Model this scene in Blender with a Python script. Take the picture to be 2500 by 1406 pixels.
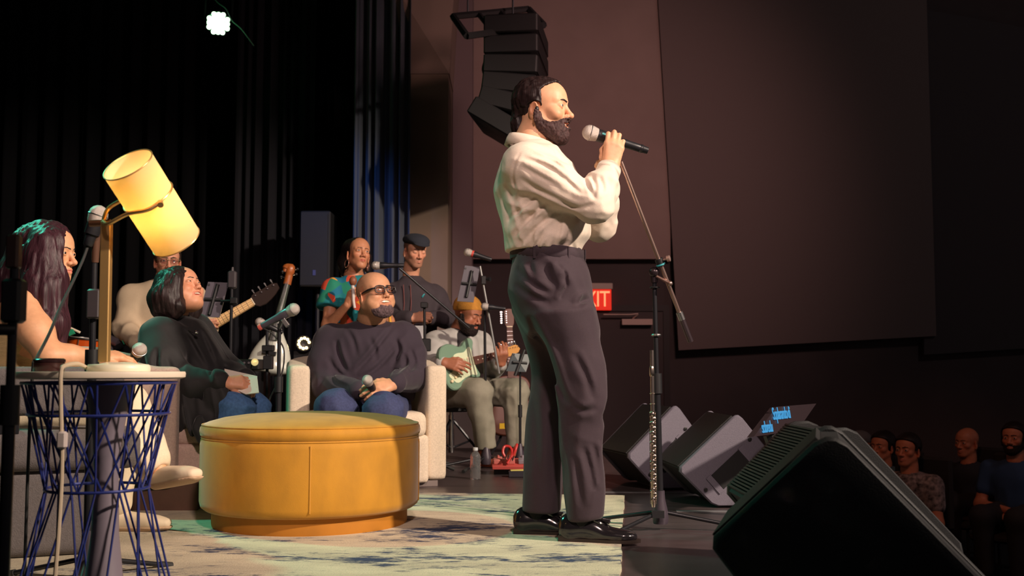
import bpy, math, random
import numpy as np
from mathutils import Vector, Matrix, Euler
random.seed(7); RNG = np.random.default_rng(7)
for _o in list(bpy.data.objects):
    bpy.data.objects.remove(_o, do_unlink=True)
SC = bpy.context.scene
COL = SC.collection
PI = math.pi

# ------------------------------------------------------------------ camera, world, lights, exposure
FPX, HORIZON, CAMZ = 2600.0, 900.0, 0.64
PITCH = math.atan((HORIZON - 703.0) / FPX)
cam_d = bpy.data.cameras.new('camera'); cam = bpy.data.objects.new('camera', cam_d); COL.objects.link(cam)
cam.location = (0, 0, CAMZ); cam.rotation_euler = (PI / 2 + PITCH, 0, 0)
cam_d.sensor_width = 36.0; cam_d.lens = FPX / 2500.0 * 36.0
cam_d.clip_start = 0.05; cam_d.clip_end = 80
cam_d.dof.use_dof = True; cam_d.dof.focus_distance = 4.15; cam_d.dof.aperture_fstop = 4.5
SC.camera = cam
SC.view_settings.view_transform = 'Standard'; SC.view_settings.look = 'None'
SC.view_settings.exposure = 0.0; SC.view_settings.gamma = 1.0
SC.view_settings.use_curve_mapping = False

world = bpy.data.worlds.new('world'); SC.world = world; world.use_nodes = True
world.node_tree.nodes['Background'].inputs['Color'].default_value = (0.62, 0.52, 0.56, 1)
world.node_tree.nodes['Background'].inputs['Strength'].default_value = 0.075

def lamp(name, kind, loc, aim, color, power, size=0.3, spot=60, blend=0.4):
    l = bpy.data.lights.new(name, kind); o = bpy.data.objects.new(name, l); COL.objects.link(o)
    o.location = loc; l.color = color; l.energy = power
    if kind == 'SPOT':
        l.spot_size = math.radians(spot); l.spot_blend = blend; l.shadow_soft_size = size
    elif kind == 'AREA':
        l.size = size
    else:
        l.shadow_soft_size = size
    if aim is not None:
        o.rotation_euler = (Vector(aim) - Vector(loc)).to_track_quat('-Z', 'Y').to_euler()
    return o
# front-of-house key from the audience side, second front wash from behind the camera, coloured back lights
lamp('key_spot', 'SPOT', (5.6, 0.6, 4.6), (-0.4, 5.2, 0.8), (1.0, 0.81, 0.65), 3500, 0.14, 44, 0.4)
lamp('front_wash', 'SPOT', (0.9, -1.8, 4.7), (-0.55, 5.3, 0.75), (1.0, 0.72, 0.64), 1250, 0.25, 33, 0.8)
lamp('green_back_spot', 'SPOT', (-4.6, 6.0, 4.6), (-1.6, 4.4, 0.6), (0.10, 1.0, 0.66), 650, 0.12, 40, 0.7)
lamp('wall_wash', 'SPOT', (2.0, 5.6, 3.5), (0.35, 9.9, 2.3), (1.0, 0.56, 0.50), 260, 0.3, 84, 1.0)
lamp('curtain_blue_spot', 'SPOT', (-2.2, 6.2, 4.6), (-1.30, 8.7, 1.7), (0.06, 0.26, 1.0), 260, 0.1, 22, 0.8)
lamp('house_fill', 'POINT', (5.2, 4.2, 4.7), None, (1.0, 0.80, 0.78), 55, 0.25)  # unseen fill, added to lift the right-hand and lower wall
lamp('house_light', 'SPOT', (1.6, 4.6, 3.6), (3.3, 8.2, 0.0), (1.0, 0.36, 0.20), 85, 0.2, 34, 0.6)

# ------------------------------------------------------------------ pixel + depth -> point in the place
_cp, _sp = math.cos(PITCH), math.sin(PITCH)
def J(px, py, Y):
    u = (px - 1250.0) / FPX; v = (703.0 - py) / FPX
    d = np.array([u, _cp - v * _sp, _sp + v * _cp])
    return np.array([0, 0, CAMZ]) + d * (Y / d[1])
def FL(px, Y, z=0.0):
    p = J(px, 1000, Y); return np.array([p[0], Y, z])

# ------------------------------------------------------------------ materials
MATS = {}
def mat(name, col=(0.5, 0.5, 0.5), rough=0.6, metal=0.0, noise=0.0, nscale=30.0, bump=0.0, bscale=80.0,
        emit=None, estr=0.0, sheen=0.0, spec=0.5, attr=False, stretch=(1, 1, 1), sss=0.0, coat=0.0):
    if name in MATS: return MATS[name]
    m = bpy.data.materials.new(name); m.use_nodes = True; MATS[name] = m
    nt = m.node_tree; N = nt.nodes; L = nt.links; b = N['Principled BSDF']
    b.inputs['Base Color'].default_value = (*col, 1); b.inputs['Roughness'].default_value = rough
    b.inputs['Metallic'].default_value = metal; b.inputs['Specular IOR Level'].default_value = spec
    if sheen: b.inputs['Sheen Weight'].default_value = sheen; b.inputs['Sheen Roughness'].default_value = 0.4
    if coat: b.inputs['Coat Weight'].default_value = coat; b.inputs['Coat Roughness'].default_value = 0.1
    if emit is not None:
        b.inputs['Emission Color'].default_value = (*emit, 1); b.inputs['Emission Strength'].default_value = estr
    src = None
    if attr:
        a = N.new('ShaderNodeAttribute'); a.attribute_name = 'Col'; src = a.outputs['Color']
        L.new(src, b.inputs['Base Color'])
    if noise or bump:
        tc = N.new('ShaderNodeTexCoord'); mp = N.new('ShaderNodeMapping'); L.new(tc.outputs['Object'], mp.inputs['Vector'])
        mp.inputs['Scale'].default_value = stretch
    if noise:
        n = N.new('ShaderNodeTexNoise'); n.inputs['Scale'].default_value = nscale; n.inputs['Detail'].default_value = 4
        L.new(mp.outputs['Vector'], n.inputs['Vector'])
        mr = N.new('ShaderNodeMapRange'); L.new(n.outputs['Fac'], mr.inputs['Value'])
        mr.inputs['From Min'].default_value = 0.3; mr.inputs['From Max'].default_value = 0.7
        mr.inputs['To Min'].default_value = 1 - noise; mr.inputs['To Max'].default_value = 1 + noise
        mx = N.new('ShaderNodeVectorMath'); mx.operation = 'SCALE'
        if src is not None: L.new(src, mx.inputs[0])
        else: mx.inputs[0].default_value = col
        L.new(mr.outputs['Result'], mx.inputs['Scale']); L.new(mx.outputs['Vector'], b.inputs['Base Color'])
    if bump:
        n2 = N.new('ShaderNodeTexNoise'); n2.inputs['Scale'].default_value = bscale; n2.inputs['Detail'].default_value = 3
        L.new(mp.outputs['Vector'], n2.inputs['Vector'])
        bp = N.new('ShaderNodeBump'); bp.inputs['Strength'].default_value = bump; bp.inputs['Distance'].default_value = 0.004
        L.new(n2.outputs['Fac'], bp.inputs['Height']); L.new(bp.outputs['Normal'], b.inputs['Normal'])
    return m
def s2l(r, g, b):
    f = lambda c: (c / 255.0 / 12.92) if c <= 10 else ((c / 255.0 + 0.055) / 1.055) ** 2.4
    return (f(r), f(g), f(b))

# ------------------------------------------------------------------ objects
def link_mesh(name, V, F, m, parent=None, smooth=True, colors=None, origin=None):
    me = bpy.data.meshes.new(name)
    V = np.asarray(V, dtype=np.float64)
    off = np.zeros(3)
    if parent is not None: off = np.array(PLOC[parent.name])
    elif origin is not None: off = np.asarray(origin, float)
    if isinstance(F, np.ndarray):
        W = (V - off).astype(np.float32)
        me.vertices.add(len(W)); me.vertices.foreach_set('co', W.ravel())
        k = F.shape[1]
        me.loops.add(F.size); me.loops.foreach_set('vertex_index', F.astype(np.int32).ravel())
        me.polygons.add(len(F)); me.polygons.foreach_set('loop_start', np.arange(0, F.size, k, dtype=np.int32))
        me.update(calc_edges=True); me.validate()
    else:
        me.from_pydata([tuple(v) for v in (V - off)], [], [tuple(int(i) for i in f) for f in F]); me.update()
    if smooth: me.polygons.foreach_set('use_smooth', np.ones(len(me.polygons), bool))
    if colors is not None:
        a = me.color_attributes.new('Col', 'FLOAT_COLOR', 'POINT')
        c = np.ones((len(me.vertices), 4), np.float32); c[:, :3] = colors[:len(c)]
        a.data.foreach_set('color', c.ravel())
    o = bpy.data.objects.new(name, me); COL.objects.link(o)
    if m is not None: me.materials.append(m)
    if parent is not None:
        o.parent = parent; PLOC[o.name] = tuple(PLOC[parent.name])
    else:
        o.location = off; PLOC[o.name] = tuple(off)
    return o
PLOC = {}
def tag(o, label=None, cat=None, group=None, kind=None):
    if label: o['label'] = label
    if cat: o['category'] = cat
    if group: o['group'] = group
    if kind: o['kind'] = kind
    return o
def thing(name, loc, label, cat, group=None):
    o = bpy.data.objects.new(name, None); COL.objects.link(o); o.location = tuple(loc); o.empty_display_size = 0.1
    PLOC[o.name] = tuple(float(c) for c in loc)
    return tag(o, label, cat, group)

# ------------------------------------------------------------------ polygon builders (all return V, F in world space)
class MB:
    """collects shapes into one mesh"""
    def __init__(s): s.V = []; s.F = []
    def add(s, V, F):
        n = len(s.V); s.V += [tuple(v) for v in V]; s.F += [tuple(i + n for i in f) for f in F]; return s
    def box(s, c, h, R=None, bev=0.0):
        c = np.asarray(c, float); hx, hy, hz = h
        if bev <= 0:
            V = [(x * hx, y * hy, z * hz) for z in (-1, 1) for y in (-1, 1) for x in (-1, 1)]
            F = [(0, 2, 3, 1), (4, 5, 7, 6), (0, 1, 5, 4), (2, 6, 7, 3), (0, 4, 6, 2), (1, 3, 7, 5)]
        else:
            return s.prism([(-hx + bev, -hy), (hx - bev, -hy), (hx, -hy + bev), (hx, hy - bev), (hx - bev, hy), (-hx + bev, hy), (-hx, hy - bev), (-hx, -hy + bev)], -hz, hz, c, R, bev)
        V = np.array(V)
        if R is not None: V = V @ np.asarray(R).T
        return s.add(V + c, F)
    def prism(s, pts, z0, z1, c=(0, 0, 0), R=None, bev=0.0):
        pts = np.array(pts, float); n = len(pts); ctr = pts.mean(0)
        lay = []
        if bev > 0:
            sc = lambda d: ctr + (pts - ctr) * np.maximum(0, 1 - d / np.maximum(1e-6, np.abs(pts - ctr).max(0)))
            lay = [(sc(bev), z0), (pts, z0 + bev), (pts, z1 - bev), (sc(bev), z1)]
        else: lay = [(pts, z0), (pts, z1)]
        V = []; F = []
        for p, z in lay: V += [(q[0], q[1], z) for q in p]
        for k in range(len(lay) - 1):
            for i in range(n):
                j = (i + 1) % n; F.append((k * n + i, k * n + j, (k + 1) * n + j, (k + 1) * n + i))
        F.append(tuple(range(n))[::-1]); F.append(tuple(range((len(lay) - 1) * n, len(lay) * n)))
        V = np.array(V)
        if R is not None: V = V @ np.asarray(R).T
        return s.add(V + np.asarray(c, float), F)
    def tube(s, pts, r, seg=10, cap=True, flat=None):
        pts = [np.asarray(p, float) for p in pts]; n = len(pts)
        rs = list(r) if hasattr(r, '__len__') else [r] * n
        T = []
        for i in range(n):
            t = pts[min(i + 1, n - 1)] - pts[max(i - 1, 0)]; T.append(t / (np.linalg.norm(t) + 1e-9))
        a = np.array([0, 0, 1.0]) if abs(T[0][2]) < 0.9 else np.array([1.0, 0, 0])
        u = np.cross(T[0], a); u /= np.linalg.norm(u)
        V = []; F = []
        for i in range(n):
            u = u - T[i] * np.dot(u, T[i]); u /= np.linalg.norm(u); w = np.cross(T[i], u)
            for k in range(seg):
                th = 2 * PI * k / seg; V.append(pts[i] + rs[i] * (math.cos(th) * u + math.sin(th) * w))
        for i in range(n - 1):
            for k in range(seg):
                F.append((i * seg + k, i * seg + (k + 1) % seg, (i + 1) * seg + (k + 1) % seg, (i + 1) * seg + k))
        if cap: F.append(tuple(range(seg))[::-1]); F.append(tuple(range((n - 1) * seg, n * seg)))
        return s.add(V, F)
    def lathe(s, prof, c=(0, 0, 0), axis=(0, 0, 1), seg=32, cap=True, a0=0.0, a1=2 * PI):
        ax = np.asarray(axis, float); ax /= np.linalg.norm(ax)
        a = np.array([0, 0, 1.0]) if abs(ax[2]) < 0.9 else np.array([1.0, 0, 0])
        u = np.cross(a, ax); u /= np.linalg.norm(u); w = np.cross(ax, u); c = np.asarray(c, float)
        V = []; F = []; n = len(prof)
        for r, z in prof:
            for k in range(seg):
                th = 2 * PI * k / seg; V.append(c + ax * z + max(r, 1e-5) * (math.cos(th) * u + math.sin(th) * w))
        for i in range(n - 1):
            for k in range(seg):
                F.append((i * seg + k, i * seg + (k + 1) % seg, (i + 1) * seg + (k + 1) % seg, (i + 1) * seg + k))
        if cap: F.append(tuple(range(seg))[::-1]); F.append(tuple(range((n - 1) * seg, n * seg)))
        return s.add(V, F)
    def sphere(s, c, r, seg=16, rings=10, sc=(1, 1, 1), R=None):
        V = []; F = []
        for i in range(rings + 1):
            ph = PI * i / rings
            for k in range(seg):
                th = 2 * PI * k / seg
                V.append((r * sc[0] * math.sin(ph) * math.cos(th), r * sc[1] * math.sin(ph) * math.sin(th), r * sc[2] * math.cos(ph)))
        for i in range(rings):
            for k in range(seg):
                F.append((i * seg + k, (i + 1) * seg + k, (i + 1) * seg + (k + 1) % seg, i * seg + (k + 1) % seg))
        V = np.array(V)
        if R is not None: V = V @ np.asarray(R).T
        return s.add(V + np.asarray(c, float), F)
    def torus(s, c, R0, r, axis=(0, 0, 1), seg=32, rs=8, a0=0, a1=2 * PI, sc=(1, 1)):
        ax = np.asarray(axis, float); ax /= np.linalg.norm(ax)
        a = np.array([0, 0, 1.0]) if abs(ax[2]) < 0.9 else np.array([1.0, 0, 0])
        u = np.cross(a, ax); u /= np.linalg.norm(u); w = np.cross(ax, u); c = np.asarray(c, float)
        full = abs(a1 - a0 - 2 * PI) < 1e-6
        pts = [c + R0 * (sc[0] * math.cos(a0 + (a1 - a0) * k / seg) * u + sc[1] * math.sin(a0 + (a1 - a0) * k / seg) * w) for k in range(seg + 1)]
        return s.tube(pts, r, rs, cap=not full)
    def build(s, name, m, parent=None, smooth=False, origin=None, auto=True):
        o = link_mesh(name, np.array(s.V), s.F, m, parent, smooth or auto, None, origin)
        if auto and not smooth:
            try: o.data.set_sharp_from_angle(angle=math.radians(38))
            except Exception: pass
        return o
def Rz(a): c, s = math.cos(a), math.sin(a); return np.array([[c, -s, 0], [s, c, 0], [0, 0, 1.0]])
def Rx(a): c, s = math.cos(a), math.sin(a); return np.array([[1.0, 0, 0], [0, c, -s], [0, s, c]])
def Ry(a): c, s = math.cos(a), math.sin(a); return np.array([[c, 0, s], [0, 1.0, 0], [-s, 0, c]])
def frame(zdir, hint=(0, 0, 1)):
    z = np.asarray(zdir, float); z /= np.linalg.norm(z); h = np.asarray(hint, float)
    if abs(np.dot(z, h / np.linalg.norm(h))) > 0.98: h = np.array([1.0, 0, 0])
    x = np.cross(h, z); x /= np.linalg.norm(x); y = np.cross(z, x)
    return np.stack([x, y, z], 1)
def spline(pts, n=8):
    P = [np.asarray(p, float) for p in pts]; out = []
    for i in range(len(P) - 1):
        p0 = P[max(i - 1, 0)]; p1 = P[i]; p2 = P[i + 1]; p3 = P[min(i + 2, len(P) - 1)]
        for k in range(n):
            t = k / n
            out.append(0.5 * ((2 * p1) + (-p0 + p2) * t + (2 * p0 - 5 * p1 + 4 * p2 - p3) * t * t + (-p0 + 3 * p1 - 3 * p2 + p3) * t ** 3))
    out.append(P[-1]); return out

# ------------------------------------------------------------------ signed-distance modelling, meshed with surface nets
def vnoise(P, f, seed=0):
    Q = P * f + seed * 17.31; i = np.floor(Q).astype(np.int64); t = (Q - i).astype(np.float32); t = t * t * (3 - 2 * t)
    def h(a, b, c):
        n = (a * 374761393 + b * 668265263 + c * 2147483647 + seed * 1013) & 0xffffffff
        n = ((n ^ (n >> 13)) * 1274126177) & 0xffffffff
        return ((n ^ (n >> 16)) & 0xffff).astype(np.float32) / 32767.5 - 1.0
    x, y, z = i[..., 0], i[..., 1], i[..., 2]; r = 0
    for dx in (0, 1):
        for dy in (0, 1):
            for dz in (0, 1):
                w = (t[..., 0] if dx else 1 - t[..., 0]) * (t[..., 1] if dy else 1 - t[..., 1]) * (t[..., 2] if dz else 1 - t[..., 2])
                r = r + w * h(x + dx, y + dy, z + dz)
    return r
class G:
    def __init__(s, lo, hi, h):
        s.lo = np.asarray(lo, float); s.h = float(h); s.n = np.ceil((np.asarray(hi, float) - s.lo) / h).astype(int) + 2
        s.D = np.full(tuple(s.n), 9.0, np.float32)
    def _sl(s, lo, hi):
        a = np.clip(np.floor((np.asarray(lo) - s.lo) / s.h).astype(int), 0, s.n); b = np.clip(np.ceil((np.asarray(hi) - s.lo) / s.h).astype(int) + 1, 0, s.n)
        if np.any(b <= a): return None, None
        sl = tuple(slice(a[k], b[k]) for k in range(3))
        ax = [np.arange(a[k], b[k]).astype(np.float32) * s.h + s.lo[k] for k in range(3)]
        return sl, (ax[0][:, None, None], ax[1][None, :, None], ax[2][None, None, :])
    def _op(s, lo, hi, f, op, k, mar=None):
        mar = (k + 4 * s.h) if mar is None else mar
        sl, P = s._sl(np.asarray(lo) - mar, np.asarray(hi) + mar)
        if sl is None: return s
        d = f(*P).astype(np.float32); A = s.D[sl]
        if op == 'u':
            if k > 0: hh = np.maximum(k - np.abs(A - d), 0) / k; s.D[sl] = np.minimum(A, d) - hh * hh * k * 0.25
            else: s.D[sl] = np.minimum(A, d)
        elif op == 's':
            d = -d
            if k > 0: hh = np.maximum(k - np.abs(A - d), 0) / k; s.D[sl] = np.maximum(A, d) + hh * hh * k * 0.25
            else: s.D[sl] = np.maximum(A, d)
        return s
    def cone(s, a, b, ra, rb=None, k=0.02, op='u', sq=None, f=1.0):
        a = np.asarray(a, float); b = np.asarray(b, float); rb = ra if rb is None else rb; ba = b - a; L2 = max(float(ba @ ba), 1e-9)
        n = None
        if sq is not None: n = np.asarray(sq, float); n = n / np.linalg.norm(n)
        def fn(X, Y, Z):
            x, y, z = X - a[0], Y - a[1], Z - a[2]
            t = np.clip((x * ba[0] + y * ba[1] + z * ba[2]) / L2, 0, 1)
            qx, qy, qz = x - t * ba[0], y - t * ba[1], z - t * ba[2]
            q2 = qx * qx + qy * qy + qz * qz
            if n is not None: q2 = q2 + (f * f - 1) * (qx * n[0] + qy * n[1] + qz * n[2]) ** 2
            return (np.sqrt(q2) - (ra + t * (rb - ra))) / (max(1.0, f) ** 0.5 if n is not None else 1.0)
        R = max(ra, rb) / min(1.0, f) * 1.0
        return s._op(np.minimum(a, b) - R, np.maximum(a, b) + R, fn, op, k)
    def chain(s, pts, rs, k=0.02, op='u', sq=None, f=1.0):
        for i in range(len(pts) - 1): s.cone(pts[i], pts[i + 1], rs[i], rs[i + 1], k, op, sq, f)
        return s
    def ell(s, c, r, R=None, k=0.02, op='u'):
        c = np.asarray(c, float); r = np.asarray(r, float); M = None if R is None else np.asarray(R, float)
        def fn(X, Y, Z):
            x, y, z = X - c[0], Y - c[1], Z - c[2]
            if M is not None: x, y, z = (M[0, 0] * x + M[1, 0] * y + M[2, 0] * z, M[0, 1] * x + M[1, 1] * y + M[2, 1] * z, M[0, 2] * x + M[1, 2] * y + M[2, 2] * z)
            k0 = np.sqrt((x / r[0]) ** 2 + (y / r[1]) ** 2 + (z / r[2]) ** 2); k1 = np.sqrt((x / r[0] ** 2) ** 2 + (y / r[1] ** 2) ** 2 + (z / r[2] ** 2) ** 2)
            return k0 * (k0 - 1) / np.maximum(k1, 1e-6)
        e = r if M is None else np.sqrt((M ** 2) @ (r ** 2))
        return s._op(c - e, c + e, fn, op, k)
    def box(s, c, hf, R=None, rd=0.01, k=0.0, op='u'):
        c = np.asarray(c, float); hf = np.asarray(hf, float); M = None if R is None else np.asarray(R, float)
        def fn(X, Y, Z):
            x, y, z = X - c[0], Y - c[1], Z - c[2]
            if M is not None: x, y, z = (M[0, 0] * x + M[1, 0] * y + M[2, 0] * z, M[0, 1] * x + M[1, 1] * y + M[2, 1] * z, M[0, 2] * x + M[1, 2] * y + M[2, 2] * z)
            qx, qy, qz = np.abs(x) - hf[0] + rd, np.abs(y) - hf[1] + rd, np.abs(z) - hf[2] + rd
            return np.sqrt(np.maximum(qx, 0) ** 2 + np.maximum(qy, 0) ** 2 + np.maximum(qz, 0) ** 2) + np.minimum(np.maximum(qx, np.maximum(qy, qz)), 0) - rd
        e = hf if M is None else np.abs(M) @ hf
        return s._op(c - e, c + e, fn, op, k)
    def loft(s, secs, a, b, hint, k=0.02, op='u', n=2.0, cap=0.01):
        """elliptic sections (t 0..1 along a->b, du, dv, ru, rv); u = hint direction"""
        a = np.asarray(a, float); b = np.asarray(b, float); w = b - a; L = np.linalg.norm(w); w = w / L
        u = np.asarray(hint, float); u = u - w * (u @ w); u /= np.linalg.norm(u); v = np.cross(w, u)
        S = np.array(secs, float); tt = np.linspace(S[0, 0], S[-1, 0], 61)
        def cub(y):
            x = S[:, 0]; m = np.gradient(y, x) if len(x) > 2 else np.full(len(x), (y[-1] - y[0]) / (x[-1] - x[0]))
            i = np.clip(np.searchsorted(x, tt) - 1, 0, len(x) - 2); hh = x[i + 1] - x[i]; q = (tt - x[i]) / hh
            return (2 * q ** 3 - 3 * q ** 2 + 1) * y[i] + (q ** 3 - 2 * q ** 2 + q) * hh * m[i] + (-2 * q ** 3 + 3 * q ** 2) * y[i + 1] + (q ** 3 - q ** 2) * hh * m[i + 1]
        C = [cub(S[:, j]) for j in range(1, 5)]
        def fn(X, Y, Z):
            x, y, z = X - a[0], Y - a[1], Z - a[2]
            t = (x * w[0] + y * w[1] + z * w[2]) / L; U = x * u[0] + y * u[1] + z * u[2]; Vv = x * v[0] + y * v[1] + z * v[2]
            du, dv, ru, rv = [np.interp(t, tt, c) for c in C]
            eu, ev = np.abs(U - du) / ru, np.abs(Vv - dv) / rv
            q = (eu ** n + ev ** n) ** (1.0 / n)
            d = (q - 1) * np.minimum(ru, rv)
            e = np.maximum(S[0, 0] - t, t - S[-1, 0]) * L
            d2 = d + cap; e2 = e + cap
            return np.minimum(np.maximum(d2, e2), 0) + np.sqrt(np.maximum(d2, 0) ** 2 + np.maximum(e2, 0) ** 2) - cap
        rm = max(S[:, 3].max(), S[:, 4].max()) * 1.1 + np.abs(S[:, 1:3]).max()
        p0 = a + w * L * S[0, 0]; p1 = a + w * L * S[-1, 0]
        return s._op(np.minimum(p0, p1) - rm, np.maximum(p0, p1) + rm, fn, op, k)
    def near(s, band):
        return np.abs(s.D) < band
    def disp(s, fn, band=None):
        m = s.near(band or 5 * s.h); idx = np.argwhere(m); P = idx * s.h + s.lo
        s.D[m] += fn(P).astype(np.float32); return s
    def field(s, fn):
        """whole-grid function of X,Y,Z"""
        sl, P = s._sl(s.lo, s.lo + s.h * (s.n - 1)); return fn(*P).astype(np.float32)
    def mesh(s, D=None):
        D = s.D if D is None else D
        S = D < 0; n = np.array(D.shape)
        a = np.zeros(tuple(n - 1), np.int8)
        for dx in (0, 1):
            for dy in (0, 1):
                for dz in (0, 1): a += S[dx:n[0] - 1 + dx, dy:n[1] - 1 + dy, dz:n[2] - 1 + dz]
        act = (a > 0) & (a < 8); idx = np.argwhere(act)
        if len(idx) == 0: return np.zeros((0, 3)), np.zeros((0, 4), int)
        ids = np.full(act.shape, -1, np.int32); ids[act] = np.arange(len(idx))
        acc = np.zeros((len(idx), 3)); cnt = np.zeros(len(idx))
        cor = [(x, y, z) for x in (0, 1) for y in (0, 1) for z in (0, 1)]
        vals = {c: D[idx[:, 0] + c[0], idx[:, 1] + c[1], idx[:, 2] + c[2]].astype(float) for c in cor}
        for c in cor:
            for ax in range(3):
                if c[ax]: continue
                e = list(c); e[ax] = 1; e = tuple(e); d0, d1 = vals[c], vals[e]; m = (d0 < 0) != (d1 < 0)
                t = d0[m] / (d0[m] - d1[m]); p = np.tile(np.array(c, float), (m.sum(), 1)); p[:, ax] = t
                acc[m] += p; cnt[m] += 1
        V = s.lo + s.h * (idx + acc / cnt[:, None]); F = []
        for ax in range(3):
            o1, o2 = [(1, 2), (2, 0), (0, 1)][ax]
            sa = [slice(1, n[k] - 1) for k in range(3)]; sb = list(sa); sa[ax] = slice(0, n[ax] - 1); sb[ax] = slice(1, n[ax])
            A, B = S[tuple(sa)], S[tuple(sb)]
            for flip, msk in ((False, A & ~B), (True, ~A & B)):
                e = np.argwhere(msk)
                if len(e) == 0: continue
                e = e + 1; e[:, ax] -= 1
                def cid(d1, d2):
                    q = e.copy(); q[:, o1] -= d1; q[:, o2] -= d2; return ids[q[:, 0], q[:, 1], q[:, 2]]
                q = np.stack([cid(1, 1), cid(0, 1), cid(0, 0), cid(1, 0)], 1)
                F.append(q[:, ::-1] if flip else q)
        return V, np.concatenate(F)
def smooth_mesh(V, F, it=2, lam=0.5):
    for _ in range(it):
        A = np.zeros_like(V); c = np.zeros(len(V))
        for i in range(4):
            j = (i + 1) % 4
            np.add.at(A, F[:, i], V[F[:, j]]); np.add.at(A, F[:, j], V[F[:, i]]); np.add.at(c, F[:, i], 1); np.add.at(c, F[:, j], 1)
        V = V * (1 - lam) + lam * A / np.maximum(c, 1)[:, None]
    return V
def join_meshes(parts):
    Vs, Fs, Cs, n = [], [], [], 0
    for p in parts:
        Vs.append(p[0]); Fs.append(p[1] + n); n += len(p[0])
        if len(p) > 2 and p[2] is not None: Cs.append(p[2])
    return np.concatenate(Vs), np.concatenate(Fs), (np.concatenate(Cs) if Cs else None)
def poly_sd(x, y, poly):
    """signed distance to a 2-D polygon, negative inside"""
    P = np.asarray(poly, float); n = len(P); d = None; ins = None
    x, y = np.broadcast_arrays(x, y)
    for i in range(n):
        a = P[i]; b = P[(i + 1) % n]; e = b - a; wx, wy = x - a[0], y - a[1]
        t = np.clip((wx * e[0] + wy * e[1]) / (e @ e + 1e-12), 0, 1); q = (wx - e[0] * t) ** 2 + (wy - e[1] * t) ** 2
        d = q if d is None else np.minimum(d, q)
        c = ((a[1] <= y) != (b[1] <= y)) & ((b[0] - a[0]) * (y - a[1]) / ((b[1] - a[1]) if abs(b[1] - a[1]) > 1e-12 else 1e-12) + a[0] > x)
        ins = c if ins is None else ins ^ c
    return np.sqrt(d) * np.where(ins, -1, 1)
# ================================================================== the setting
M_black = mat('black_paint', (0.012, 0.012, 0.014), 0.45)
M_blackmatte = mat('black_matte', (0.010, 0.010, 0.012), 0.8)
M_chrome = mat('chrome', (0.75, 0.74, 0.74), 0.18, 1.0)
M_steel = mat('brushed_steel', (0.42, 0.41, 0.42), 0.35, 1.0)
M_blackmetal = mat('black_metal', (0.02, 0.02, 0.024), 0.32, 0.3)
M_rubber = mat('rubber', (0.02, 0.02, 0.02), 0.7)
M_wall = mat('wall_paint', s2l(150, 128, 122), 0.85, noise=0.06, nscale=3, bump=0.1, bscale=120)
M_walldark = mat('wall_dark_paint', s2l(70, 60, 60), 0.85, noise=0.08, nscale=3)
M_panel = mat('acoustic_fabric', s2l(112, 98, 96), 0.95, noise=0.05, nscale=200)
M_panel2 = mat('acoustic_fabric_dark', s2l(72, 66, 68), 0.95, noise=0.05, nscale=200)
def struct(name, mb, m, parent=None):
    o = mb.build(name, m, parent)
    if parent is None: o['kind'] = 'structure'
    return o

def stage_floor_mat():
    m = mat('stage_floor_paint', (0.062, 0.044, 0.046), 0.36, noise=0.25, nscale=3.0, bump=0.06, bscale=60, stretch=(0.6, 3.0, 1))
    return m
fl = MB().prism([(-7, -5), (1.42, -5), (1.42, 8.7), (-0.6, 8.7), (-0.6, 11.2), (-7, 11.2)], -0.9, 0.0)
struct('floor', fl, stage_floor_mat())
struct('floor_house', MB().box((1.5, 3.1, -0.95), (8.5, 8.1, 0.05)), mat('house_carpet', (0.01, 0.01, 0.012), 0.95, noise=0.2, nscale=40))
struct('ceiling', MB().box((1.5, 3.1, 5.25), (8.5, 8.1, 0.05)), M_blackmatte)
# house wall: lower recessed part, upper part standing proud
zsplit = J(1300, 632, 10.2)[2]
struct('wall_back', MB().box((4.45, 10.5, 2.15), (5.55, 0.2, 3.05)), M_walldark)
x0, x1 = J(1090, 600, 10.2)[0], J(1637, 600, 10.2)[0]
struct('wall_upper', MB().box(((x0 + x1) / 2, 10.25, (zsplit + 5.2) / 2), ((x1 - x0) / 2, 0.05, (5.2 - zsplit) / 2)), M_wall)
struct('wall_left', MB().box((-7.1, 3.1, 2.15), (0.1, 8.1, 3.05)), M_blackmatte)
struct('wall_stage_back', MB().box((-4.05, 11.25, 2.15), (2.95, 0.05, 3.05)), M_blackmatte)
# proscenium column and its sloping soffit
cx0, cx1 = J(1000, 600, 9.0)[0], J(1093, 600, 9.0)[0]
zc = J(1050, 180, 9.0)[2]
struct('trim_1', MB().box(((cx0 + cx1) / 2, 9.4, (zc - 0.9) / 2), ((cx1 - cx0) / 2, 0.4, (zc + 0.9) / 2)), mat('column_paint', s2l(112, 94, 80), 0.85, noise=0.05, nscale=4))
a, b, c, d = J(930, -90, 8.6), J(1112, -90, 8.9), J(1097, 180, 8.99), J(1000, 180, 8.99)
V = [a, b, c, d] + [p + np.array([0, 1.0, 0]) for p in (a, b, c, d)]
struct('trim_2', MB().add(V, [(0, 3, 2, 1), (4, 5, 6, 7), (0, 1, 5, 4), (1, 2, 6, 5), (2, 3, 7, 6), (3, 0, 4, 7)]), mat('soffit_paint', s2l(120, 102, 92), 0.85))
# strip of pilaster between column and wall
p0, p1 = J(1104, 600, 9.6)[0], J(1152, 600, 9.6)[0]
struct('trim_3', MB().box(((p0 + p1) / 2, 9.75, 2.9), ((p1 - p0) / 2, 0.16, 2.3)), mat('pilaster_paint', s2l(112, 96, 98), 0.85))
# stage-edge nosing
struct('trim_4', MB().box((1.425, 1.85, -0.035), (0.02, 6.85, 0.035)), mat('edge_trim', (0.05, 0.05, 0.05), 0.4))
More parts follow.
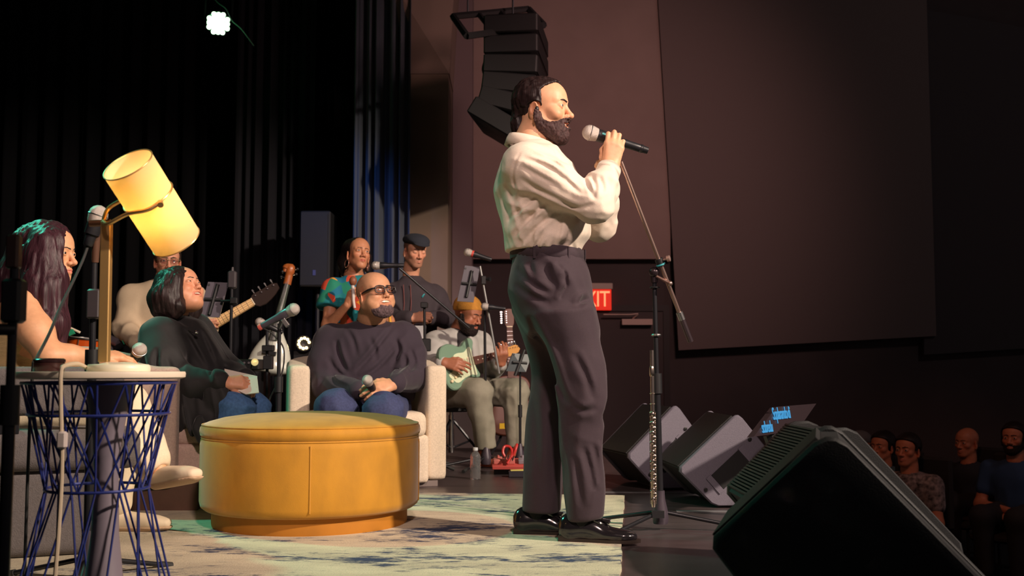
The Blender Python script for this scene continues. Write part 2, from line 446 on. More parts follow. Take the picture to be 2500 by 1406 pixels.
# thin pale strips lying flat on the floor in front of the monitors
M_strip = mat('floor_strip', (0.16, 0.15, 0.16), 0.35)
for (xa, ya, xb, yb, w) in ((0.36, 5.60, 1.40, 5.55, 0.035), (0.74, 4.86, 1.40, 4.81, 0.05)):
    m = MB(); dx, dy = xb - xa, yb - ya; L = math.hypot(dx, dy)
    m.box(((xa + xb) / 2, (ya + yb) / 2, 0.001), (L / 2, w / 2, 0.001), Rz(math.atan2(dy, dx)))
    o = struct('trim_5' if w < 0.04 else 'trim_6', m, M_strip)

def slab(name, px, Y, th, m, label):
    f = [J(x, y, Y) for x, y in px]; n = len(f); bk = [p + np.array([0, th, 0]) for p in f]
    F = [tuple(range(n))[::-1], tuple(range(n, 2 * n))] + [(i, (i + 1) % n, n + (i + 1) % n, n + i) for i in range(n)]
    o = MB().add(f + bk, F).build(name, m, None, origin=f[-1])
    return tag(o, label, 'wall panel', 'acoustic wall panels')
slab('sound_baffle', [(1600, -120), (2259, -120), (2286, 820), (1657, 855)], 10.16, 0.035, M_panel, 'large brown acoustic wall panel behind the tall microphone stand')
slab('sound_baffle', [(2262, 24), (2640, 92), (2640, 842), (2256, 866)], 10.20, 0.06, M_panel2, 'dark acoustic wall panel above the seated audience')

# ---- exit door and sign
Yd = 10.28
dl, dr = J(1395, 760, Yd), J(1618, 760, Yd)
door = thing('door_1', ((dl[0] + dr[0]) / 2, Yd, -0.9), 'dark brown exit door with surface closer', 'door'); door['kind'] = 'structure'
M_door = mat('door_paint', s2l(58, 44, 44), 0.6)
w = dr[0] - dl[0]; cxd = (dl[0] + dr[0]) / 2; hd = dl[2] + 0.9
MB().box((cxd, Yd, -0.9 + hd / 2), (w / 2, 0.022, hd / 2)).build('leaf', M_door, door)
fm = MB()
for sx in (-1, 1): fm.box((cxd + sx * (w / 2 + 0.03), Yd, -0.9 + hd / 2), (0.03, 0.035, hd / 2))
fm.box((cxd, Yd, dl[2] + 0.03), (w / 2 + 0.06, 0.035, 0.03)); fm.build('door_frame', mat('door_frame_paint', s2l(44, 36, 36), 0.6), door)
cl = MB(); ca, cb = J(1518, 786, Yd - 0.06), J(1592, 786, Yd - 0.06)
cl.box(((ca + cb) / 2), ((cb[0] - ca[0]) / 2, 0.03, 0.028)).build('closer_body', mat('closer_metal', s2l(190, 165, 155), 0.5, 0.3), door)
MB().tube([J(1473, 768, Yd - 0.09), J(1540, 768, Yd - 0.09), J(1558, 766, Yd - 0.09)], 0.008).tube([J(1558, 767, Yd - 0.09), J(1545, 778, Yd - 0.06)], 0.008).build('closer_arm', mat('closer_metal'), door)
ex0, ex1 = J(1408, 706, 10.2), J(1493, 757, 10.2)
es = thing('exit_sign', ((ex0[0] + ex1[0]) / 2, 10.28, ex1[2]), 'red illuminated exit sign above the dark door', 'sign')
ec = (ex0 + ex1) / 2; ew, eh = (ex1[0] - ex0[0]) / 2, (ex0[2] - ex1[2]) / 2
MB().box((ec[0], 10.24, ec[2]), (ew, 0.035, eh), bev=0.004).build('sign_face', mat('exit_red', (0.5, 0.02, 0.01), 0.4, emit=(1.0, 0.03, 0.012), estr=0.62), es)
MB().box((ec[0], 10.24, ec[2] + eh + 0.03), (ew + 0.012, 0.045, 0.03), bev=0.004).build('housing', mat('sign_housing', s2l(190, 170, 160), 0.5), es)
def text_mesh(name, body, size, center, R, m, parent, sx=1.0, depth=0.002, spacing=1.0):
    fc = bpy.data.curves.new(name, 'FONT'); fc.body = body; fc.size = size; fc.align_x = 'CENTER'; fc.align_y = 'CENTER'; fc.extrude = depth; fc.space_character = spacing
    fo = bpy.data.objects.new(name + '_src', fc); COL.objects.link(fo)
    me = bpy.data.meshes.new_from_object(fo.evaluated_get(bpy.context.evaluated_depsgraph_get()))
    bpy.data.objects.remove(fo, do_unlink=True); bpy.data.curves.remove(fc)
    for v in me.vertices:
        p = np.asarray(R) @ np.array([v.co.x * sx, v.co.y, v.co.z]) + np.asarray(center) - np.array(PLOC[parent.name]); v.co = p
    o = bpy.data.objects.new(name, me); COL.objects.link(o); o.parent = parent; me.materials.clear(); me.materials.append(m); PLOC[o.name] = PLOC[parent.name]
    return o
text_mesh('lettering', 'EXIT', eh * 2.15, (ec[0] - 0.01, 10.203, ec[2]), Rx(PI / 2), mat('exit_letter_glow', (1, 0.4, 0.25), 0.4, emit=(1.0, 0.25, 0.10), estr=1.5), es, 0.78, 0.002, 0.92)

# ---- curtains
def curtain(name, xa, xb, Y, z0, z1, nf, amp, m, label, slope=0.0, seed=1):
    r = random.Random(seed); nx = nf * 10; V = []; F = []; ph = [r.uniform(0, 6.28) for _ in range(4)]
    nz = 8; front = []
    for k in range(nz + 1):
        z = z0 + (z1 - z0) * k / nz
        for i in range(nx + 1):
            t = i / nx; x = xa + (xb - xa) * t
            g = math.sin(2 * PI * nf * t + 1.2 * math.sin(3.1 * t * 4 + ph[0]) + 0.15 * math.sin(z * 1.3 + ph[1]))
            y = Y - amp * (g * 0.8 + 0.25 * math.sin(2 * PI * nf * 2.3 * t + ph[2])) * (1.0 - 0.25 * k / nz)
            V.append((x + slope * (z - z0), y, z))
    nb = len(V)
    for k in range(nz + 1):
        for i in range(nx + 1): x, y, z = V[k * (nx + 1) + i]; V.append((x, y + 0.012, z))
    W = nx + 1
    for k in range(nz):
        for i in range(nx):
            q = k * W + i; F.append((q, q + 1, q + W + 1, q + W)); F.append((nb + q, nb + q + W, nb + q + W + 1, nb + q + 1))
    for k in range(nz):
        for i in (0, nx):
            q = k * W + i; F.append((q, q + W, nb + q + W, nb + q) if i == 0 else (q, nb + q, nb + q + W, q + W))
    for i in range(nx):
        F.append((i, nb + i, nb + i + 1, i + 1)); q = nz * W + i; F.append((q, q + 1, nb + q + 1, nb + q))
    o = link_mesh(name, V, F, m, None, True, None, origin=((xa + xb) / 2, Y, z0))
    return tag(o, label, 'curtain', 'stage curtains')
M_cblack = mat('black_velour', (0.004, 0.004, 0.005), 1.0, spec=0.1)
M_cgrey = mat('charcoal_velour', (0.016, 0.016, 0.020), 1.0, spec=0.1)
M_cblue = mat('dark_velour', (0.045, 0.055, 0.075), 0.9, sheen=0.3)
curtain('stage_curtain', -6.6, J(566, 600, 9.7)[0], 9.9, 0, 5.15, 22, 0.06, M_cblack, 'wide black backdrop curtain behind the lamp and bass player', seed=3)
curtain('stage_curtain', J(566, 600, 9.5)[0], J(762, 600, 9.5)[0], 9.5, 0, 5.15, 7, 0.07, M_cgrey, 'charcoal pleated curtain behind the upright bass', seed=5)
curtain('stage_curtain', J(745, 600, 9.8)[0], J(880, 600, 9.8)[0], 9.8, 0, 5.15, 6, 0.05, M_cblack, 'black pleated curtain beside the dark loudspeaker tower', seed=8)
curtain('stage_curtain', J(862, 600, 8.75)[0], J(1001, 600, 8.75)[0], 8.75, 0, 5.15, 5, 0.085, M_cblue, 'blue-lit side curtain next to the proscenium column', seed=11)

# ---- loudspeaker tower in front of the curtain
p = J(776, 700, 8.9); sp = thing('loudspeaker_tower', (p[0], 8.9, 0), 'tall black loudspeaker standing between the two pleated curtains', 'speaker')
wv = 0.125; zt = J(776, 521, 8.9)[2]; zb = J(776, 705, 8.9)[2]
MB().box((p[0], 8.9, (zt + zb) / 2), (wv, 0.16, (zt - zb) / 2), bev=0.01).build('cabinet', mat('speaker_paint', (0.006, 0.006, 0.007), 0.6), sp)
MB().box((p[0] - 0.005, 8.735, (zt + zb) / 2), (wv - 0.015, 0.006, (zt - zb) / 2 - 0.02)).build('grille', mat('speaker_grille', (0.005, 0.005, 0.006), 0.6, bump=0.3, bscale=600), sp)
MB().box((p[0], 8.728, zb + 0.12), (0.012, 0.004, 0.022)).build('badge', mat('badge_blue', (0.05, 0.06, 0.16), 0.4), sp)
MB().tube([(p[0], 8.9, 0.02), (p[0], 8.9, zb + 0.05)], 0.02).lathe([(0.2, 0), (0.2, 0.015), (0.03, 0.03)], (p[0], 8.9, 0), seg=28).build('pole_base', M_blackmetal, sp)

# ---- hanging line array
la = thing('line_array_speaker', J(1260, 40, 8.0), 'black line array loudspeaker hung from a rigging frame', 'speaker')
M_la = mat('array_paint', (0.012, 0.012, 0.013), 0.55)
fr = MB(); q = [J(1106, 40, 7.8), J(1290, 22, 8.1), J(1328, 62, 7.9), J(1140, 88, 7.5)]
for i in range(4): fr.tube([q[i], q[(i + 1) % 4]], 0.026, 6)
for t in (0.33, 0.62): fr.tube([q[0] * (1 - t) + q[1] * t, q[3] * (1 - t) + q[2] * t], 0.02, 6)
fr.build('rigging_frame', M_la, la)
hg = MB()
for px in (1142, 1252): hg.tube([J(px, 40, 7.9), np.array([J(px, 40, 7.9)[0], J(px, 40, 7.9)[1], 5.25])], 0.008, 6)
hg.build('hanger_chain', M_blackmetal, la)
ys = [82, 140, 186, 232, 278, 340]; ang = [0, 0, 2, 5, 10, 24]
ctrs = [(1262, 92), (1262, 140), (1261, 186), (1258, 230), (1250, 272), (1224, 312)]
for i, (cx, cy) in enumerate(ctrs):
    c_ = J(cx, cy, 7.95); R = Rz(math.radians(-8)) @ Ry(math.radians([0, 0, 3, 7, 16, 32][i]))
    m = MB().box(c_, (0.198, 0.36, 0.069), R, bev=0.01); m.build('cabinet', M_la, la)
    MB().box(c_ + R @ np.array([0.2, 0, 0]), (0.004, 0.34, 0.058), R).build('grille', mat('speaker_grille'), la)
cb_ = MB()
cb_.tube(spline([J(1200, 95, 7.7), J(1190, 130, 7.7), J(1178, 170, 7.7), J(1192, 205, 7.7), J(1180, 240, 7.7), J(1160, 285, 7.7), J(1185, 295, 7.7)], 6), 0.007, 6)
cb_.build('cable', M_rubber, la)

# ---- stage lights
def par_light(name, px, py, Y, aim, label, col, estr, r=0.085, hang=True, ring=True):
    c = J(px, py, Y); t = thing(name, c, label, 'stage light'); ax = np.asarray(aim, float) - c; ax /= np.linalg.norm(ax)
    MB().lathe([(r * 0.5, -0.2), (r * 0.9, -0.17), (r, -0.1), (r * 1.05, 0.0), (r * 0.98, 0.0), (r * 0.95, -0.015), (0.001, -0.02)], c, ax, 32, cap=False).build('can', M_blackmetal, t)
    R = frame(ax); ml = mat(name + '_led', (1, 1, 1), 0.3, emit=col, estr=estr)
    spots = [(0, 0)] if not ring else []
    if hang: spots = [(x, y) for y in (-2, -1, 0, 1, 2) for x in (-2, -1, 0, 1, 2) if abs(x) + abs(y) <= 3 and not (abs(x) == 2 and abs(y) == 2)]
    else: spots = [(1.75 * math.cos(a), 1.75 * math.sin(a)) for a in [2 * PI * k / 10 + .2 for k in range(9)]]
    for (x, y) in spots:
        MB().sphere(c + R @ np.array([x * r * 0.4, y * r * 0.4, 0.0]), r * (0.235 if hang else 0.2), 10, 6).build('led_lens', ml, t)
    if hang:
        MB().tube([c + R @ np.array([-r * 1.2, 0, -0.08]), c + R @ np.array([-r * 1.2, 0, -0.08]) + np.array([0, 0.02, 0.2]), c + np.array([0, 0.05, 0.24]), c + R @ np.array([r * 1.2, 0, -0.08]) + np.array([0, 0.02, 0.2]), c + R @ np.array([r * 1.2, 0, -0.08])], 0.01, 6).build('yoke', M_blackmetal, t)
        MB().tube([c + np.array([0, 0.05, 0.22]), np.array([c[0], c[1] + 0.05, 5.22])], 0.014, 8).build('drop_rod', M_blackmetal, t)
        MB().tube(spline([J(512, -20, Y), J(530, 5, Y), J(552, 22, Y), J(566, 50, Y), J(590, 72, Y), J(620, 112, Y)], 5), 0.005, 6).build('cable', mat('grey_cable', (0.04, 0.04, 0.045), 0.6), t)
    else:
        MB().box((c[0], c[1] - ax[1] * 0.02 + 0.1, c[2] / 2 - 0.03), (0.09, 0.06, c[2] / 2 - 0.03)).build('floor_stand', M_black, t)
    return t
par_light('green_par_light', 533, 57, 8.4, (-1.2, 4.6, 1.2), 'glowing green round LED stage light hung high over the stage', (0.62, 1.0, 0.62), 3.2, r=0.088)
par_light('warm_par_light', 742, 838, 8.3, (-0.6, 3.0, 0.9), 'warm ring-shaped LED stage light on the floor behind the white armchair', (1.0, 0.72, 0.30), 4.5, r=0.058, hang=False)
lamp('green_par_glow', 'POINT', tuple(J(533, 57, 8.4) + np.array([0.02, -0.15, -0.05])), None, (0.1, 1.0, 0.3), 1.5, 0.06)
lamp('warm_par_glow', 'SPOT', tuple(J(742, 838, 8.3) + np.array([0.01, -0.08, 0.0])), (-1.2, 5.0, 0.9), (1.0, 0.7, 0.35), 12, 0.05, 120, 0.8)

# ================================================================== rug, ottoman
def rug_mat():
    m = bpy.data.materials.new('distressed_rug'); m.use_nodes = True; nt = m.node_tree; N = nt.nodes; L = nt.links; b = N['Principled BSDF']
    b.inputs['Roughness'].default_value = 0.95; b.inputs['Specular IOR Level'].default_value = 0.1
    tc = N.new('ShaderNodeTexCoord')
    def nz(sc, st, det=6, rough=0.65):
        mp = N.new('ShaderNodeMapping'); mp.inputs['Scale'].default_value = st; L.new(tc.outputs['Object'], mp.inputs['Vector'])
        n = N.new('ShaderNodeTexNoise'); n.inputs['Scale'].default_value = sc; n.inputs['Detail'].default_value = det; n.inputs['Roughness'].default_value = rough
        L.new(mp.outputs['Vector'], n.inputs['Vector']); return n.outputs['Fac']
    def ramp(f, stops):
        r = N.new('ShaderNodeValToRGB'); e = r.color_ramp.elements
        while len(e) < len(stops): e.new(0.5)
        for i, (p, c) in enumerate(stops): e[i].position = p; e[i].color = (*c, 1)
        L.new(f, r.inputs['Fac']); return r.outputs['Color']
    def mix(f, a, c):
        x = N.new('ShaderNodeMix'); x.data_type = 'RGBA'; L.new(f, x.inputs['Factor']); L.new(a, x.inputs['A'])
        if isinstance(c, tuple): x.inputs['B'].default_value = (*c, 1)
        else: L.new(c, x.inputs['B'])
        return x.outputs['Result']
    base = ramp(nz(2.2, (1, 2.5, 1)), [(0.35, (0.44, 0.38, 0.29)), (0.62, (0.60, 0.53, 0.39))])
    k = (0, 0, 0); w = (1, 1, 1)
    grey = ramp(nz(8, (1, 3.5, 1), 8, 0.8), [(0.57, k), (0.70, w)]); c1 = mix(grey, base, (0.26, 0.24, 0.22))
    b1 = nz(9, (1.0, 3.2, 1), 10, 0.82); b2 = nz(1.6, (1, 2.2, 1), 3)
    mu = N.new('ShaderNodeMath'); mu.operation = 'MULTIPLY'; L.new(b1, mu.inputs[0]); L.new(b2, mu.inputs[1])
    blue = ramp(mu.outputs[0], [(0.270, k), (0.318, w)]); c2 = mix(blue, c1, (0.045, 0.06, 0.11))
    L.new(c2, b.inputs['Base Color'])
    bp = N.new('ShaderNodeBump'); bp.inputs['Strength'].default_value = 0.6; bp.inputs['Distance'].default_value = 0.004
    L.new(nz(160, (1, 1, 1), 2), bp.inputs['Height']); L.new(bp.outputs['Normal'], b.inputs['Normal'])
    return m
rc = np.array([0.560, 5.38]); e1 = np.array([-0.110, -0.994]); e2 = np.array([-0.994, 0.110])
RUG_H = 0.010
def rugpt(u, v): p = rc + e2 * u + e1 * v; return (p[0], p[1])
rm = MB(); nu, nv = 60, 40; rr = random.Random(4)
edge = []
for i in range(nu + 1): edge.append((3.2 * i / nu, 0))
for i in range(1, nv + 1): edge.append((3.2, 2.45 * i / nv))
for i in range(1, nu + 1): edge.append((3.2 - 3.2 * i / nu, 2.45))
for i in range(1, nv): edge.append((0, 2.45 - 2.45 * i / nv))
pts = [rugpt(u + rr.uniform(-.004, .004), v + rr.uniform(-.004, .004)) for u, v in edge]
ctr = np.array(rugpt(1.6, 1.225))
rm.prism([tuple(np.array(p) - ctr) for p in pts], 0.0005, RUG_H, (ctr[0], ctr[1], 0))
ro = rm.build('area_rug', rug_mat(), None, origin=(ctr[0], ctr[1], 0)); tag(ro, 'cream area rug with distressed blue and grey streaks', 'rug')

oc = np.array([-0.832, 4.46, RUG_H])
ot = thing('ottoman', oc, 'large round mustard velvet ottoman with a domed lid', 'ottoman')
def velvet(name, col):
    m = mat(name, col, 0.75, noise=0.16, nscale=9, bump=0.12, bscale=400, sheen=0.35, stretch=(1, 1, 0.5)); return m
M_must = velvet('mustard_velvet', s2l(184, 130, 28))
MB().lathe([(0.36, 0.0), (0.395, 0.0), (0.397, 0.01), (0.397, 0.07)], oc, seg=96).build('plinth', mat('mustard_base', s2l(176, 114, 26), 0.7, noise=0.12, nscale=8), ot)
MB().lathe([(0.38, 0.062), (0.425, 0.066), (0.440, 0.078), (0.446, 0.10), (0.447, 0.20), (0.447, 0.325), (0.444, 0.345), (0.438, 0.352), (0.40, 0.353)], oc, seg=96).build('body', M_must, ot)
lid = MB().lathe([(0.42, 0.353), (0.438, 0.354), (0.446, 0.362), (0.450, 0.378), (0.447, 0.394), (0.438, 0.405), (0.415, 0.415), (0.36, 0.430), (0.28, 0.441), (0.18, 0.448), (0.08, 0.450), (0.001, 0.4505)], oc, seg=96).build('lid', M_must, ot)
pip = MB().torus(oc + np.array([0, 0, 0.3525]), 0.4395, 0.0045, seg=96, rs=6).torus(oc + np.array([0, 0, 0.404]), 0.4400, 0.003, seg=96, rs=6).build('piping', M_must, lid)
for th in (-80, -3, 100, 180):
    sm = MB(); a_ = math.radians(th); dx, dy = math.cos(a_), math.sin(a_)
    sm.tube([oc + np.array([dx * 0.4475, dy * 0.4475, z]) for z in (0.09, 0.2, 0.34)], 0.0028, 6)
    sm.build('vertical_seam', M_must, ot)
# ================================================================== armchairs
def bound(V, m=0.06): V = np.asarray(V, float); return V.min(0) - m, V.max(0) + m
def fabric(name, col, noise=0.10):
    return mat(name, col, 0.9, noise=noise, nscale=120, bump=0.45, bscale=260, sheen=0.15, spec=0.2)
def barrel_chair(name, pos, yaw, label, m, mb, W=0.80, Dp=0.76, seat=0.40, arm=0.60, back=0.72, th=0.10, base=0.10, arm_back=0.0):
    """local: +y = front; U-shaped wall with seat cushion; yaw turns +y"""
    h = 0.012
    lo = np.array([-W / 2 - .05, -Dp / 2 - .05, -0.02]); hi = np.array([W / 2 + .05, Dp / 2 + .05, back + .05])
    R = Rz(yaw); P0 = np.asarray(pos, float); t = thing(name, P0, label, 'armchair', 'upholstered armchairs')
    g = G(lo, hi, h)
    hw, hd = W / 2, Dp / 2; rr = hw * 0.92
    def wall(X, Y, Z):
        # plan: rectangle with semicircular back
        def plan(ins):
            r = rr - ins; yb = -hd + rr
            qx = np.abs(X); d1 = np.sqrt(np.maximum(qx - (hw - rr), 0) ** 2 + np.minimum(Y - yb, 0) ** 2) - r
            d2 = np.maximum(qx - (hw - ins), Y - (hd - arm_back + (0.2 if ins > 0 else 0)))
            return np.where(Y < yb, d1, d2)
        o = plan(0.0); i = plan(th); shell = np.maximum(o, -np.minimum(i, 9))
        i2 = plan(th); shell = np.maximum(o, -np.where(Y > yb_open, i2, i2))
        tt = np.clip((Y + hd) / (2 * hd), 0, 1); top = back + (arm - back) * np.clip((tt - 0.15) / 0.55, 0, 1)
        zt = Z - top; d = np.maximum(np.maximum(shell, zt), base - Z)
        return d
    yb_open = -hd
    rd = 0.022
    sl, P = g._sl(g.lo, g.lo + g.h * (g.n - 1)); D = wall(*P).astype(np.float32) + 0 * g.D; g.D = D
    # rounding: smooth field
    for _ in range(3):
        for ax in range(3): D = (np.roll(D, 1, ax) + 2 * D + np.roll(D, -1, ax)) / 4
    g.D = D; V, F = g.mesh(); link_mesh('shell', V @ R.T + P0, F, m, t)
    g = G(lo, hi, h); g.box((0, 0.02, (base + seat - 0.13) / 2), (hw - th + 0.01, hd - 0.02, (seat - 0.13 - base) / 2 + 0.01), rd=0.02); V, F = g.mesh(); link_mesh('seat_base', V @ R.T + P0, F, m, t)
    g = G(lo, hi, h); g.box((0, 0.035, seat - 0.065), (hw - th - 0.004, hd - 0.035 + .02, 0.07), rd=0.045); V, F = g.mesh(); link_mesh('seat_cushion', V @ R.T + P0, F, m, t)
    mb_ = MB()
    ang = [PI * k / 16 for k in range(17)]
    out = [(hw - 0.05, hd - 0.04)] + [((rr - 0.05) * math.cos(a) * 1.0, -hd + rr - (rr - 0.05) * math.sin(a)) for a in ang] + [(-hw + 0.05, hd - 0.04)]
    mb_.prism([tuple(p) for p in out][::-1], 0.0, base, P0, R); mb_.build('plinth', mb, t)
    return t
M_cream = fabric('cream_boucle', s2l(222, 205, 182)); M_taupe = fabric('taupe_weave', s2l(184, 158, 146)); M_grey = fabric('grey_weave', s2l(104, 98, 98))
M_plinthdark = mat('dark_plinth', s2l(90, 62, 48), 0.7, noise=0.1, nscale=20)
chair_bald = barrel_chair('armchair', (J(886, 1000, 6.2)[0], 6.16, 0), math.radians(180 + 14), 'cream upholstered armchair under the bald man in glasses', M_cream, mat('cream_plinth', s2l(120, 108, 104), 0.6), W=0.86, Dp=0.80, seat=0.40, arm=0.66, back=0.72, th=0.115, base=0.03, arm_back=0.03)
chair_blk = barrel_chair('armchair', (-1.79, 5.14, RUG_H), math.radians(-84), 'taupe woven armchair under the woman in the black blouse', M_taupe, M_plinthdark, W=0.84, Dp=0.78, seat=0.41, arm=0.64, back=0.74, th=0.10, base=0.12, arm_back=0.13)
# side-on grey chair with a floating arm pad (foreground)
gth = math.radians(22); gf = np.array([math.cos(gth), math.sin(gth), 0]); gr = np.array([math.sin(gth), -math.cos(gth), 0])
gcn = np.array([-1.274, 3.69, 0]) - gf * .44 - gr * .37; gR = np.stack([gf, -gr, np.array([0, 0, 1.0])], 1)
gp = gcn + np.array([0, 0, RUG_H])
gc = thing('armchair', gp, 'grey swivel armchair with floating arm pads under the long-haired woman', 'armchair', 'upholstered armchairs')
def sdf_part(lo, hi, h, fn, name, m, parent, it=0):
    g = G(lo, hi, h); fn(g); V, F = g.mesh()
    if it: V = smooth_mesh(V, F, it)
    return link_mesh(name, V, F, m, parent)
def gpart(c, hf, rd, nm, tilt=0.0, h=.011):
    g = G(np.array([-.62, -.5, -.06]) , np.array([.55, .5, .95]), h); g.box(c, hf, Ry(tilt) if tilt else None, rd=rd); V, F = g.mesh(); link_mesh(nm, V @ gR.T + gcn, F, M_grey, gc)
for yc in (-.335, .335):
    gpart((-.02, yc, .565), (.40, .045, .082), .03, 'arm_pad'); MB().box(gcn + gR @ np.array([.02, yc, .47]), (.035, .02, .045), gR).build('arm_bracket', M_blackmetal, gc)
gpart((0, 0, .365), (.44, .37, .068), .045, 'seat_cushion'); gpart((-.42, 0, .62), (.055, .37, .22), .045, 'backrest', math.radians(-8)); gpart((-.03, 0, .16), (.38, .33, .15), .04, 'base_block')

# ================================================================== side table with wire base, lamp, tin
tc_ = np.array([J(247, 900, 2.77)[0], 2.77, 0.0])
tb = thing('side_table', tc_, 'round white side table on a blue wire hourglass base', 'table')
zt_ = 0.628
MB().lathe([(0.20, -0.014), (0.2095, -0.010), (0.2105, 0), (0.2085, 0.0045), (0.001, 0.005)], tc_ + np.array([0, 0, zt_]), seg=64).build('tabletop', mat('table_white', s2l(226, 210, 190), 0.5, noise=0.04, nscale=15), tb)
M_wire = mat('blue_wire', s2l(36, 48, 118), 0.35, 0.2)
rt, rw_, rb_ = 0.188, 0.126, 0.205; zr, zw, zb_ = zt_ - 0.024, 0.335, 0.008
def ringp(r, z, a): return tc_ + np.array([r * math.cos(a), r * math.sin(a), z])
for (r, z) in ((rt, zr), (0.172, 0.525), (rw_, zw), (rb_, zb_)):
    MB().torus(tc_ + np.array([0, 0, z]), r, 0.0042, seg=56, rs=6).build('ring', M_wire, tb)
nW = 14
for k in range(nW):
    a0_ = 2 * PI * k / nW
    for sgn in (-1, 1):
        a1_ = a0_ + sgn * 2 * PI / nW * 1.5
        MB().tube([ringp(rt, zr, a0_), ringp(rw_, zw, a1_)], 0.0028, 6).build('wire', M_wire, tb)
    MB().tube([ringp(rt, zr, a0_ + .1), ringp(rw_, zw, a0_ + .1), ringp(rb_, zb_, a0_ - .25)], 0.0028, 6).build('wire', M_wire, tb)
    if k % 2 == 0: MB().tube([ringp(rw_, zw, a0_ + .1), ringp(rb_, zb_, a0_ + 2 * PI / nW)], 0.0028, 6).build('wire', M_wire, tb)
pc = tc_ + np.array([0.022, 0.0, 0])
MB().lathe([(0.11, 0.0), (0.075, 0.006), (0.050, 0.08), (0.034, 0.22), (0.030, 0.36), (0.036, 0.46), (0.052, 0.56), (0.07, zt_ - 0.02)], pc, seg=36).build('pedestal', mat('pedestal_grey', s2l(120, 110, 122), 0.5), tb)

lb = np.array([J(290, 890, 2.77)[0], 2.77, zt_ + 0.005])
lm = thing('table_lamp', lb, 'glowing tilted cylinder lamp on the round side table', 'lamp')
M_gold = mat('pale_brass', s2l(205, 165, 105), 0.35, 0.7)
MB().lathe([(0.078, 0.0), (0.079, 0.006), (0.078, 0.014), (0.074, 0.018), (0.05, 0.019), (0.03, 0.024), (0.001, 0.024)], lb, seg=48).build('base', mat('lamp_base_white', s2l(232, 224, 200), 0.4), lm)
pb, pt = J(254, 884, 2.77), J(261, 540, 2.77)
ax_ = (pt - pb) / np.linalg.norm(pt - pb)
MB().box((pb + pt) / 2, (0.013, 0.011, np.linalg.norm(pt - pb) / 2), frame(ax_, (0, 1, 0)), bev=0.002).build('post', M_gold, lm)
s0, s1 = J(312, 402, 2.68), J(430, 588, 2.84)
sax = (s1 - s0) / np.linalg.norm(s1 - s0); sl_ = np.linalg.norm(s1 - s0); sr = 0.0665
def shade_mat():
    m = bpy.data.materials.new('lamp_shade_paper'); m.use_nodes = True; nt = m.node_tree; N = nt.nodes; L = nt.links
    N.remove(N['Principled BSDF']); d = N.new('ShaderNodeBsdfDiffuse'); t = N.new('ShaderNodeBsdfTranslucent'); x = N.new('ShaderNodeMixShader')
    d.inputs['Color'].default_value = (0.85, 0.76, 0.55, 1); t.inputs['Color'].default_value = (0.95, 0.80, 0.46, 1); x.inputs[0].default_value = 0.62
    L.new(d.outputs[0], x.inputs[1]); L.new(t.outputs[0], x.inputs[2]); L.new(x.outputs[0], N['Material Output'].inputs[0]); return m
M_shade = shade_mat(); split_ = 0.40
MB().lathe([(sr, 0.0), (sr, sl_ * split_), (sr - 0.0015, sl_ * split_), (sr - 0.0015, 0.0), (sr, 0.0)], s0, sax, 48, cap=False).build('upper_shade', M_shade, lm)
MB().lathe([(sr, sl_ * (split_ + 0.012)), (sr, sl_), (sr - 0.0015, sl_), (sr - 0.0015, sl_ * (split_ + 0.012)), (sr, sl_ * (split_ + 0.012))], s0, sax, 48, cap=False).build('lower_shade', M_shade, lm)
mid = s0 + sax * sl_ * (split_ + 0.006)
MB().torus(mid, sr + 0.001, 0.003, sax, 48, 6).torus(s0, sr, 0.0018, sax, 48, 6).torus(s1, sr, 0.0018, sax, 48, 6).build('band', M_gold, lm)
MB().sphere(s0 + sax * sl_ * 0.66, 0.022, 14, 10).build('bulb', mat('bulb_glow', (1, 1, 1), 0.4, emit=(1.0, 0.72, 0.36), estr=6), lm)
side = np.cross(sax, np.array([0, 1.0, 0])); side /= np.linalg.norm(side)   # in picture plane, perpendicular to the axis
yv = np.cross(side, sax); yv = yv if yv[1] < 0 else -yv
def forkpt(ang): return mid + (sr + 0.008) * (math.cos(ang) * (-side if (-side)[0] < 0 else side) + math.sin(ang) * yv)
sd = side if side[0] < 0 else -side
piv = J(252, 540, 2.77)
for sg in (-1, 1):
    pts = [piv, piv + (mid + sd * (sr + .035) - piv) * 0.6 + yv * sg * 0.045, mid + sd * 0.055 + yv * sg * (sr * 0.75), mid + yv * sg * (sr + 0.008) + sd * 0.0, mid - sd * 0.035 + yv * sg * (sr * 0.92)]
    MB().tube(spline(pts, 7), 0.0055, 8).build('fork_arm', M_gold, lm)
    MB().tube([mid + yv * sg * (sr - .004) - sd * .035, mid + yv * sg * (sr + .012) - sd * 0.036], 0.008, 10).build('pivot_knob', M_gold, lm)
MB().tube([piv + np.array([-0.035, 0, -0.006]), piv + np.array([0.02, 0, -0.004])], 0.009, 8).build('pivot_bar', mat('dark_brass', s2l(120, 85, 60), 0.4, 0.6), lm)
lamp('table_lamp_bulb', 'POINT', tuple(s0 + sax * sl_ * 0.55), None, (1.0, 0.68, 0.34), 1.8, 0.026)
M_cord = mat('ivory_cord', s2l(210, 190, 165), 0.5)
cz = 0.012
cord = MB().tube(spline([lb + np.array([-0.07, -0.03, 0.008]), J(190, 888, 2.68), J(158, 893, 2.56), J(149, 908, 2.54), J(148, 960, 2.54), J(150, 1060, 2.54)], 6), 0.0052, 8)
cord.build('power_cord', M_cord, lm)
MB().tube(spline([J(152, 1088, 2.54), J(150, 1180, 2.54), J(143, 1300, 2.52), J(134, 1420, 2.5), np.array([J(130, 1500, 2.48)[0], 2.48, 0.01])], 6), 0.0052, 8).build('power_cord', M_cord, lm)
MB().box(J(152, 1074, 2.535), (0.011, 0.009, 0.020), bev=0.004).build('cord_switch', mat('switch_white', s2l(220, 205, 200), 0.4), lm)
tnp = np.array([J(103, 893, 2.66)[0], 2.70, zt_ + 0.005])
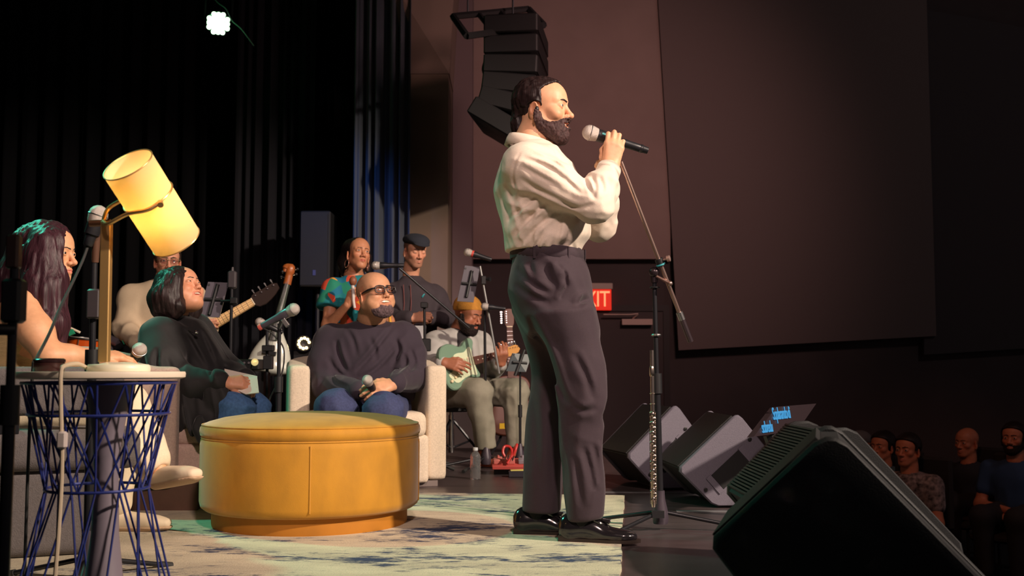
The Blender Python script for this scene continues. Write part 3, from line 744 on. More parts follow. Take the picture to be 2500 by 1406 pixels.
tn = thing('round_tin', tnp, 'small dark glossy round tin on the side table', 'tin')
MB().lathe([(0.036, 0), (0.0375, 0.002), (0.0375, 0.022), (0.036, 0.023)], tnp, seg=32).build('tin_body', mat('tin_dark', s2l(62, 34, 34), 0.25, 0.3), tn)
MB().lathe([(0.036, 0.023), (0.0385, 0.024), (0.0385, 0.030), (0.034, 0.033), (0.001, 0.0335)], tnp, seg=32).build('tin_lid', mat('tin_lid_dark', s2l(50, 30, 32), 0.22, 0.4), tn)

# ================================================================== floor monitors
M_mon_s = mat('monitor_grey_paint', s2l(104, 99, 112), 0.55, noise=0.12, nscale=260, bump=0.25, bscale=300)
M_mon_b = mat('monitor_black_paint', (0.016, 0.016, 0.018), 0.5, bump=0.2, bscale=300)
M_mon_g = mat('monitor_grille', (0.012, 0.012, 0.013), 0.55, 0.2, bump=0.5, bscale=500)
def wedge(name, origin, yaw, prof, length, label, side_m, body_m, ribs=0, handle=True, label_grp='floor wedge monitors'):
    """prof: (u, z) outline of the end cheeks: A front-low, B top, B2 top-back, C back, C2, D floor-front. extruded along local v"""
    O = np.asarray(origin, float); R = Rz(yaw); t = thing(name, O, label, 'stage monitor', label_grp)
    A_, B_, B2_, C_, C2_, D_ = [np.array(p, float) for p in prof]
    def W(u, v, z): return O + R @ np.array([u, v, z])
    def cheek(v0, v1, m, nm):
        pl = [A_, B_, B2_, C_, C2_, D_]; rp = []
        for i in range(6):
            p, q0, q1 = pl[i], pl[i - 1], pl[(i + 1) % 6]
            for qq, tt in ((q0, 1), (q1, 1)):
                d = qq - p; L = np.linalg.norm(d); rp.append(p + d / L * min(0.018, L * 0.3))
        n = len(rp); c2 = np.mean(rp, 0)
        lay = [(v0, 0.97), (v0 + 0.008, 1.0), (v1 - 0.008, 1.0), (v1, 0.97)] if v0 < v1 else [(v0, .97), (v1, .97)]
        V = []; F = []
        for v, s in lay: V += [W(c2[0] + (p[0] - c2[0]) * s, v, c2[1] + (p[1] - c2[1]) * s) for p in rp]
        for k in range(len(lay) - 1):
            for i in range(n): j = (i + 1) % n; F.append((k * n + i, k * n + j, (k + 1) * n + j, (k + 1) * n + i))
        F.append(tuple(range(n))[::-1]); F.append(tuple(range((len(lay) - 1) * n, len(lay) * n)))
        return MB().add(V, F).build(nm, m, t)
    cheek(0, 0.035, side_m, 'end_cheek'); cheek(length - 0.035, length, side_m, 'end_cheek')
    ins = 0.012; c2 = (A_ + B_ + C_ + D_) / 4
    pl = [p + (c2 - p) * ins / np.linalg.norm(c2 - p) * 1.2 for p in (A_, B_, B2_, C_, C2_, D_)]
    V = [W(p[0], v, p[1]) for v in (0.034, length - 0.034) for p in pl]
    MB().add(V, [tuple(range(6))[::-1], tuple(range(6, 12))] + [(i, (i + 1) % 6, 6 + (i + 1) % 6, 6 + i) for i in range(6)]).build('cabinet', body_m, t)
    # grille on the slope A-B
    d = (B_ - A_) / np.linalg.norm(B_ - A_); nrm = np.array([-d[1], d[0]])
    if nrm[0] > 0: nrm = -nrm
    L = np.linalg.norm(B_ - A_)
    if ribs:
        nrib = ribs
        for k in range(nrib):
            u0 = A_ + d * (0.02 + (L - 0.03) * k / nrib) + nrm * 0.002; u1 = u0 + d * (L - 0.03) / nrib * 0.55
            V = [W(q[0], v, q[1]) for v in (0.036, length - 0.036) for q in (u0 - nrm * .01, u1 - nrm * .01, u1 + nrm * .006, u0 + nrm * .006)]
            MB().add(V, [(0, 1, 2, 3)[::-1], (4, 5, 6, 7), (0, 4, 5, 1)[::-1], (1, 5, 6, 2)[::-1], (2, 6, 7, 3)[::-1], (3, 7, 4, 0)[::-1]]).build('grille_rib', mat('grille_rib_paint', s2l(62, 50, 50), 0.45), t)
    else:
        u0 = A_ + d * 0.015; u1 = B_ - d * 0.008
        V = [W(q[0], v, q[1]) for v in (0.036, length - 0.036) for q in (u0 - nrm * .01, u1 - nrm * .01, u1 + nrm * .004, u0 + nrm * .004)]
        MB().add(V, [(0, 1, 2, 3)[::-1], (4, 5, 6, 7), (0, 4, 5, 1)[::-1], (1, 5, 6, 2)[::-1], (2, 6, 7, 3)[::-1], (3, 7, 4, 0)[::-1]]).build('grille', M_mon_g, t)
    if handle:
        # recessed handle pocket on the near cheek: dark plate, raised lip, bar
        n_out = np.array([0, -1.0])
        hc = (A_ * .2 + C_ * .35 + D_ * .25 + B_ * .2); dd = d; nn = np.array([-d[1], d[0]]); hc = hc + nn * .055 - dd * .02
        def Q(a, b, v): p = hc + dd * a + nn * b; return W(p[0], v, p[1])
        def plate(a0, a1, b0, b1, v0, v1, nm, m):
            V = [Q(a, b, v) for v in (v0, v1) for a, b in ((a0, b0), (a1, b0), (a1, b1), (a0, b1))]
            MB().add(V, [(0, 1, 2, 3)[::-1], (4, 5, 6, 7), (0, 4, 5, 1)[::-1], (1, 5, 6, 2)[::-1], (2, 6, 7, 3)[::-1], (3, 7, 4, 0)[::-1]]).build(nm, m, t)
        plate(-0.085, 0.085, -0.055, 0.03, -0.003, 0.01, 'handle_recess', mat('recess_black', (0.004, 0.004, 0.005), 0.7))
        plate(-0.115, -0.088, -0.06, 0.035, -0.006, 0.01, 'handle_lip', side_m); plate(0.088, 0.115, -0.06, 0.035, -0.006, 0.01, 'handle_lip', side_m)
        for a, b in ((0.16, 0.03), (-0.15, -0.0)):
            c = Q(a, b, -0.003); MB().lathe([(0.009, 0), (0.009, 0.004), (0.005, 0.005)], c, R @ np.array([0, -1, 0]), 14).build('screw', mat('screw_dark', (0.03, 0.03, 0.03), 0.4, 0.6), t)
    MB().box(W((C2_[0] + D_[0]) / 2, length / 2, 0.006), ((C2_[0] - D_[0]) / 2 - 0.05, length / 2 - 0.06, 0.006), R).build('rubber_foot', M_rubber, t)
    return t
def wp(px, Y): return J(px, 1000, Y)[0]
PR = [(0.0, 0.178), (0.275, 0.425), (0.30, 0.425), (0.56, 0.10), (0.50, 0.008), (0.17, 0.008)]
wedge('floor_monitor', (wp(1652, 4.95), 4.95, 0), math.radians(4), PR, 0.52, 'grey-sided wedge floor monitor with a black grille, the middle of the row', M_mon_s, M_mon_b)
wedge('floor_monitor', (wp(1529, 5.62), 5.62, 0), math.radians(14), [(u * 0.98, z * 1.04) for u, z in PR], 0.48, 'grey-sided wedge floor monitor standing farthest from the camera behind the flute', M_mon_s, M_mon_b)
PR3 = [(0.0, 0.24), (0.22, 0.465), (0.30, 0.468), (0.62, 0.12), (0.58, 0.008), (0.20, 0.008)]
wedge('floor_monitor', (0.70, 3.14, 0), 0.0, PR3, 0.44, 'black wedge floor monitor with a ribbed grille', M_mon_b, M_mon_b, ribs=26, handle=False)
PR4 = [(0.0, 0.255), (0.245, 0.492), (0.288, 0.492), (0.72, 0.035), (0.69, 0.008), (0.19, 0.008)]
nw = wedge('floor_monitor', (wp(1722, 2.40), 2.40, 0), math.radians(-16), PR4, 0.50, 'large black wedge floor monitor nearest the camera', M_mon_b, M_mon_b, handle=False)
MB().tube([J(1905, 1392, 2.385), J(1940, 1350, 2.385), J(1985, 1325, 2.385), J(2050, 1335, 2.385)][1:3], 0.004, 8).build('led_strip', mat('led_teal', (0.02, 0.10, 0.09), 0.3), nw)
MB().box(J(2018, 1372, 2.385), (0.016, 0.012, 0.007), Ry(math.radians(-35))).build('signal_label', mat('label_white', (0.5, 0.5, 0.48), 0.5), nw)
MB().box(J(2026, 1382, 2.385), (0.014, 0.012, 0.008), Ry(math.radians(-35))).build('signal_lamp', mat('label_red', (0.5, 0.03, 0.01), 0.4), nw)

# ---- lyric screen leaning at the stage edge
scn = thing('lyric_screen', (1.6, 4.6, -.9), 'tilted confidence screen with blue lyrics behind the ribbed monitor', 'screen')
ql = [J(1840, 1066, 4.35), J(1948, 1040, 4.9), J(1993, 985, 5.0), J(1896, 993, 4.6)]
q0_, q1_, q2_, q3_ = ql
uu = (q2_ - q3_); vv = (q3_ - q0_); nn_ = np.cross(uu, vv); nn_ /= np.linalg.norm(nn_); nn_ = nn_ if nn_[0] < 0 or nn_[2] > 0 else -nn_
q1_ = q0_ + uu
Vq = [q0_, q1_, q2_, q3_] + [p - nn_ * 0.03 for p in (q0_, q1_, q2_, q3_)]
MB().add(Vq, [(0, 1, 2, 3), (7, 6, 5, 4), (0, 4, 5, 1), (1, 5, 6, 2), (2, 6, 7, 3), (3, 7, 4, 0)]).build('panel', mat('screen_dark', s2l(46, 36, 40), 0.35), scn)
MB().tube([q0_ * .5 + q1_ * .5 - nn_ * .03, np.array([1.52, (q0_[1] + q1_[1]) / 2, -0.9])], 0.03, 8).lathe([(.22, 0), (.22, .015), (.03, .03)], (1.68, (q0_[1] + q1_[1]) / 2, -0.9), seg=24).build('support', M_blackmetal, scn)
M_lyr = mat('lyric_glow', (0.02, 0.1, 0.2), 0.4, emit=(0.05, 0.30, 0.62), estr=0.75)
ux = uu / np.linalg.norm(uu); vz = np.cross(nn_, ux); vz /= np.linalg.norm(vz)
if vz[2] < 0: vz = -vz
Rs = np.stack([ux, vz, np.cross(ux, vz)], 1)
for (txt, px, py, s_) in (('Soplarando di', 1906, 1010, 0.075), ('sobredu', 1871, 1043, 0.070)):
    # point on the panel plane under that pixel
    o_ = np.array([0, 0, CAMZ]); dr_ = J(px, py, 1.0) - o_; tt = np.dot(q0_ - o_, nn_) / np.dot(dr_, nn_)
    text_mesh('lyric_text', txt, s_, o_ + dr_ * tt + nn_ * 0.004, Rs, M_lyr, scn, 0.62, 0.0015, 0.8)

# ================================================================== microphones and stands
M_grille = mat('mic_grille_silver', s2l(205, 195, 188), 0.4, 0.55, bump=0.6, bscale=900)
M_micbody = mat('mic_body_black', (0.018, 0.018, 0.022), 0.38, 0.2)
def microphone(name, head, tail, label, s=1.0, group='microphones', ring=None, display=False, band=None, silver=False):
    """head: centre of the ball; tail: far end of the body"""
    h_ = np.asarray(head, float); t_ = np.asarray(tail, float); ax = (t_ - h_); L = np.linalg.norm(ax); ax /= L
    t = thing(name, t_, label, 'microphone', group); r = 0.0255 * s
    g_ = MB().lathe([(0.001, -r), (r * .38, -r * .92), (r * .71, -r * .70), (r * .92, -r * .38), (r, 0), (r * .97, r * .3), (r * .86, r * .85), (r * .80, r * 1.0)], h_, ax, 28, cap=False).build('grille', M_grille, t)
    MB().torus(h_ + ax * r * 0.05, r * 1.0, r * 0.055, ax, 28, 6).build('grille_band', M_steel, g_)
    bm = mat('mic_body_silver', s2l(120, 112, 125), 0.35, 0.6) if silver else M_micbody
    b0 = r * 0.98
    MB().lathe([(r * .78, b0), (r * .80, b0 + .006 * s), (r * .78, b0 + .03 * s), (r * .62, L * .45), (r * .52, L * .8), (r * .50, L * .97), (r * .42, L), (.001, L)], h_, ax, 24, cap=False).build('body', bm, t)
    if ring is not None: MB().lathe([(r * .82, b0 + .001), (r * .84, b0 + .004), (r * .84, b0 + .012), (r * .82, b0 + .014)], h_, ax, 24, cap=False).build('colour_ring', ring, t)
    if band is not None: MB().lathe([(r * .53, L * .90), (r * .56, L * .91), (r * .56, L * .985), (r * .53, L * .99)], h_, ax, 24, cap=False).build('tail_band', band, t)
    return t
def tripod_stand(name, base, top, label, legs=(0.3, 2.4, 4.5), leg_len=0.32, hub=0.05, r=0.0115, group='microphone stands', split=0.5, hub_r=0.032, metal=None, top_r=None):
    b = np.asarray(base, float); tp = np.asarray(top, float); t = thing(name, b, label, 'microphone stand', group); M_ = metal or M_blackmetal
    hz = hub + 0.02; ax = tp - (b + np.array([0, 0, hz])); p0 = b + np.array([0, 0, hz])
    MB().lathe([(hub_r * .9, -0.045), (hub_r, -0.03), (hub_r * .95, 0.0), (hub_r * .6, 0.05), (r * 1.3, 0.085)], p0, (0, 0, 1), 20).build('hub', mat('stand_hub', s2l(70, 62, 72), 0.4, 0.2), t)
    m_ = p0 + ax * split
    MB().tube([p0, m_], r, 14).build('lower_tube', M_, t)
    MB().tube([m_ - ax / np.linalg.norm(ax) * .05, m_ + ax / np.linalg.norm(ax) * 0.03], r * 1.55, 14).build('clutch', M_black, t)
    MB().tube([m_, tp], top_r or r * 0.72, 12).build('upper_tube', M_ if top_r is None else M_steel, t)
    for a in legs:
        d = np.array([math.cos(a), math.sin(a), 0.0]); q0 = p0 + d * hub_r * .6; q1 = b + d * leg_len + np.array([0, 0, 0.012])
        lg = MB().tube([q0, q1], 0.008, 10).build('leg', M_, t)
        MB().tube([q1 - (q1 - q0) / np.linalg.norm(q1 - q0) * .03, q1 + (q1 - q0) / np.linalg.norm(q1 - q0) * .012], 0.0115, 10).build('rubber_tip', M_rubber, lg)
    return t
# main stand in front of the singer, carrying the flute
Ym = 4.28; bpx = 1612
mb0 = FL(1610, 4.30); mtop = J(1597, 672, 4.30)
ms = tripod_stand('microphone_stand', mb0, mtop, 'tall black boom microphone stand with a flute hung beside it', legs=(3.95, 0.0 - .12, 2.62), leg_len=0.34, split=0.55, r=0.013)
M_satin = mat('satin_boom', s2l(190, 160, 150), 0.28, 0.9)
b0_, b1_ = J(1516, 395, 4.18), J(1686, 834, 4.34)
dv = b1_ - b0_
MB().tube([b0_, b0_ + dv * 0.86], 0.0085, 12).build('boom', M_satin, ms)
MB().tube([b0_ + dv * 0.86, b1_], 0.0125, 12).build('counterweight', mat('counterweight_dark', s2l(96, 82, 88), 0.3, 0.8), ms)
pc1 = b0_ + dv * 0.545
MB().tube([pc1 - dv * .012, pc1 + dv * .028], 0.0165, 12).build('boom_clamp', M_black, ms)
MB().torus(pc1 + dv * .02, 0.016, 0.004, dv, 20, 6).build('cable_band', mat('teal_tape', s2l(60, 160, 170), 0.5), ms)
MB().lathe([(0.004, 0), (0.004, .03), (0.013, .032), (0.013, .044), (0.008, .046)], pc1, np.array([0.86, -0.35, 0.2]), 16).build('clamp_knob', mat('knob_pale', s2l(190, 160, 150), 0.35, 0.7), ms)
pc2 = b0_ + dv * 0.665
MB().tube([pc2 - dv * .012, pc2 + dv * .022], 0.014, 12).build('boom_collar', M_steel, ms)
MB().tube([mtop + np.array([0, -.01, .0]), J(1636, 692, 4.26)], 0.006, 8).sphere(J(1636, 692, 4.26), 0.011, 10, 8).build('brace', M_satin, ms)
MB().sphere(J(1597, 664, 4.29), 0.021, 14, 10).tube([J(1597, 690, 4.30), J(1597, 665, 4.30)], [0.014, 0.018], 12).build('pivot_head', mat('pivot_dark', s2l(60, 50, 54), 0.3, 0.6), ms)
MB().torus(J(1598, 702, 4.30), 0.018, 0.003, (0, 0, 1), 20, 6).build('collar', M_blackmetal, ms)
MB().torus(J(1602, 818, 4.30), 0.016, 0.005, (0, 0, 1), 20, 6).build('collar', M_steel, ms)
# the flute on its peg
f0, f1 = J(1592, 855, 4.26), J(1596, 1250, 4.24)
fl_ = thing('flute', f1, 'silver flute held upright against the tall microphone stand', 'flute'); dv2 = f1 - f0; L2 = np.linalg.norm(dv2); fx = dv2 / L2
M_flute = mat('flute_silver', s2l(240, 222, 205), 0.2, 1.0)
MB().lathe([(0.0075, 0), (0.0078, .01), (0.0085, L2 * .3), (0.0088, L2 * .95), (0.007, L2 * .97), (0.001, L2 * .97)], f0, fx, 20).build('tube', M_flute, fl_)
MB().lathe([(0.008, L2 * .10), (0.0105, L2 * .11), (0.0105, L2 * .155), (0.008, L2 * .165)], f0 + np.array([-.0015, 0, 0]), fx, 16).build('lip_plate', M_flute, fl_)
for tt in (0.27, 0.335): MB().torus(f0 + dv2 * tt, 0.0098, 0.0022, fx, 18, 6).build('joint_ring', M_flute, fl_)
rk = random.Random(2)
for k in range(19):
    tt = 0.40 + 0.55 * k / 19; o_ = f0 + dv2 * tt
    MB().lathe([(0.0085, 0), (0.0085, .003), (0.005, .0045), (.001, .0045)], o_ + np.array([0.004 * (1 if k % 2 else -0.4), -0.0095, 0]), np.array([0.25 if k % 2 else -0.2, -1, 0]), 12).build('key_cup', M_flute, fl_)
MB().tube([f0 + dv2 * .38 + np.array([-.0125, -.004, 0]), f0 + dv2 * .95 + np.array([-.0115, -.004, 0])], 0.002, 6).build('key_rod', M_flute, fl_)
MB().tube([f0 + dv2 * .38 + np.array([.0095, -.008, 0]), f0 + dv2 * .95 + np.array([.0095, -.008, 0])], 0.0018, 6).build('key_rod', M_flute, fl_)
for k in range(9):
    o_ = f0 + dv2 * (0.39 + 0.06 * k); MB().tube([o_ + np.array([-.013, -.004, 0]), o_ + np.array([-.002, -.011, 0.004])], 0.0022, 6).build('key_lever', M_flute, fl_)
MB().box((f1 + np.array([0.018, 0.01, -0.01])), (0.024, 0.008, 0.014)).build('peg_holder', M_black, fl_)

# stand at the far left edge and stand behind the lamp
sA = tripod_stand('microphone_stand', FL(22, 2.15), J(38, 600, 2.15), 'black microphone stand cut by the frame edge beside the long-haired woman', legs=(1.9, 3.9, 5.9), leg_len=0.30, split=0.62, r=0.0125)
MB().box(J(34, 735, 2.15), (0.020, 0.02, 0.045), bev=0.006).build('clamp_block', M_black, sA)
MB().box(J(34, 615, 2.15), (0.013, 0.012, 0.035), bev=0.004).build('clip_socket', mat('brown_plastic', s2l(70, 45, 34), 0.4), sA)
MB().lathe([(0.012, 0), (0.012, .03), (0.018, .032), (0.018, .045)], J(34, 805, 2.15), np.array([-0.8, -0.6, 0]), 14).build('clamp_knob', M_black, sA)
sB = tripod_stand('microphone_stand', FL(224, 3.25), J(232, 560, 3.25), 'black microphone stand rising behind the table lamp', legs=(0.9, 2.9, 5.0), leg_len=0.28, split=0.60, r=0.0135)
MB().box(J(232, 742, 3.24), (0.020, 0.020, 0.045), bev=0.005).build('clutch_grip', mat('grip_grey', s2l(60, 54, 58), 0.5), sB)
MB().tube([J(232, 640, 3.25), J(236, 545, 3.23)], [0.011, 0.014], 12).build('mic_clip', mat('clip_brown', s2l(90, 62, 48), 0.45), sB)
microphone('microphone', J(240, 524, 3.22), J(214, 600, 3.22), 'teal-lit microphone at the top of the stand behind the lamp', 1.15)
cbl = thing('microphone_cable', J(92, 872, 3.0), 'thin black cable running from the lamp-side microphone down to the table', 'cable')
MB().tube(spline([J(214, 602, 3.22), J(200, 640, 3.2), J(172, 700, 3.15), J(150, 745, 3.1), J(120, 815, 3.0), J(88, 878, 2.9), J(80, 905, 2.9), J(70, 1100, 2.95), np.array([J(60, 1400, 3.0)[0], 3.0, 0.006])], 6), 0.0045, 8).build('cord', M_rubber, cbl)

# centre microphone in front of the upright bass
Yc = 5.55
cs = tripod_stand('microphone_stand', FL(680, Yc), J(682, 790, Yc), 'black microphone stand between the seated woman and the cream armchair', legs=(0.6, 2.7, 4.8), leg_len=0.25, split=0.62, r=0.014)
MB().tube([J(682, 800, Yc), J(690, 780, Yc - .02)], 0.012, 10).box(J(697, 788, Yc - .03), (0.014, 0.012, 0.024), frame(np.array([0.6, 0, -0.8])), bev=0.003).build('mic_clip', M_steel, cs)
microphone('microphone', J(717, 755, Yc - .04), J(632, 800, Yc + .02), 'silver-bodied microphone angled up on the centre stand', 1.28, silver=True, band=mat('tail_red', s2l(200, 90, 80), 0.5))
cc = thing('microphone_cable', FL(668, Yc + .05), 'black cable looping down the centre microphone stand', 'cable')
MB().tube(spline([J(634, 800, Yc + .02), J(650, 805, Yc), J(668, 818, Yc), J(692, 850, Yc), J(690, 905, Yc), J(670, 950, Yc), J(655, 990, Yc + .03), J(660, 1060, Yc + .05), np.array([J(665, 1150, Yc)[0], Yc + .05, 0.006])], 6), 0.0045, 8).build('cord', M_rubber, cc)
sG = tripod_stand('microphone_stand', FL(655, 6.3), J(652, 800, 6.3), 'short black microphone stand in front of the upright bass', legs=(0.9, 2.6, 4.2), leg_len=0.13, split=0.45, r=0.013)
MB().box(J(655, 850, 6.28), (0.035, 0.02, 0.018), bev=0.004).box(J(655, 885, 6.28), (0.028, 0.02, 0.04), bev=0.004).build('clamp_block', M_black, sG)
microphone('microphone', J(634, 786, 6.27), J(690, 812, 6.32), 'green-lit microphone pointing at the upright bass', 1.05)

# singers' boom stand
Ys = 6.75
ss = tripod_stand('microphone_stand', FL(1040, Ys), J(1036, 745, Ys), 'black boom microphone stand in front of the woman in the patterned top', legs=(0.1, 1.6, 3.0), leg_len=0.17, split=0.42, r=0.012)
MB().tube([J(975, 655, Ys - .12), J(1145, 800, Ys + .05)], 0.0075, 10).build('boom', M_blackmetal, ss)
MB().box(J(1036, 745, Ys), (0.022, 0.03, 0.018), bev=0.004).build('boom_clamp', M_black, ss); MB().torus(J(1033, 722, Ys - .05), 0.013, 0.004, (1, 0, -.8), 16, 6).build('cable_band', mat('teal_tape'), ss)
MB().box(J(1040, 842, Ys), (0.03, 0.03, 0.04), bev=0.005).build('clutch_grip', M_black, ss)
microphone('microphone', J(917, 648, Ys - .12), J(986, 648, Ys - .12), 'black microphone held level beside the woman in the patterned top', 1.05)
# guitarist's boom stand
Yg = 6.95
gs = tripod_stand('microphone_stand', FL(1187, Yg), J(1183, 752, Yg), 'black boom microphone stand in front of the guitarist', legs=(3.5, 4.35, 5.95), leg_len=0.36, split=0.45, r=0.0125, hub_r=0.04)
M_pale = mat('pale_boom', s2l(150, 150, 150), 0.3, 0.6)
MB().tube([J(1172, 650, Yg - .03), J(1219, 912, Yg - .03)], 0.0075, 10).build('boom', M_pale, gs)
MB().box(J(1181, 684, Yg - .03), (0.016, 0.02, 0.028), bev=0.004).lathe([(0.006, 0), (0.006, .02), (0.015, .022), (0.015, .04)], J(1184, 682, Yg - .03), (1, -.5, 0), 14).build('boom_clamp', M_black, gs)
microphone('microphone', J(1142, 616, Yg - .03), J(1200, 634, Yg - .03), 'microphone with a red ring at the top of the guitarist boom', 1.05, ring=mat('ring_red', s2l(200, 70, 60), 0.5))
microphone('microphone', J(1183, 748, Yg - .07), J(1234, 754, Yg - .07), 'teal-lit microphone level with the guitarist face', 0.95)
# stand with tablet by the bass player
st_ = tripod_stand('microphone_stand', FL(561, 6.0), J(566, 690, 6.0), 'black stand carrying a tablet in front of the bass player', legs=(0.2, 2.3, 4.4), leg_len=0.27, split=0.5, r=0.0125)
MB().box(J(567, 683, 6.0), (0.024, 0.02, 0.05), bev=0.008).tube([J(567, 668, 6.0), J(568, 652, 6.0)], [.012, .006], 10).build('grip_top', mat('grip_grey'), st_)
MB().box(J(571, 734, 5.99), (0.02, 0.015, 0.018), bev=0.004).tube([J(571, 734, 6.0), J(540, 735, 6.03)], 0.008, 8).build('holder_arm', M_black, st_)
def tablet(name, px, Y, th, label, m=None, back=True):
    q = [J(x, y, Y + dy) for x, y, dy in px]; t = thing(name, q[0], label, 'tablet', 'tablets on stands'); n = np.cross(q[1] - q[0], q[3] - q[0]); n /= np.linalg.norm(n); n = n if n[1] < 0 else -n
    V = q + [p - n * th for p in q]
    MB().add(V, [(0, 1, 2, 3), (7, 6, 5, 4), (0, 4, 5, 1), (1, 5, 6, 2), (2, 6, 7, 3), (3, 7, 4, 0)]).build('case', m or mat('tablet_case', s2l(78, 72, 84), 0.5), t)
    c = sum(q) / 4; e = (q[1] - q[0]) / np.linalg.norm(q[1] - q[0]); f = (q[3] - q[0]) / np.linalg.norm(q[3] - q[0])
    if back:
        MB().tube([c - f * .09 + n * .008, c + f * .09 + n * .008], 0.011, 8).tube([c - e * .05 + n * .008, c + e * .05 + n * .008], 0.009, 8).build('clamp', M_black, t)
        MB().lathe([(0.007, 0), (0.007, .003), (.001, .003)], q[0] + (c - q[0]) * .16 + n * .0, n, 12).build('camera_lens', M_black, t)
    return t
tablet('tablet', [(508, 688, 0), (558, 690, .02), (536, 775, .0), (484, 772, -.02)], 6.05, 0.012, 'grey tablet clamped to the stand in front of the bass player')
tablet('tablet', [(1135, 648, 0), (1172, 652, .02), (1156, 738, .0), (1116, 735, -.02)], 6.98, 0.012, 'dark tablet clamped to the guitarist stand in front of his beanie')
tablet('tablet', [(1252, 862, 0), (1298, 866, .05), (1284, 908, .0), (1236, 906, -.02)], 6.9, 0.012, 'small tablet angled below the guitar neck', mat('tablet_teal', s2l(30, 48, 54), 0.4))
tablet('tablet', [(996, 795, 0), (1040, 795, .05), (1040, 870, .0), (1000, 862, -.02)], 7.05, 0.012, 'pale-edged tablet between the bald man and the guitarist', mat('tablet_pale', s2l(92, 84, 98), 0.4), back=False)
for (px, py, Y, tx, zt0, lab) in ((1268, 885, 6.95, 1275, 0, 'thin black stand under the small tablet'), (1020, 850, 7.06, 1022, 0, 'thin black stand under the pale-edged tablet')):
    p_ = J(px, py, Y); tripod_stand('tablet_stand', (p_[0] + .005, Y + .03, 0), p_ + np.array([0.005, 0.012, 0]), lab, leg_len=0.2, r=0.009, group='tablet stands')['category'] = 'tablet stand'
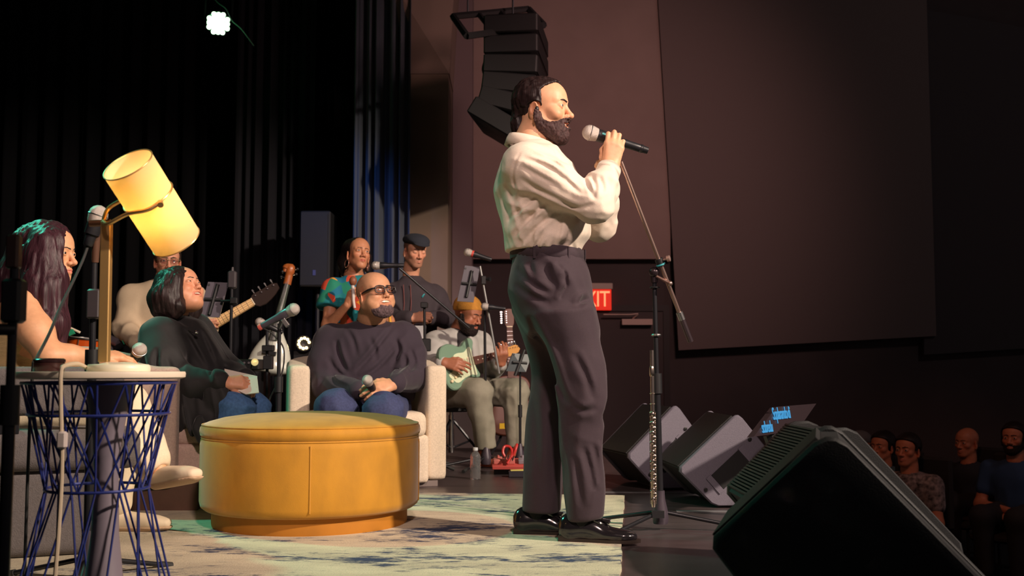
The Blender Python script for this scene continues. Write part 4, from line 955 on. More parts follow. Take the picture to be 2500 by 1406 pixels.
# ================================================================== people: heads, hands, bodies
SKIN = mat('skin', (0.5, 0.3, 0.2), 0.48, attr=True, noise=0.06, nscale=60, bump=0.08, bscale=500, spec=0.4)
EYE = mat('eye_gloss', (0.8, 0.8, 0.8), 0.15, attr=True)
def hair_mat(name, col, rough=0.42, st=(90, 90, 3)):
    return mat(name, col, max(rough, .45), noise=0.45, nscale=1.0, bump=0.4, bscale=1.6, stretch=st, spec=0.3)
def head_frame(a, pitch, roll): return Rz(math.radians(a - 90)) @ Rx(math.radians(pitch)) @ Ry(math.radians(roll))
def mirror(p): return np.array([-p[0], p[1], p[2]])
def head_parts(P):
    """head in local space: +y face, +z up, eyes at z=0.  P: dict of proportions.  returns dict of (V,F,C)"""
    S = lambda k, d: P.get(k, d)
    h = S('h', 0.0026); wd = S('width', 1.0); jaw = S('jaw', 1.0); fat = S('fat', 0.0)
    nb = np.asarray(S('neck_base', (0, -0.05, -0.22)), float); nr = S('neck_r', 0.055)
    lo = np.array([-0.125, -0.15, -0.21]); hi = np.array([0.125, 0.145, 0.15])
    lo = np.minimum(lo, nb - nr - 0.02); hi = np.maximum(hi, nb * np.array([1, 1, 0]) + nr + 0.02)
    g = G(lo, hi, h)
    g.ell((0, -.016, .034), (.075 * wd, .098, .083), k=.02)
    g.ell((0, .034, .032), (.060 * wd, .053, .056), k=.03)
    g.ell((0, .028, -.035), ((.056 + fat * .7) * wd, .056, .062), k=.03)
    for s in (-1, 1):
        g.cone((s * .048 * wd * jaw, -.008, -.052), (s * .020 * jaw, .060, -.096), .021 + fat, .019 + fat * .5, k=.03)
        g.ell((s * .041 * wd, .056, -.024), (.021, .022, .019), k=.02)
        if fat: g.ell((s * .045 * wd, .04, -.055), (.026 + fat, .03, .028), k=.03)
    g.ell((0, .068 + S('chin', 0), -.100), (.022 * jaw, .019, .017), k=.02)
    g.ell((0, .064, -.064), (.031, .027, .030), k=.02)
    if fat: g.ell((0, .03, -.108), (.05, .045, .022 + fat), k=.03)
    for s in (-1, 1):
        g.cone((s * .008, .082, .019), (s * .044 * wd, .064, .019), S('brow', .010), .009, k=.014)
        g.ell((s * .031, .099, -.002), (.020, .017, .013), k=.013, op='s')
    nl = S('nose', 1.0)
    g.cone((0, .081, .010), (0, .083 + .021 * nl, -.032), .0075, .0095, k=.010)
    g.ell((0, .084 + .022 * nl, -.036), (.0115, .0115, .0105), k=.007)
    for s in (-1, 1): g.ell((s * .0125 * S('nosew', 1.0), .094, -.040), (.0085, .0115, .0085), k=.006)
    for s in (-1, 1): g.ell((s * .0065, .083 + .017 * nl, -.0485), (.004, .006, .004), k=.003, op='s')
    # eyes: lids
    op_ = S('eye_open', 1.0)
    for s in (-1, 1):
        ec = (s * .031, .0745, -.001); g.ell(ec, (.0168, .0150, .0138), k=.004)
        if op_ > 0.05: g.ell((s * .0315, .0905, -.001), (.0140, .0085, .0060 * op_), Rx(0.05), k=.002, op='s')
        else: g.cone((s * .019, .089, -.006), (s * .043, .084, -.006), .0012, k=.003, op='s')
    sm_ = S('smile', 0.0); mo = S('mouth_open', 0.0); mw = .023 + .010 * sm_; cz = sm_ * .009; md = mo * .010
    for s in (-1, 1):
        cn = (s * mw, .080 - .006 * sm_, -.0685 + cz)
        g.cone(cn, (s * .005, .0935, -.0640 + cz * .2), .0030, .0052, k=.006); g.cone(cn, (0, .0925, -.0745 - md + cz * .1), .0032, .0062, k=.006)
        if mo < 0.1: g.cone((s * mw, .086, -.0685 + cz), (0, .1015, -.0688 + cz * .1), .0016, .0020, k=.003, op='s')
        if sm_ > 0.2:   # smile fold and raised cheek
            g.ell((s * .040, .066, -.036), (.021, .020, .017), k=.014)
            g.chain([(s * .019, .098, -.040), (s * .033, .090, -.056), (s * .040, .080, -.076)], [.0016, .0026, .001], k=.010, op='s')
    if mo >= 0.1: g.ell((0, .092, -.0695 - md * .4 + cz * .35), (mw * .92, .016, .0045 + md * .55), k=.004, op='s')
    # ears
    if S('ears', True):
        for s in (-1, 1):
            R = Rz(s * -0.35) @ Rx(-0.15); c = np.array([s * .078 * wd, -.012, -.020])
            g.ell(c, (.0085, .020, .032), R, k=.006); g.ell(c + np.array([s * .007, .002, .006]), (.006, .0125, .019), R, k=.004, op='s'); g.ell(c + np.array([s * .001, .010, -.024]), (.006, .008, .010), k=.005)
    base = g.D.copy()
    g.cone((0, -.030, -.050), nb * 0.6 + np.array([0, -.03, -.05]) * 0.4, nr * .98, nr, k=.03); g.cone(nb * 0.6 + np.array([0, -.03, -.05]) * 0.4, nb, nr, nr * 1.12, k=.03)
    if S('adam', False): g.ell((nb[0] * .4, nb[1] * .4 + nr * .92, nb[2] * .45 - .055), (.012, .012, .016), k=.015)
    V, F = g.mesh(); out = {}
    skin = np.array(S('skin', s2l(205, 150, 118))); C = np.tile(skin, (len(V), 1))
    def blend(m, col, a): C[:] = C * (1 - (m * a)[:, None]) + np.array(col) * (m * a)[:, None]
    lipd = np.exp(-((np.abs(V[:, 0]) / (mw * 1.0)) ** 4)) * np.exp(-(((V[:, 2] + .0690 + md * .4 - cz * .4 * np.minimum(1, np.abs(V[:, 0]) / mw)) / (.0085 + md * .6)) ** 4)) * (V[:, 1] > .078)
    blend(lipd, S('lip', s2l(178, 100, 88)), S('lip_a', .75))
    blush = np.exp(-((np.abs(V[:, 0]) - .042) / .02) ** 2 - ((V[:, 2] + .03) / .022) ** 2) * (V[:, 1] > .02) + .8 * np.exp(-(V[:, 0] / .016) ** 2 - ((V[:, 2] + .036) / .014) ** 2) * (V[:, 1] > .08)
    blend(np.clip(blush, 0, 1), skin * np.array([1.0, .72, .68]), .45)
    earm = (np.abs(V[:, 0]) > .070 * wd) * (np.abs(V[:, 2]) < .04) * (np.abs(V[:, 1] + .01) < .03); blend(earm.astype(float), skin * np.array([1.0, .70, .62]), .5)
    if S('stubble', 0): 
        sb = poly_sd(V[:, 1], V[:, 2], S('beard_poly', BEARD)); blend(np.clip(.5 - sb / .012, 0, 1) * (1 - lipd), S('stubble_col', s2l(95, 70, 60)), S('stubble', 0))
    if S('scalp', 0):
        sb = poly_sd(V[:, 1], V[:, 2], S('hair_poly', HAIR_SHORT)); blend(np.clip(.5 - sb / .012, 0, 1), S('scalp_col', s2l(60, 45, 40)), S('scalp', 0))
    if S('shadow_lid', 0):
        lm_ = np.exp(-((np.abs(V[:, 0]) - .031) / .017) ** 4 - ((V[:, 2] - .007) / .008) ** 2) * (V[:, 1] > .06); blend(lm_, skin * .5, S('shadow_lid', 0))
    out['body'] = (V, F, C)
    # eyeballs
    for s in (-1, 1):
        m = MB().sphere((0, 0, 0), .0138, 20, 14); V0 = np.array(m.V); gz = np.array(S('gaze', (0, 1, 0)), float); gz /= np.linalg.norm(gz)
        dd = (V0 @ gz) / .0138; Ce = np.tile(np.array([.62, .58, .55]), (len(V0), 1)); Ce[dd > .86] = S('iris', s2l(60, 38, 25)); Ce[dd > .965] = (.005, .005, .005)
        out.setdefault('eye', []).append((V0 + np.array([s * .031, .0745, -.001]), m.F, Ce))
    def shell(t0, region, k=0.004):
        D = np.maximum(base - t0, region); return g.mesh(D)
    X, Y, Z = [np.arange(g.n[i]).astype(np.float32) * g.h + g.lo[i] for i in range(3)]; X = X[:, None, None]; Y = Y[None, :, None]; Z = Z[None, None, :]
    out['grid'] = (g, base, X, Y, Z)
    if S('brows', True):
        bl = []
        for s in (-1, 1):
            pl = [np.array((s * .010, .095, .0165)), np.array((s * .026, .090, .0215 + S('brow_arch', 0))), np.array((s * .045, .072, .018))]
            r = None
            for i in range(2):
                a, b = pl[i], pl[i + 1]; ba = b - a; t = np.clip(((X - a[0]) * ba[0] + (Y - a[1]) * ba[1] + (Z - a[2]) * ba[2]) / (ba @ ba), 0, 1)
                q = np.sqrt((X - a[0] - t * ba[0]) ** 2 + .15 * (Y - a[1] - t * ba[1]) ** 2 + (Z - a[2] - t * ba[2]) ** 2) - S('brow_t', .0042); r = q if r is None else np.minimum(r, q)
            r = np.maximum(r, .05 - Y); v, f = shell(.0016, r); bl.append((v, f))
        out['eyebrow'] = bl
    if 'hair_poly' in P and S('hair_t', 0) > 0:
        reg = poly_sd(Y + 0 * Z, Z + 0 * Y, P['hair_poly']) + 0 * X
        if 'hair_cut' in P: reg = np.maximum(reg, P['hair_cut'](X, Y, Z))
        D = np.maximum(base - P['hair_t'] * (1 + 0.0 * X), reg)
        if 'hair_extra' in P: D = P['hair_extra'](D, X, Y, Z, base)
        for _ in range(2):
            for ax in range(3): D = (np.roll(D, 1, ax) + 2 * D + np.roll(D, -1, ax)) / 4
        g2 = np.broadcast_to(D, base.shape).copy()
        if S('hair_rough', 0):
            I = np.argwhere(np.abs(g2) < .012); Pw = I * g.h + g.lo
            st = np.stack([Pw[:, 0] * 260, Pw[:, 1] * 60, Pw[:, 2] * 60], 1) if S('hair_dir', 'y') == 'y' else np.stack([Pw[:, 0] * 190, Pw[:, 1] * 190, Pw[:, 2] * 22], 1)
            g2[tuple(I.T)] += vnoise(st, 1.0, 3) * S('hair_rough', 0)
        out['hair'] = g.mesh(g2)
    if 'beard_poly' in P and S('beard_t', 0) > 0:
        reg = poly_sd(Y + 0 * Z, Z + 0 * Y, P['beard_poly']) + 0 * X
        mouth = np.sqrt((X / (mw * .98)) ** 2 + ((Z + .0700 + md * .45 - cz * .3) / (.0085 + md * .6)) ** 2) * .008 - .008
        reg = np.maximum(reg, np.where(Y > .06, -mouth, -9))
        tt = P['beard_t'] * (0.35 + 0.65 * np.clip((-.02 - Z) / .07, 0, 1)) * np.where(Y > .078, .55 + 0 * X, 1.0)
        D = np.maximum(base - tt, reg)
        if 'beard_extra' in P: D = P['beard_extra'](D, X, Y, Z)
        for ax in range(3): D = (np.roll(D, 1, ax) + 2 * D + np.roll(D, -1, ax)) / 4
        I = np.argwhere(np.abs(D) < .01); Pw = I * g.h + g.lo; D = D.copy(); D[tuple(I.T)] += vnoise(Pw, 190, 5) * .0022
        out['beard'] = g.mesh(D)
    if mo >= 0.1:
        mt = MB(); n = 9
        for row, zz in ((0, -.0660 + cz * .4),):
            pts = [((mw * .80) * (2 * i / (n - 1) - 1), .0865 - .010 * (2 * i / (n - 1) - 1) ** 2, zz + cz * .35 * (2 * i / (n - 1) - 1) ** 2) for i in range(n)]
            for i in range(n - 1):
                a, b = np.array(pts[i]), np.array(pts[i + 1]); mt.box((a + b) / 2, (abs(b[0] - a[0]) / 2 * .96, .003, .0042 + md * .25), Rz(math.atan2(b[1] - a[1], b[0] - a[0])))
        out['teeth'] = (np.array(mt.V), mt.F)
    return out
BEARD = [(-.004, .006), (.016, .004), (.022, -.022), (.045, -.046), (.075, -.051), (.112, -.050), (.120, -.125), (.06, -.145), (.005, -.110), (-.012, -.070), (-.008, -.02)]
HAIR_SHORT = [(-.14, -.085), (-.045, -.085), (-.030, -.045), (-.034, -.005), (-.012, .022), (.004, .020), (.012, -.006), (.026, -.004), (.030, .035), (.050, .058), (.094, .078), (.08, .16), (-.14, .16)]

def hand_sdf(g, wrist, fdir, dorsal, side, curls, thumb, s=1.0, spread=0.0, k=.008):
    """wrist point, finger direction, back-of-hand normal; side=+1 puts the thumb on cross(fdir,dorsal)
       curls: per finger (index..pinky) tuple of 3 bend angles in degrees; thumb: list of local points"""
    z = np.asarray(fdir, float); z /= np.linalg.norm(z); y = np.asarray(dorsal, float); y = y - z * (y @ z); y /= np.linalg.norm(y)
    x = np.cross(y, z) * side; w = np.asarray(wrist, float)
    def W(p): return w + s * (x * p[0] + y * p[1] + z * p[2])
    for (bx, bl, br) in ((.027, .086, .0135), (.009, .090, .0140), (-.010, .086, .0135), (-.027, .078, .0120)):
        g.cone(W((bx * .62, -.002, .006)), W((bx, .0, bl)), .0165 * s, br * s, k=.018 * s)
    L = [(.046, .026, .021), (.050, .030, .022), (.047, .028, .021), (.037, .021, .019)]
    bases = [(.028, 0, .086), (.009, .002, .091), (-.010, .001, .087), (-.028, -.001, .078)]
    rr = [(.0098, .0088, .0078, .0066), (.0100, .0090, .0080, .0068), (.0096, .0086, .0076, .0064), (.0086, .0076, .0068, .0058)]
    for i in range(4):
        p = np.array(bases[i], float); a = 0.0; sp = spread * (1.5 - i) * .5
        prev = W(p)
        for j in range(3):
            a += math.radians(curls[i][j]); d = np.array([math.sin(sp) * math.cos(a), -math.sin(a), math.cos(a) * math.cos(sp)])
            p = p + d * L[i][j]; q = W(p); g.cone(prev, q, rr[i][j] * s, rr[i][j + 1] * s, k=(.010 if j == 0 else .003) * s); prev = q
    tp = [W(p) for p in thumb]; g.chain(tp, [.016 * s, .0125 * s, .0105 * s, .0085 * s][:len(tp)], k=.008 * s)
    return W
THUMB_REST = [(.016, -.006, .022), (.040, -.016, .050), (.050, -.022, .078), (.050, -.028, .100)]
THUMB_GRIP = [(.016, -.008, .022), (.040, -.024, .048), (.036, -.046, .070), (.018, -.058, .082)]
def tint(V, col, seed=0, amt=.06):
    n = vnoise(np.asarray(V), 35, seed); return np.array(col)[None, :] * (1 + amt * n[:, None] * np.array([[.6, 1.2, 1.2]]))
def place(V, R, c, s=1.0): return np.asarray(V) @ (np.asarray(R).T * s) + np.asarray(c)
def add_head(root, P, R, c, s, hair_m=None, beard_m=None, extra_body=(), brow_m=None):
    """builds head parts under root; returns local->world function"""
    out = head_parts(P); T = lambda V: place(V, R, c, s)
    V, F, C = out['body']; parts = [(T(V), F, C)] + list(extra_body)
    Vj, Fj, Cj = join_meshes(parts); body = link_mesh('body', Vj, Fj, SKIN, root, True, Cj)
    for (v, f, ce) in out['eye']: link_mesh('eye', T(v), f, EYE, body, True, ce)
    if 'eyebrow' in out:
        for (v, f) in out['eyebrow']:
            if len(v): link_mesh('eyebrow', T(v), f, brow_m or hair_m or beard_m or mat('brow_brown', s2l(60, 42, 34), 0.7), body)
    if 'hair' in out and hair_m is not None: link_mesh('hair', T(out['hair'][0]), out['hair'][1], hair_m, root)
    if 'beard' in out and beard_m is not None: link_mesh('beard', T(out['beard'][0]), out['beard'][1], beard_m, root)
    if 'teeth' in out: link_mesh('teeth', T(out['teeth'][0]), out['teeth'][1], mat('teeth_white', s2l(235, 225, 205), 0.3), body, False)
    return out, T, body
def limb(parts, pts, rs, col, h=.006, sq=None, f=1.0):
    lo, hi = bound(pts, max(rs) + .03); g = G(lo, hi, h); g.chain(pts, rs, k=.03, sq=sq, f=f); V, F = g.mesh(); parts.append((V, F, tint(V, col, 1)))
def cloth(root, name, pts, h, fn, m, wr=None, it=1):
    lo, hi = bound(pts, .16); g = G(lo, hi, h); fn(g)
    if wr: g.disp(wr, band=.03)
    V, F = g.mesh()
    if it: V = smooth_mesh(V, F, it)
    return link_mesh(name, V, F, m, root)
def folds(dirv, freq, amp, seed, stretch=5.0):
    """wrinkle field: noise ridges running along dirv"""
    d = np.asarray(dirv, float); d /= np.linalg.norm(d); R = frame(d)
    def f(P):
        Q = P @ R; Q = Q * np.array([1, 1, 1.0 / stretch]); n = vnoise(Q, freq, seed); n2 = vnoise(Q, freq * 2.1, seed + 4)
        return -amp * (1 - 2 * np.abs(n)) * 1.1 + amp * .4 * n2
    return f
def addf(*fs): return lambda P: sum(f(P) for f in fs)
def local(f, c, r): 
    c = np.asarray(c, float)
    return lambda P: f(P) * np.exp(-np.sum((P - c) ** 2, -1) / (r * r))

def fold2d(g, lines, Yc, Yref, w=.010, depth=.008, ridge=.005):
    """drapery: each line (px,py) list presses a soft valley with a ridge beside it into the near side of the cloth"""
    m = (np.abs(g.D) < .03); idx = np.argwhere(m); P = idx * g.h + g.lo; keep = P[:, 1] < Yc; idx = idx[keep]; P = P[keep]; acc = np.zeros(len(P))
    for L in lines:
        k = 1.0 if len(L) < 3 or not isinstance(L[-1], float) else L[-1]
        pl = [J(q[0], q[1], Yref) for q in L if not isinstance(q, float)]
        if len(pl) > 2: pl = spline(pl, 4)
        pl = np.array(pl)[:, [0, 2]]; seg = np.linalg.norm(np.diff(pl, axis=0), axis=1); tot = seg.sum(); run = 0; best = np.full(len(P), 9.0); tb = np.zeros(len(P)); sg_ = np.zeros(len(P))
        for i in range(len(pl) - 1):
            e = pl[i + 1] - pl[i]; q = P[:, [0, 2]] - pl[i]; t = np.clip((q @ e) / (e @ e), 0, 1); dd = q - t[:, None] * e; d = np.linalg.norm(dd, axis=1); b = d < best
            best[b] = d[b]; tb[b] = (run + t[b] * seg[i]) / tot; sg_[b] = np.sign(e[0] * q[b, 1] - e[1] * q[b, 0]); run += seg[i]
        tp = np.clip(np.sin(np.pi * np.clip(tb, 0, 1)), 0, 1) ** .6; ds = best * sg_
        acc += k * tp * (depth * np.exp(-(best / w) ** 2) - ridge * np.exp(-((ds - 1.7 * w) / (1.1 * w)) ** 2) - .4 * ridge * np.exp(-((ds + 1.7 * w) / (1.1 * w)) ** 2))
    g.D[tuple(idx.T)] += acc.astype(np.float32)
# ------------------------------------------------------------------ the standing singer
YM = 4.05
man = thing('person', FL(1390, YM, RUG_H), 'standing bearded man in a cream shirt singing into a microphone', 'person')
SK1 = s2l(222, 168, 132)
M_shirt = mat('cream_shirt', s2l(228, 212, 196), 0.85, noise=0.05, nscale=300, bump=0.15, bscale=500, sheen=0.1, spec=0.2)
M_trs = mat('aubergine_trousers', s2l(60, 49, 56), 0.8, noise=0.06, nscale=200, bump=0.12, bscale=500, sheen=0.15, spec=0.25)
HN = head_frame(-20, 0, 0); HC = J(1326, 266, YM); HS = 1.03
HM_HAIR = hair_mat('dark_hair', s2l(38, 26, 26), 0.38, st=(130, 18, 18))
HM_BEARD = hair_mat('brown_beard', s2l(66, 46, 46), 0.7, st=(140, 140, 60))
nbw = J(1293, 372, YM); nbl = HN.T @ (nbw - HC) / HS
def hx1(D, X, Y, Z, base):
    # slicked back hair: fuller crown and a tail of hair over the nape
    e1 = np.sqrt((X / .066) ** 2 + ((Y + .056) / .056) ** 2 + ((Z - .035) / .080) ** 2) * .06 - .06
    e2 = np.sqrt((X / .050) ** 2 + ((Y + .092) / .034) ** 2 + ((Z + .052) / .062) ** 2) * .04 - .04
    k = .02
    for e in (e1, e2): hh = np.maximum(k - np.abs(D - e), 0) / k; D = np.minimum(D, e) - hh * hh * k * .25
    ear = np.sqrt((np.abs(X) - .082) ** 2 * 1.5 + (Y + .010) ** 2 + (Z + .022) ** 2) - .036
    return np.maximum(D, -ear)
HP1 = dict(h=.0024, skin=SK1, neck_base=nbl, neck_r=.058, nose=1.12, brow=.011, eye_open=.8, gaze=(0.0, 1, 0.0), smile=.35, brow_t=.0034, jaw=1.02,
    hair_poly=[(-.16, -.105), (-.062, -.095), (-.045, -.052), (-.036, -.020), (-.014, .006), (.000, .006), (.002, -.022), (.013, -.022), (.020, .020), (.012, .056), (.030, .072), (.064, .092), (.07, .16), (-.16, .16)],
    hair_t=.007, hair_rough=.0035, hair_dir='y', hair_extra=hx1, beard_poly=[(-.001, -.020), (.013, -.026), (.020, -.052), (.044, -.066), (.074, -.062), (.088, -.047), (.112, -.047), (.130, -.100), (.112, -.160), (.05, -.150), (.004, -.105), (-.008, -.070), (-.004, -.02)], beard_t=.016, adam=True,
    beard_extra=lambda D, X, Y, Z: np.minimum(D, np.maximum(np.sqrt((X / .040) ** 2 + ((Y - .066) / .036) ** 2 + ((Z + .108) / .036) ** 2) * .035 - .035, Z + .082)), lip=s2l(190, 110, 95), mouth_open=.25)
bodyp = []
shR, shL = J(1283, 402, 3.86), J(1318, 398, 4.26); elR, elL = J(1452, 497, 3.80), J(1462, 545, 4.28); wrR, wrL = J(1489, 408, 3.90), J(1480, 430, 4.16)
hipc = J(1345, 690, YM)
limb(bodyp, [shR, elR, wrR], [.045, .038, .027], SK1); limb(bodyp, [shL, elL, wrL], [.045, .038, .027], SK1)
limb(bodyp, [nbw, J(1300, 450, YM), J(1330, 560, YM), hipc], [.06, .10, .10, .11], SK1, h=.012)
# right hand gripping the microphone
mic_h, mic_t = J(1440, 324, 3.945), J(1569, 364, 3.975); maxis = (mic_t - mic_h) / np.linalg.norm(mic_t - mic_h)
g = G(*bound([wrR, J(1510, 300, 3.9), J(1450, 350, 3.95)], .07), .0022)
fd = J(1504, 335, 3.905) - wrR
hand_sdf(g, wrR, fd, (0.0, -1, 0.15), 1, [(18, 78, 62), (14, 84, 66), (16, 80, 66), (22, 66, 58)], [(.014, -.008, .020), (.034, -.030, .040), (.040, -.038, .070), (.030, -.036, .098)], s=.98, spread=.10)
g.cone(wrR, elR * .25 + wrR * .75, .027, .031, k=.02, sq=(0, 1, 0), f=1.15); V, F = g.mesh(); C = tint(V, SK1, 2); bodyp.append((V, F, C))
# left hand closed on the top of the stand
g = G(*bound([wrL, J(1500, 360, 4.12)], .08), .0028)
hand_sdf(g, wrL, J(1492, 350, 4.09) - wrL, (0.1, 1, 0), -1, [(50, 80, 55)] * 4, THUMB_GRIP, s=.95); V, F = g.mesh(); bodyp.append((V, F, tint(V, SK1, 3)))
# ankles
ftN, ftF = FL(1428, 3.97, RUG_H), FL(1316, 4.15, RUG_H)
limb(bodyp, [hipc, J(1380, 790, 3.97), J(1418, 960, 3.97), ftN + np.array([0, 0, .15])], [.07, .05, .045, .03], SK1, h=.012); limb(bodyp, [hipc, J(1335, 790, 4.13), J(1342, 960, 4.14), ftF + np.array([0, 0, .15])], [.07, .05, .04, .03], SK1, h=.012)
for f_ in (ftN, ftF): limb(bodyp, [f_ + np.array([0, 0, .05]), f_ + np.array([0.0, 0, .20])], [.030, .030], SK1)
out1, T1, body1 = add_head(man, HP1, HN, HC, HS, HM_HAIR, HM_BEARD, bodyp)
link_mesh('earpiece', T1(np.array(MB().sphere((.083, .004, -.020), .0095, 12, 8, (1, .8, 1.2)).V)), MB().sphere((0, 0, 0), 1, 12, 8).F, M_black, man)
MB().torus(wrR * .87 + elR * .13, .030, .0028, elR - wrR, 28, 6).build('bracelet', M_chrome, man)
# shirt: torso, two sleeves with cuffs, band collar
tw0, tw1 = J(1340, 640, YM), J(1285, 352, YM)
sc = lambda px: px / 642.0
ft = lambda y0: (640 - y0) / 288.0
def shirt_torso(g):
    # sections: t, du (along +x), dv, ru (front-back), rv (side to side)
    # centre line runs px 1340 (y640) -> 1285 (y352)
    S = []
    for (py, xl, xr, rv) in ((640, 1264, 1410, .146), (626, 1257, 1418, .158), (613, 1249, 1426, .171), (600, 1238, 1439, .187), (585, 1234, 1442, .193), (560, 1230, 1440, .196), (520, 1222, 1433, .200), (480, 1211, 1424, .205), (445, 1206, 1410, .207), (415, 1212, 1392, .200), (390, 1222, 1372, .178), (368, 1234, 1352, .120), (352, 1243, 1340, .085)):
        t = (640 - py) / 288.0; cxp = 1340 + (1285 - 1340) * t; S.append((t, sc((xl + xr) / 2 - cxp), 0.0, sc((xr - xl) / 2), rv))
    g.loft(S, tw0, tw1, (1, 0, 0), k=.0, n=2.15, cap=.02)
    for s_ in (shR, shL): g.ell(s_ + np.array([0.004, .012 if s_ is shR else -.012, -.004]), (.078, .072, .078), k=.06)
def sleeve(g, sh, el, wr, near):
    g.chain([sh, sh * .5 + el * .5 + np.array([0, 0, -.008]), el], [.076, .070, .060], k=.03)
    cu = wr * .84 + el * .16
    g.chain([el, el * .5 + cu * .5 + np.array([.004, 0, .0]), cu], [.066, .058, .042], k=.03)
    g.ell(el + np.array([.002, 0, -.012]), (.052, .050, .046), k=.03)
    g.cone(cu, wr * .89 + el * .11, .044, .042, k=.006)
bagF = np.array([.2, 0, 1.0])
arm_n = folds(elR - shR + np.array([0, 0, .06]), 20, .0075, 11, 6.0)
tor_n = addf(folds((.75, -.2, .62), 13, .0050, 21, 6), local(folds((.85, -.2, .55), 15, .0075, 27, 7), J(1300, 520, 3.85), .17), local(folds((.15, 0, 1), 34, .0065, 31, 6), J(1340, 622, 3.9), .13), local(folds((-.3, 0, 1), 24, .006, 33, 5), J(1245, 560, 3.95), .12))
def crease_set(g):
    fold2d(g, [[(1345, 488), (1300, 525), (1252, 575)], [(1368, 512), (1320, 548), (1262, 605)], [(1330, 470), (1285, 500), (1238, 535), .7], [(1372, 520), (1362, 570), (1348, 622)], [(1390, 545), (1384, 585), (1366, 628), .8], [(1335, 560), (1312, 595), (1296, 632)], [(1305, 575), (1285, 605), (1272, 634), .8], [(1400, 590), (1402, 612), (1398, 630), .6], [(1330, 590), (1328, 612), (1322, 634), .6], [(1225, 470), (1240, 510), (1252, 555), .7]], YM + .02, 3.87, w=.0085, depth=.0085, ridge=.007)
pts_sh = [J(1200, 340, 3.75), J(1510, 660, 4.40), shR, shL, elR, elL, wrR, wrL]
g = G(*bound(pts_sh, .10), .0048)
shirt_torso(g); g.disp(tor_n, band=.03); crease_set(g)
# shadow-side gap between arm and chest stays open: sleeves join with a small blend
sleeve(g, shR, elR, wrR, True); sleeve(g, shL, elL, wrL, False)
g.disp(addf(local(arm_n, (shR + elR) / 2, .20), local(folds(np.array([0, 1, .4]), 22, .0085, 41, 3), elR, .09), local(folds(elR - wrR + np.array([.05, 0, 0]), 24, .006, 43, 3), (elR + wrR) / 2, .09), local(folds(np.array([0, 1, .5]), 20, .008, 44, 3), elL, .12)), band=.03)
fold2d(g, [[(1272, 372), (1257, 400), (1252, 432), (1262, 465), .7]], 3.95, 3.80, w=.005, depth=.006, ridge=.004)
fold2d(g, [[(1278, 382), (1330, 402), (1392, 442)], [(1270, 402), (1320, 430), (1372, 462)], [(1268, 428), (1330, 468), (1408, 508)], [(1300, 374), (1345, 388), (1385, 420), .7], [(1345, 420), (1390, 448), (1420, 478), .8], [(1425, 425), (1437, 455), (1448, 490)], [(1448, 425), (1452, 455), (1450, 492), .8], [(1465, 428), (1472, 455), (1468, 480), .7], [(1390, 500), (1420, 508), (1450, 500), .8]], 3.84, 3.76, w=.0075, depth=.0075, ridge=.0065)
# clean lower edge where the shirt blouses over the waistband
zc_ = J(1340, 616, YM)[2]; g.box((g.lo + g.h * g.n / 2) * np.array([1, 1, 0]) + np.array([0, 0, zc_ - .5]), (2, 2, .5), rd=.001, op='s')
# neck opening
g.cone(nbw + (HC - nbw) * .05, nbw + (HC - nbw) * .8, .064, .075, k=.006, op='s')
V, F = g.mesh(); V = smooth_mesh(V, F, 1); link_mesh('shirt', V, F, M_shirt, man)
# band collar: ring tilted down to the front
cl_b, cl_f = J(1240, 345, YM), J(1345, 358, YM)
mcol = MB(); ring = []; nC = 40; cc_ = (cl_b + cl_f) / 2; ru = (cl_f - cl_b) / 2
for k in range(nC + 1):
    a_ = 2 * PI * k / nC; ring.append(cc_ + ru * math.cos(a_) + np.array([0, .072 * math.sin(a_), 0]))
V = []; F = []
for p in ring[:-1]:
    o_ = p - cc_; n_ = o_ / np.linalg.norm(o_)
    for (dr, dz) in ((.010, -.024), (.006, .004), (.000, .020), (-.005, .020), (-.004, -.024)): V.append(p + n_ * dr + np.array([.004 * (dz / .02), 0, dz + (.010 * (-(o_ @ (ru / np.linalg.norm(ru))) / np.linalg.norm(ru)))]))
for k in range(nC):
    for j in range(5): a0 = k * 5 + j; a1 = k * 5 + (j + 1) % 5; b0 = ((k + 1) % nC) * 5 + j; b1 = ((k + 1) % nC) * 5 + (j + 1) % 5; F.append((a0, b0, b1, a1))
link_mesh('collar', np.array(V), np.array(F), M_shirt, man)
# cuffs
for wr, el in ((wrR, elR), (wrL, elL)):
    p0, p1 = wr * .80 + el * .20, wr * .93 + el * .07
    MB().lathe([(.040, 0), (.046, .002), (.045, .03), (.043, np.linalg.norm(p1 - p0)), (.039, np.linalg.norm(p1 - p0)), (.036, .01)], p0, p1 - p0, 32, cap=False).build('cuff', M_shirt, man, smooth=True)
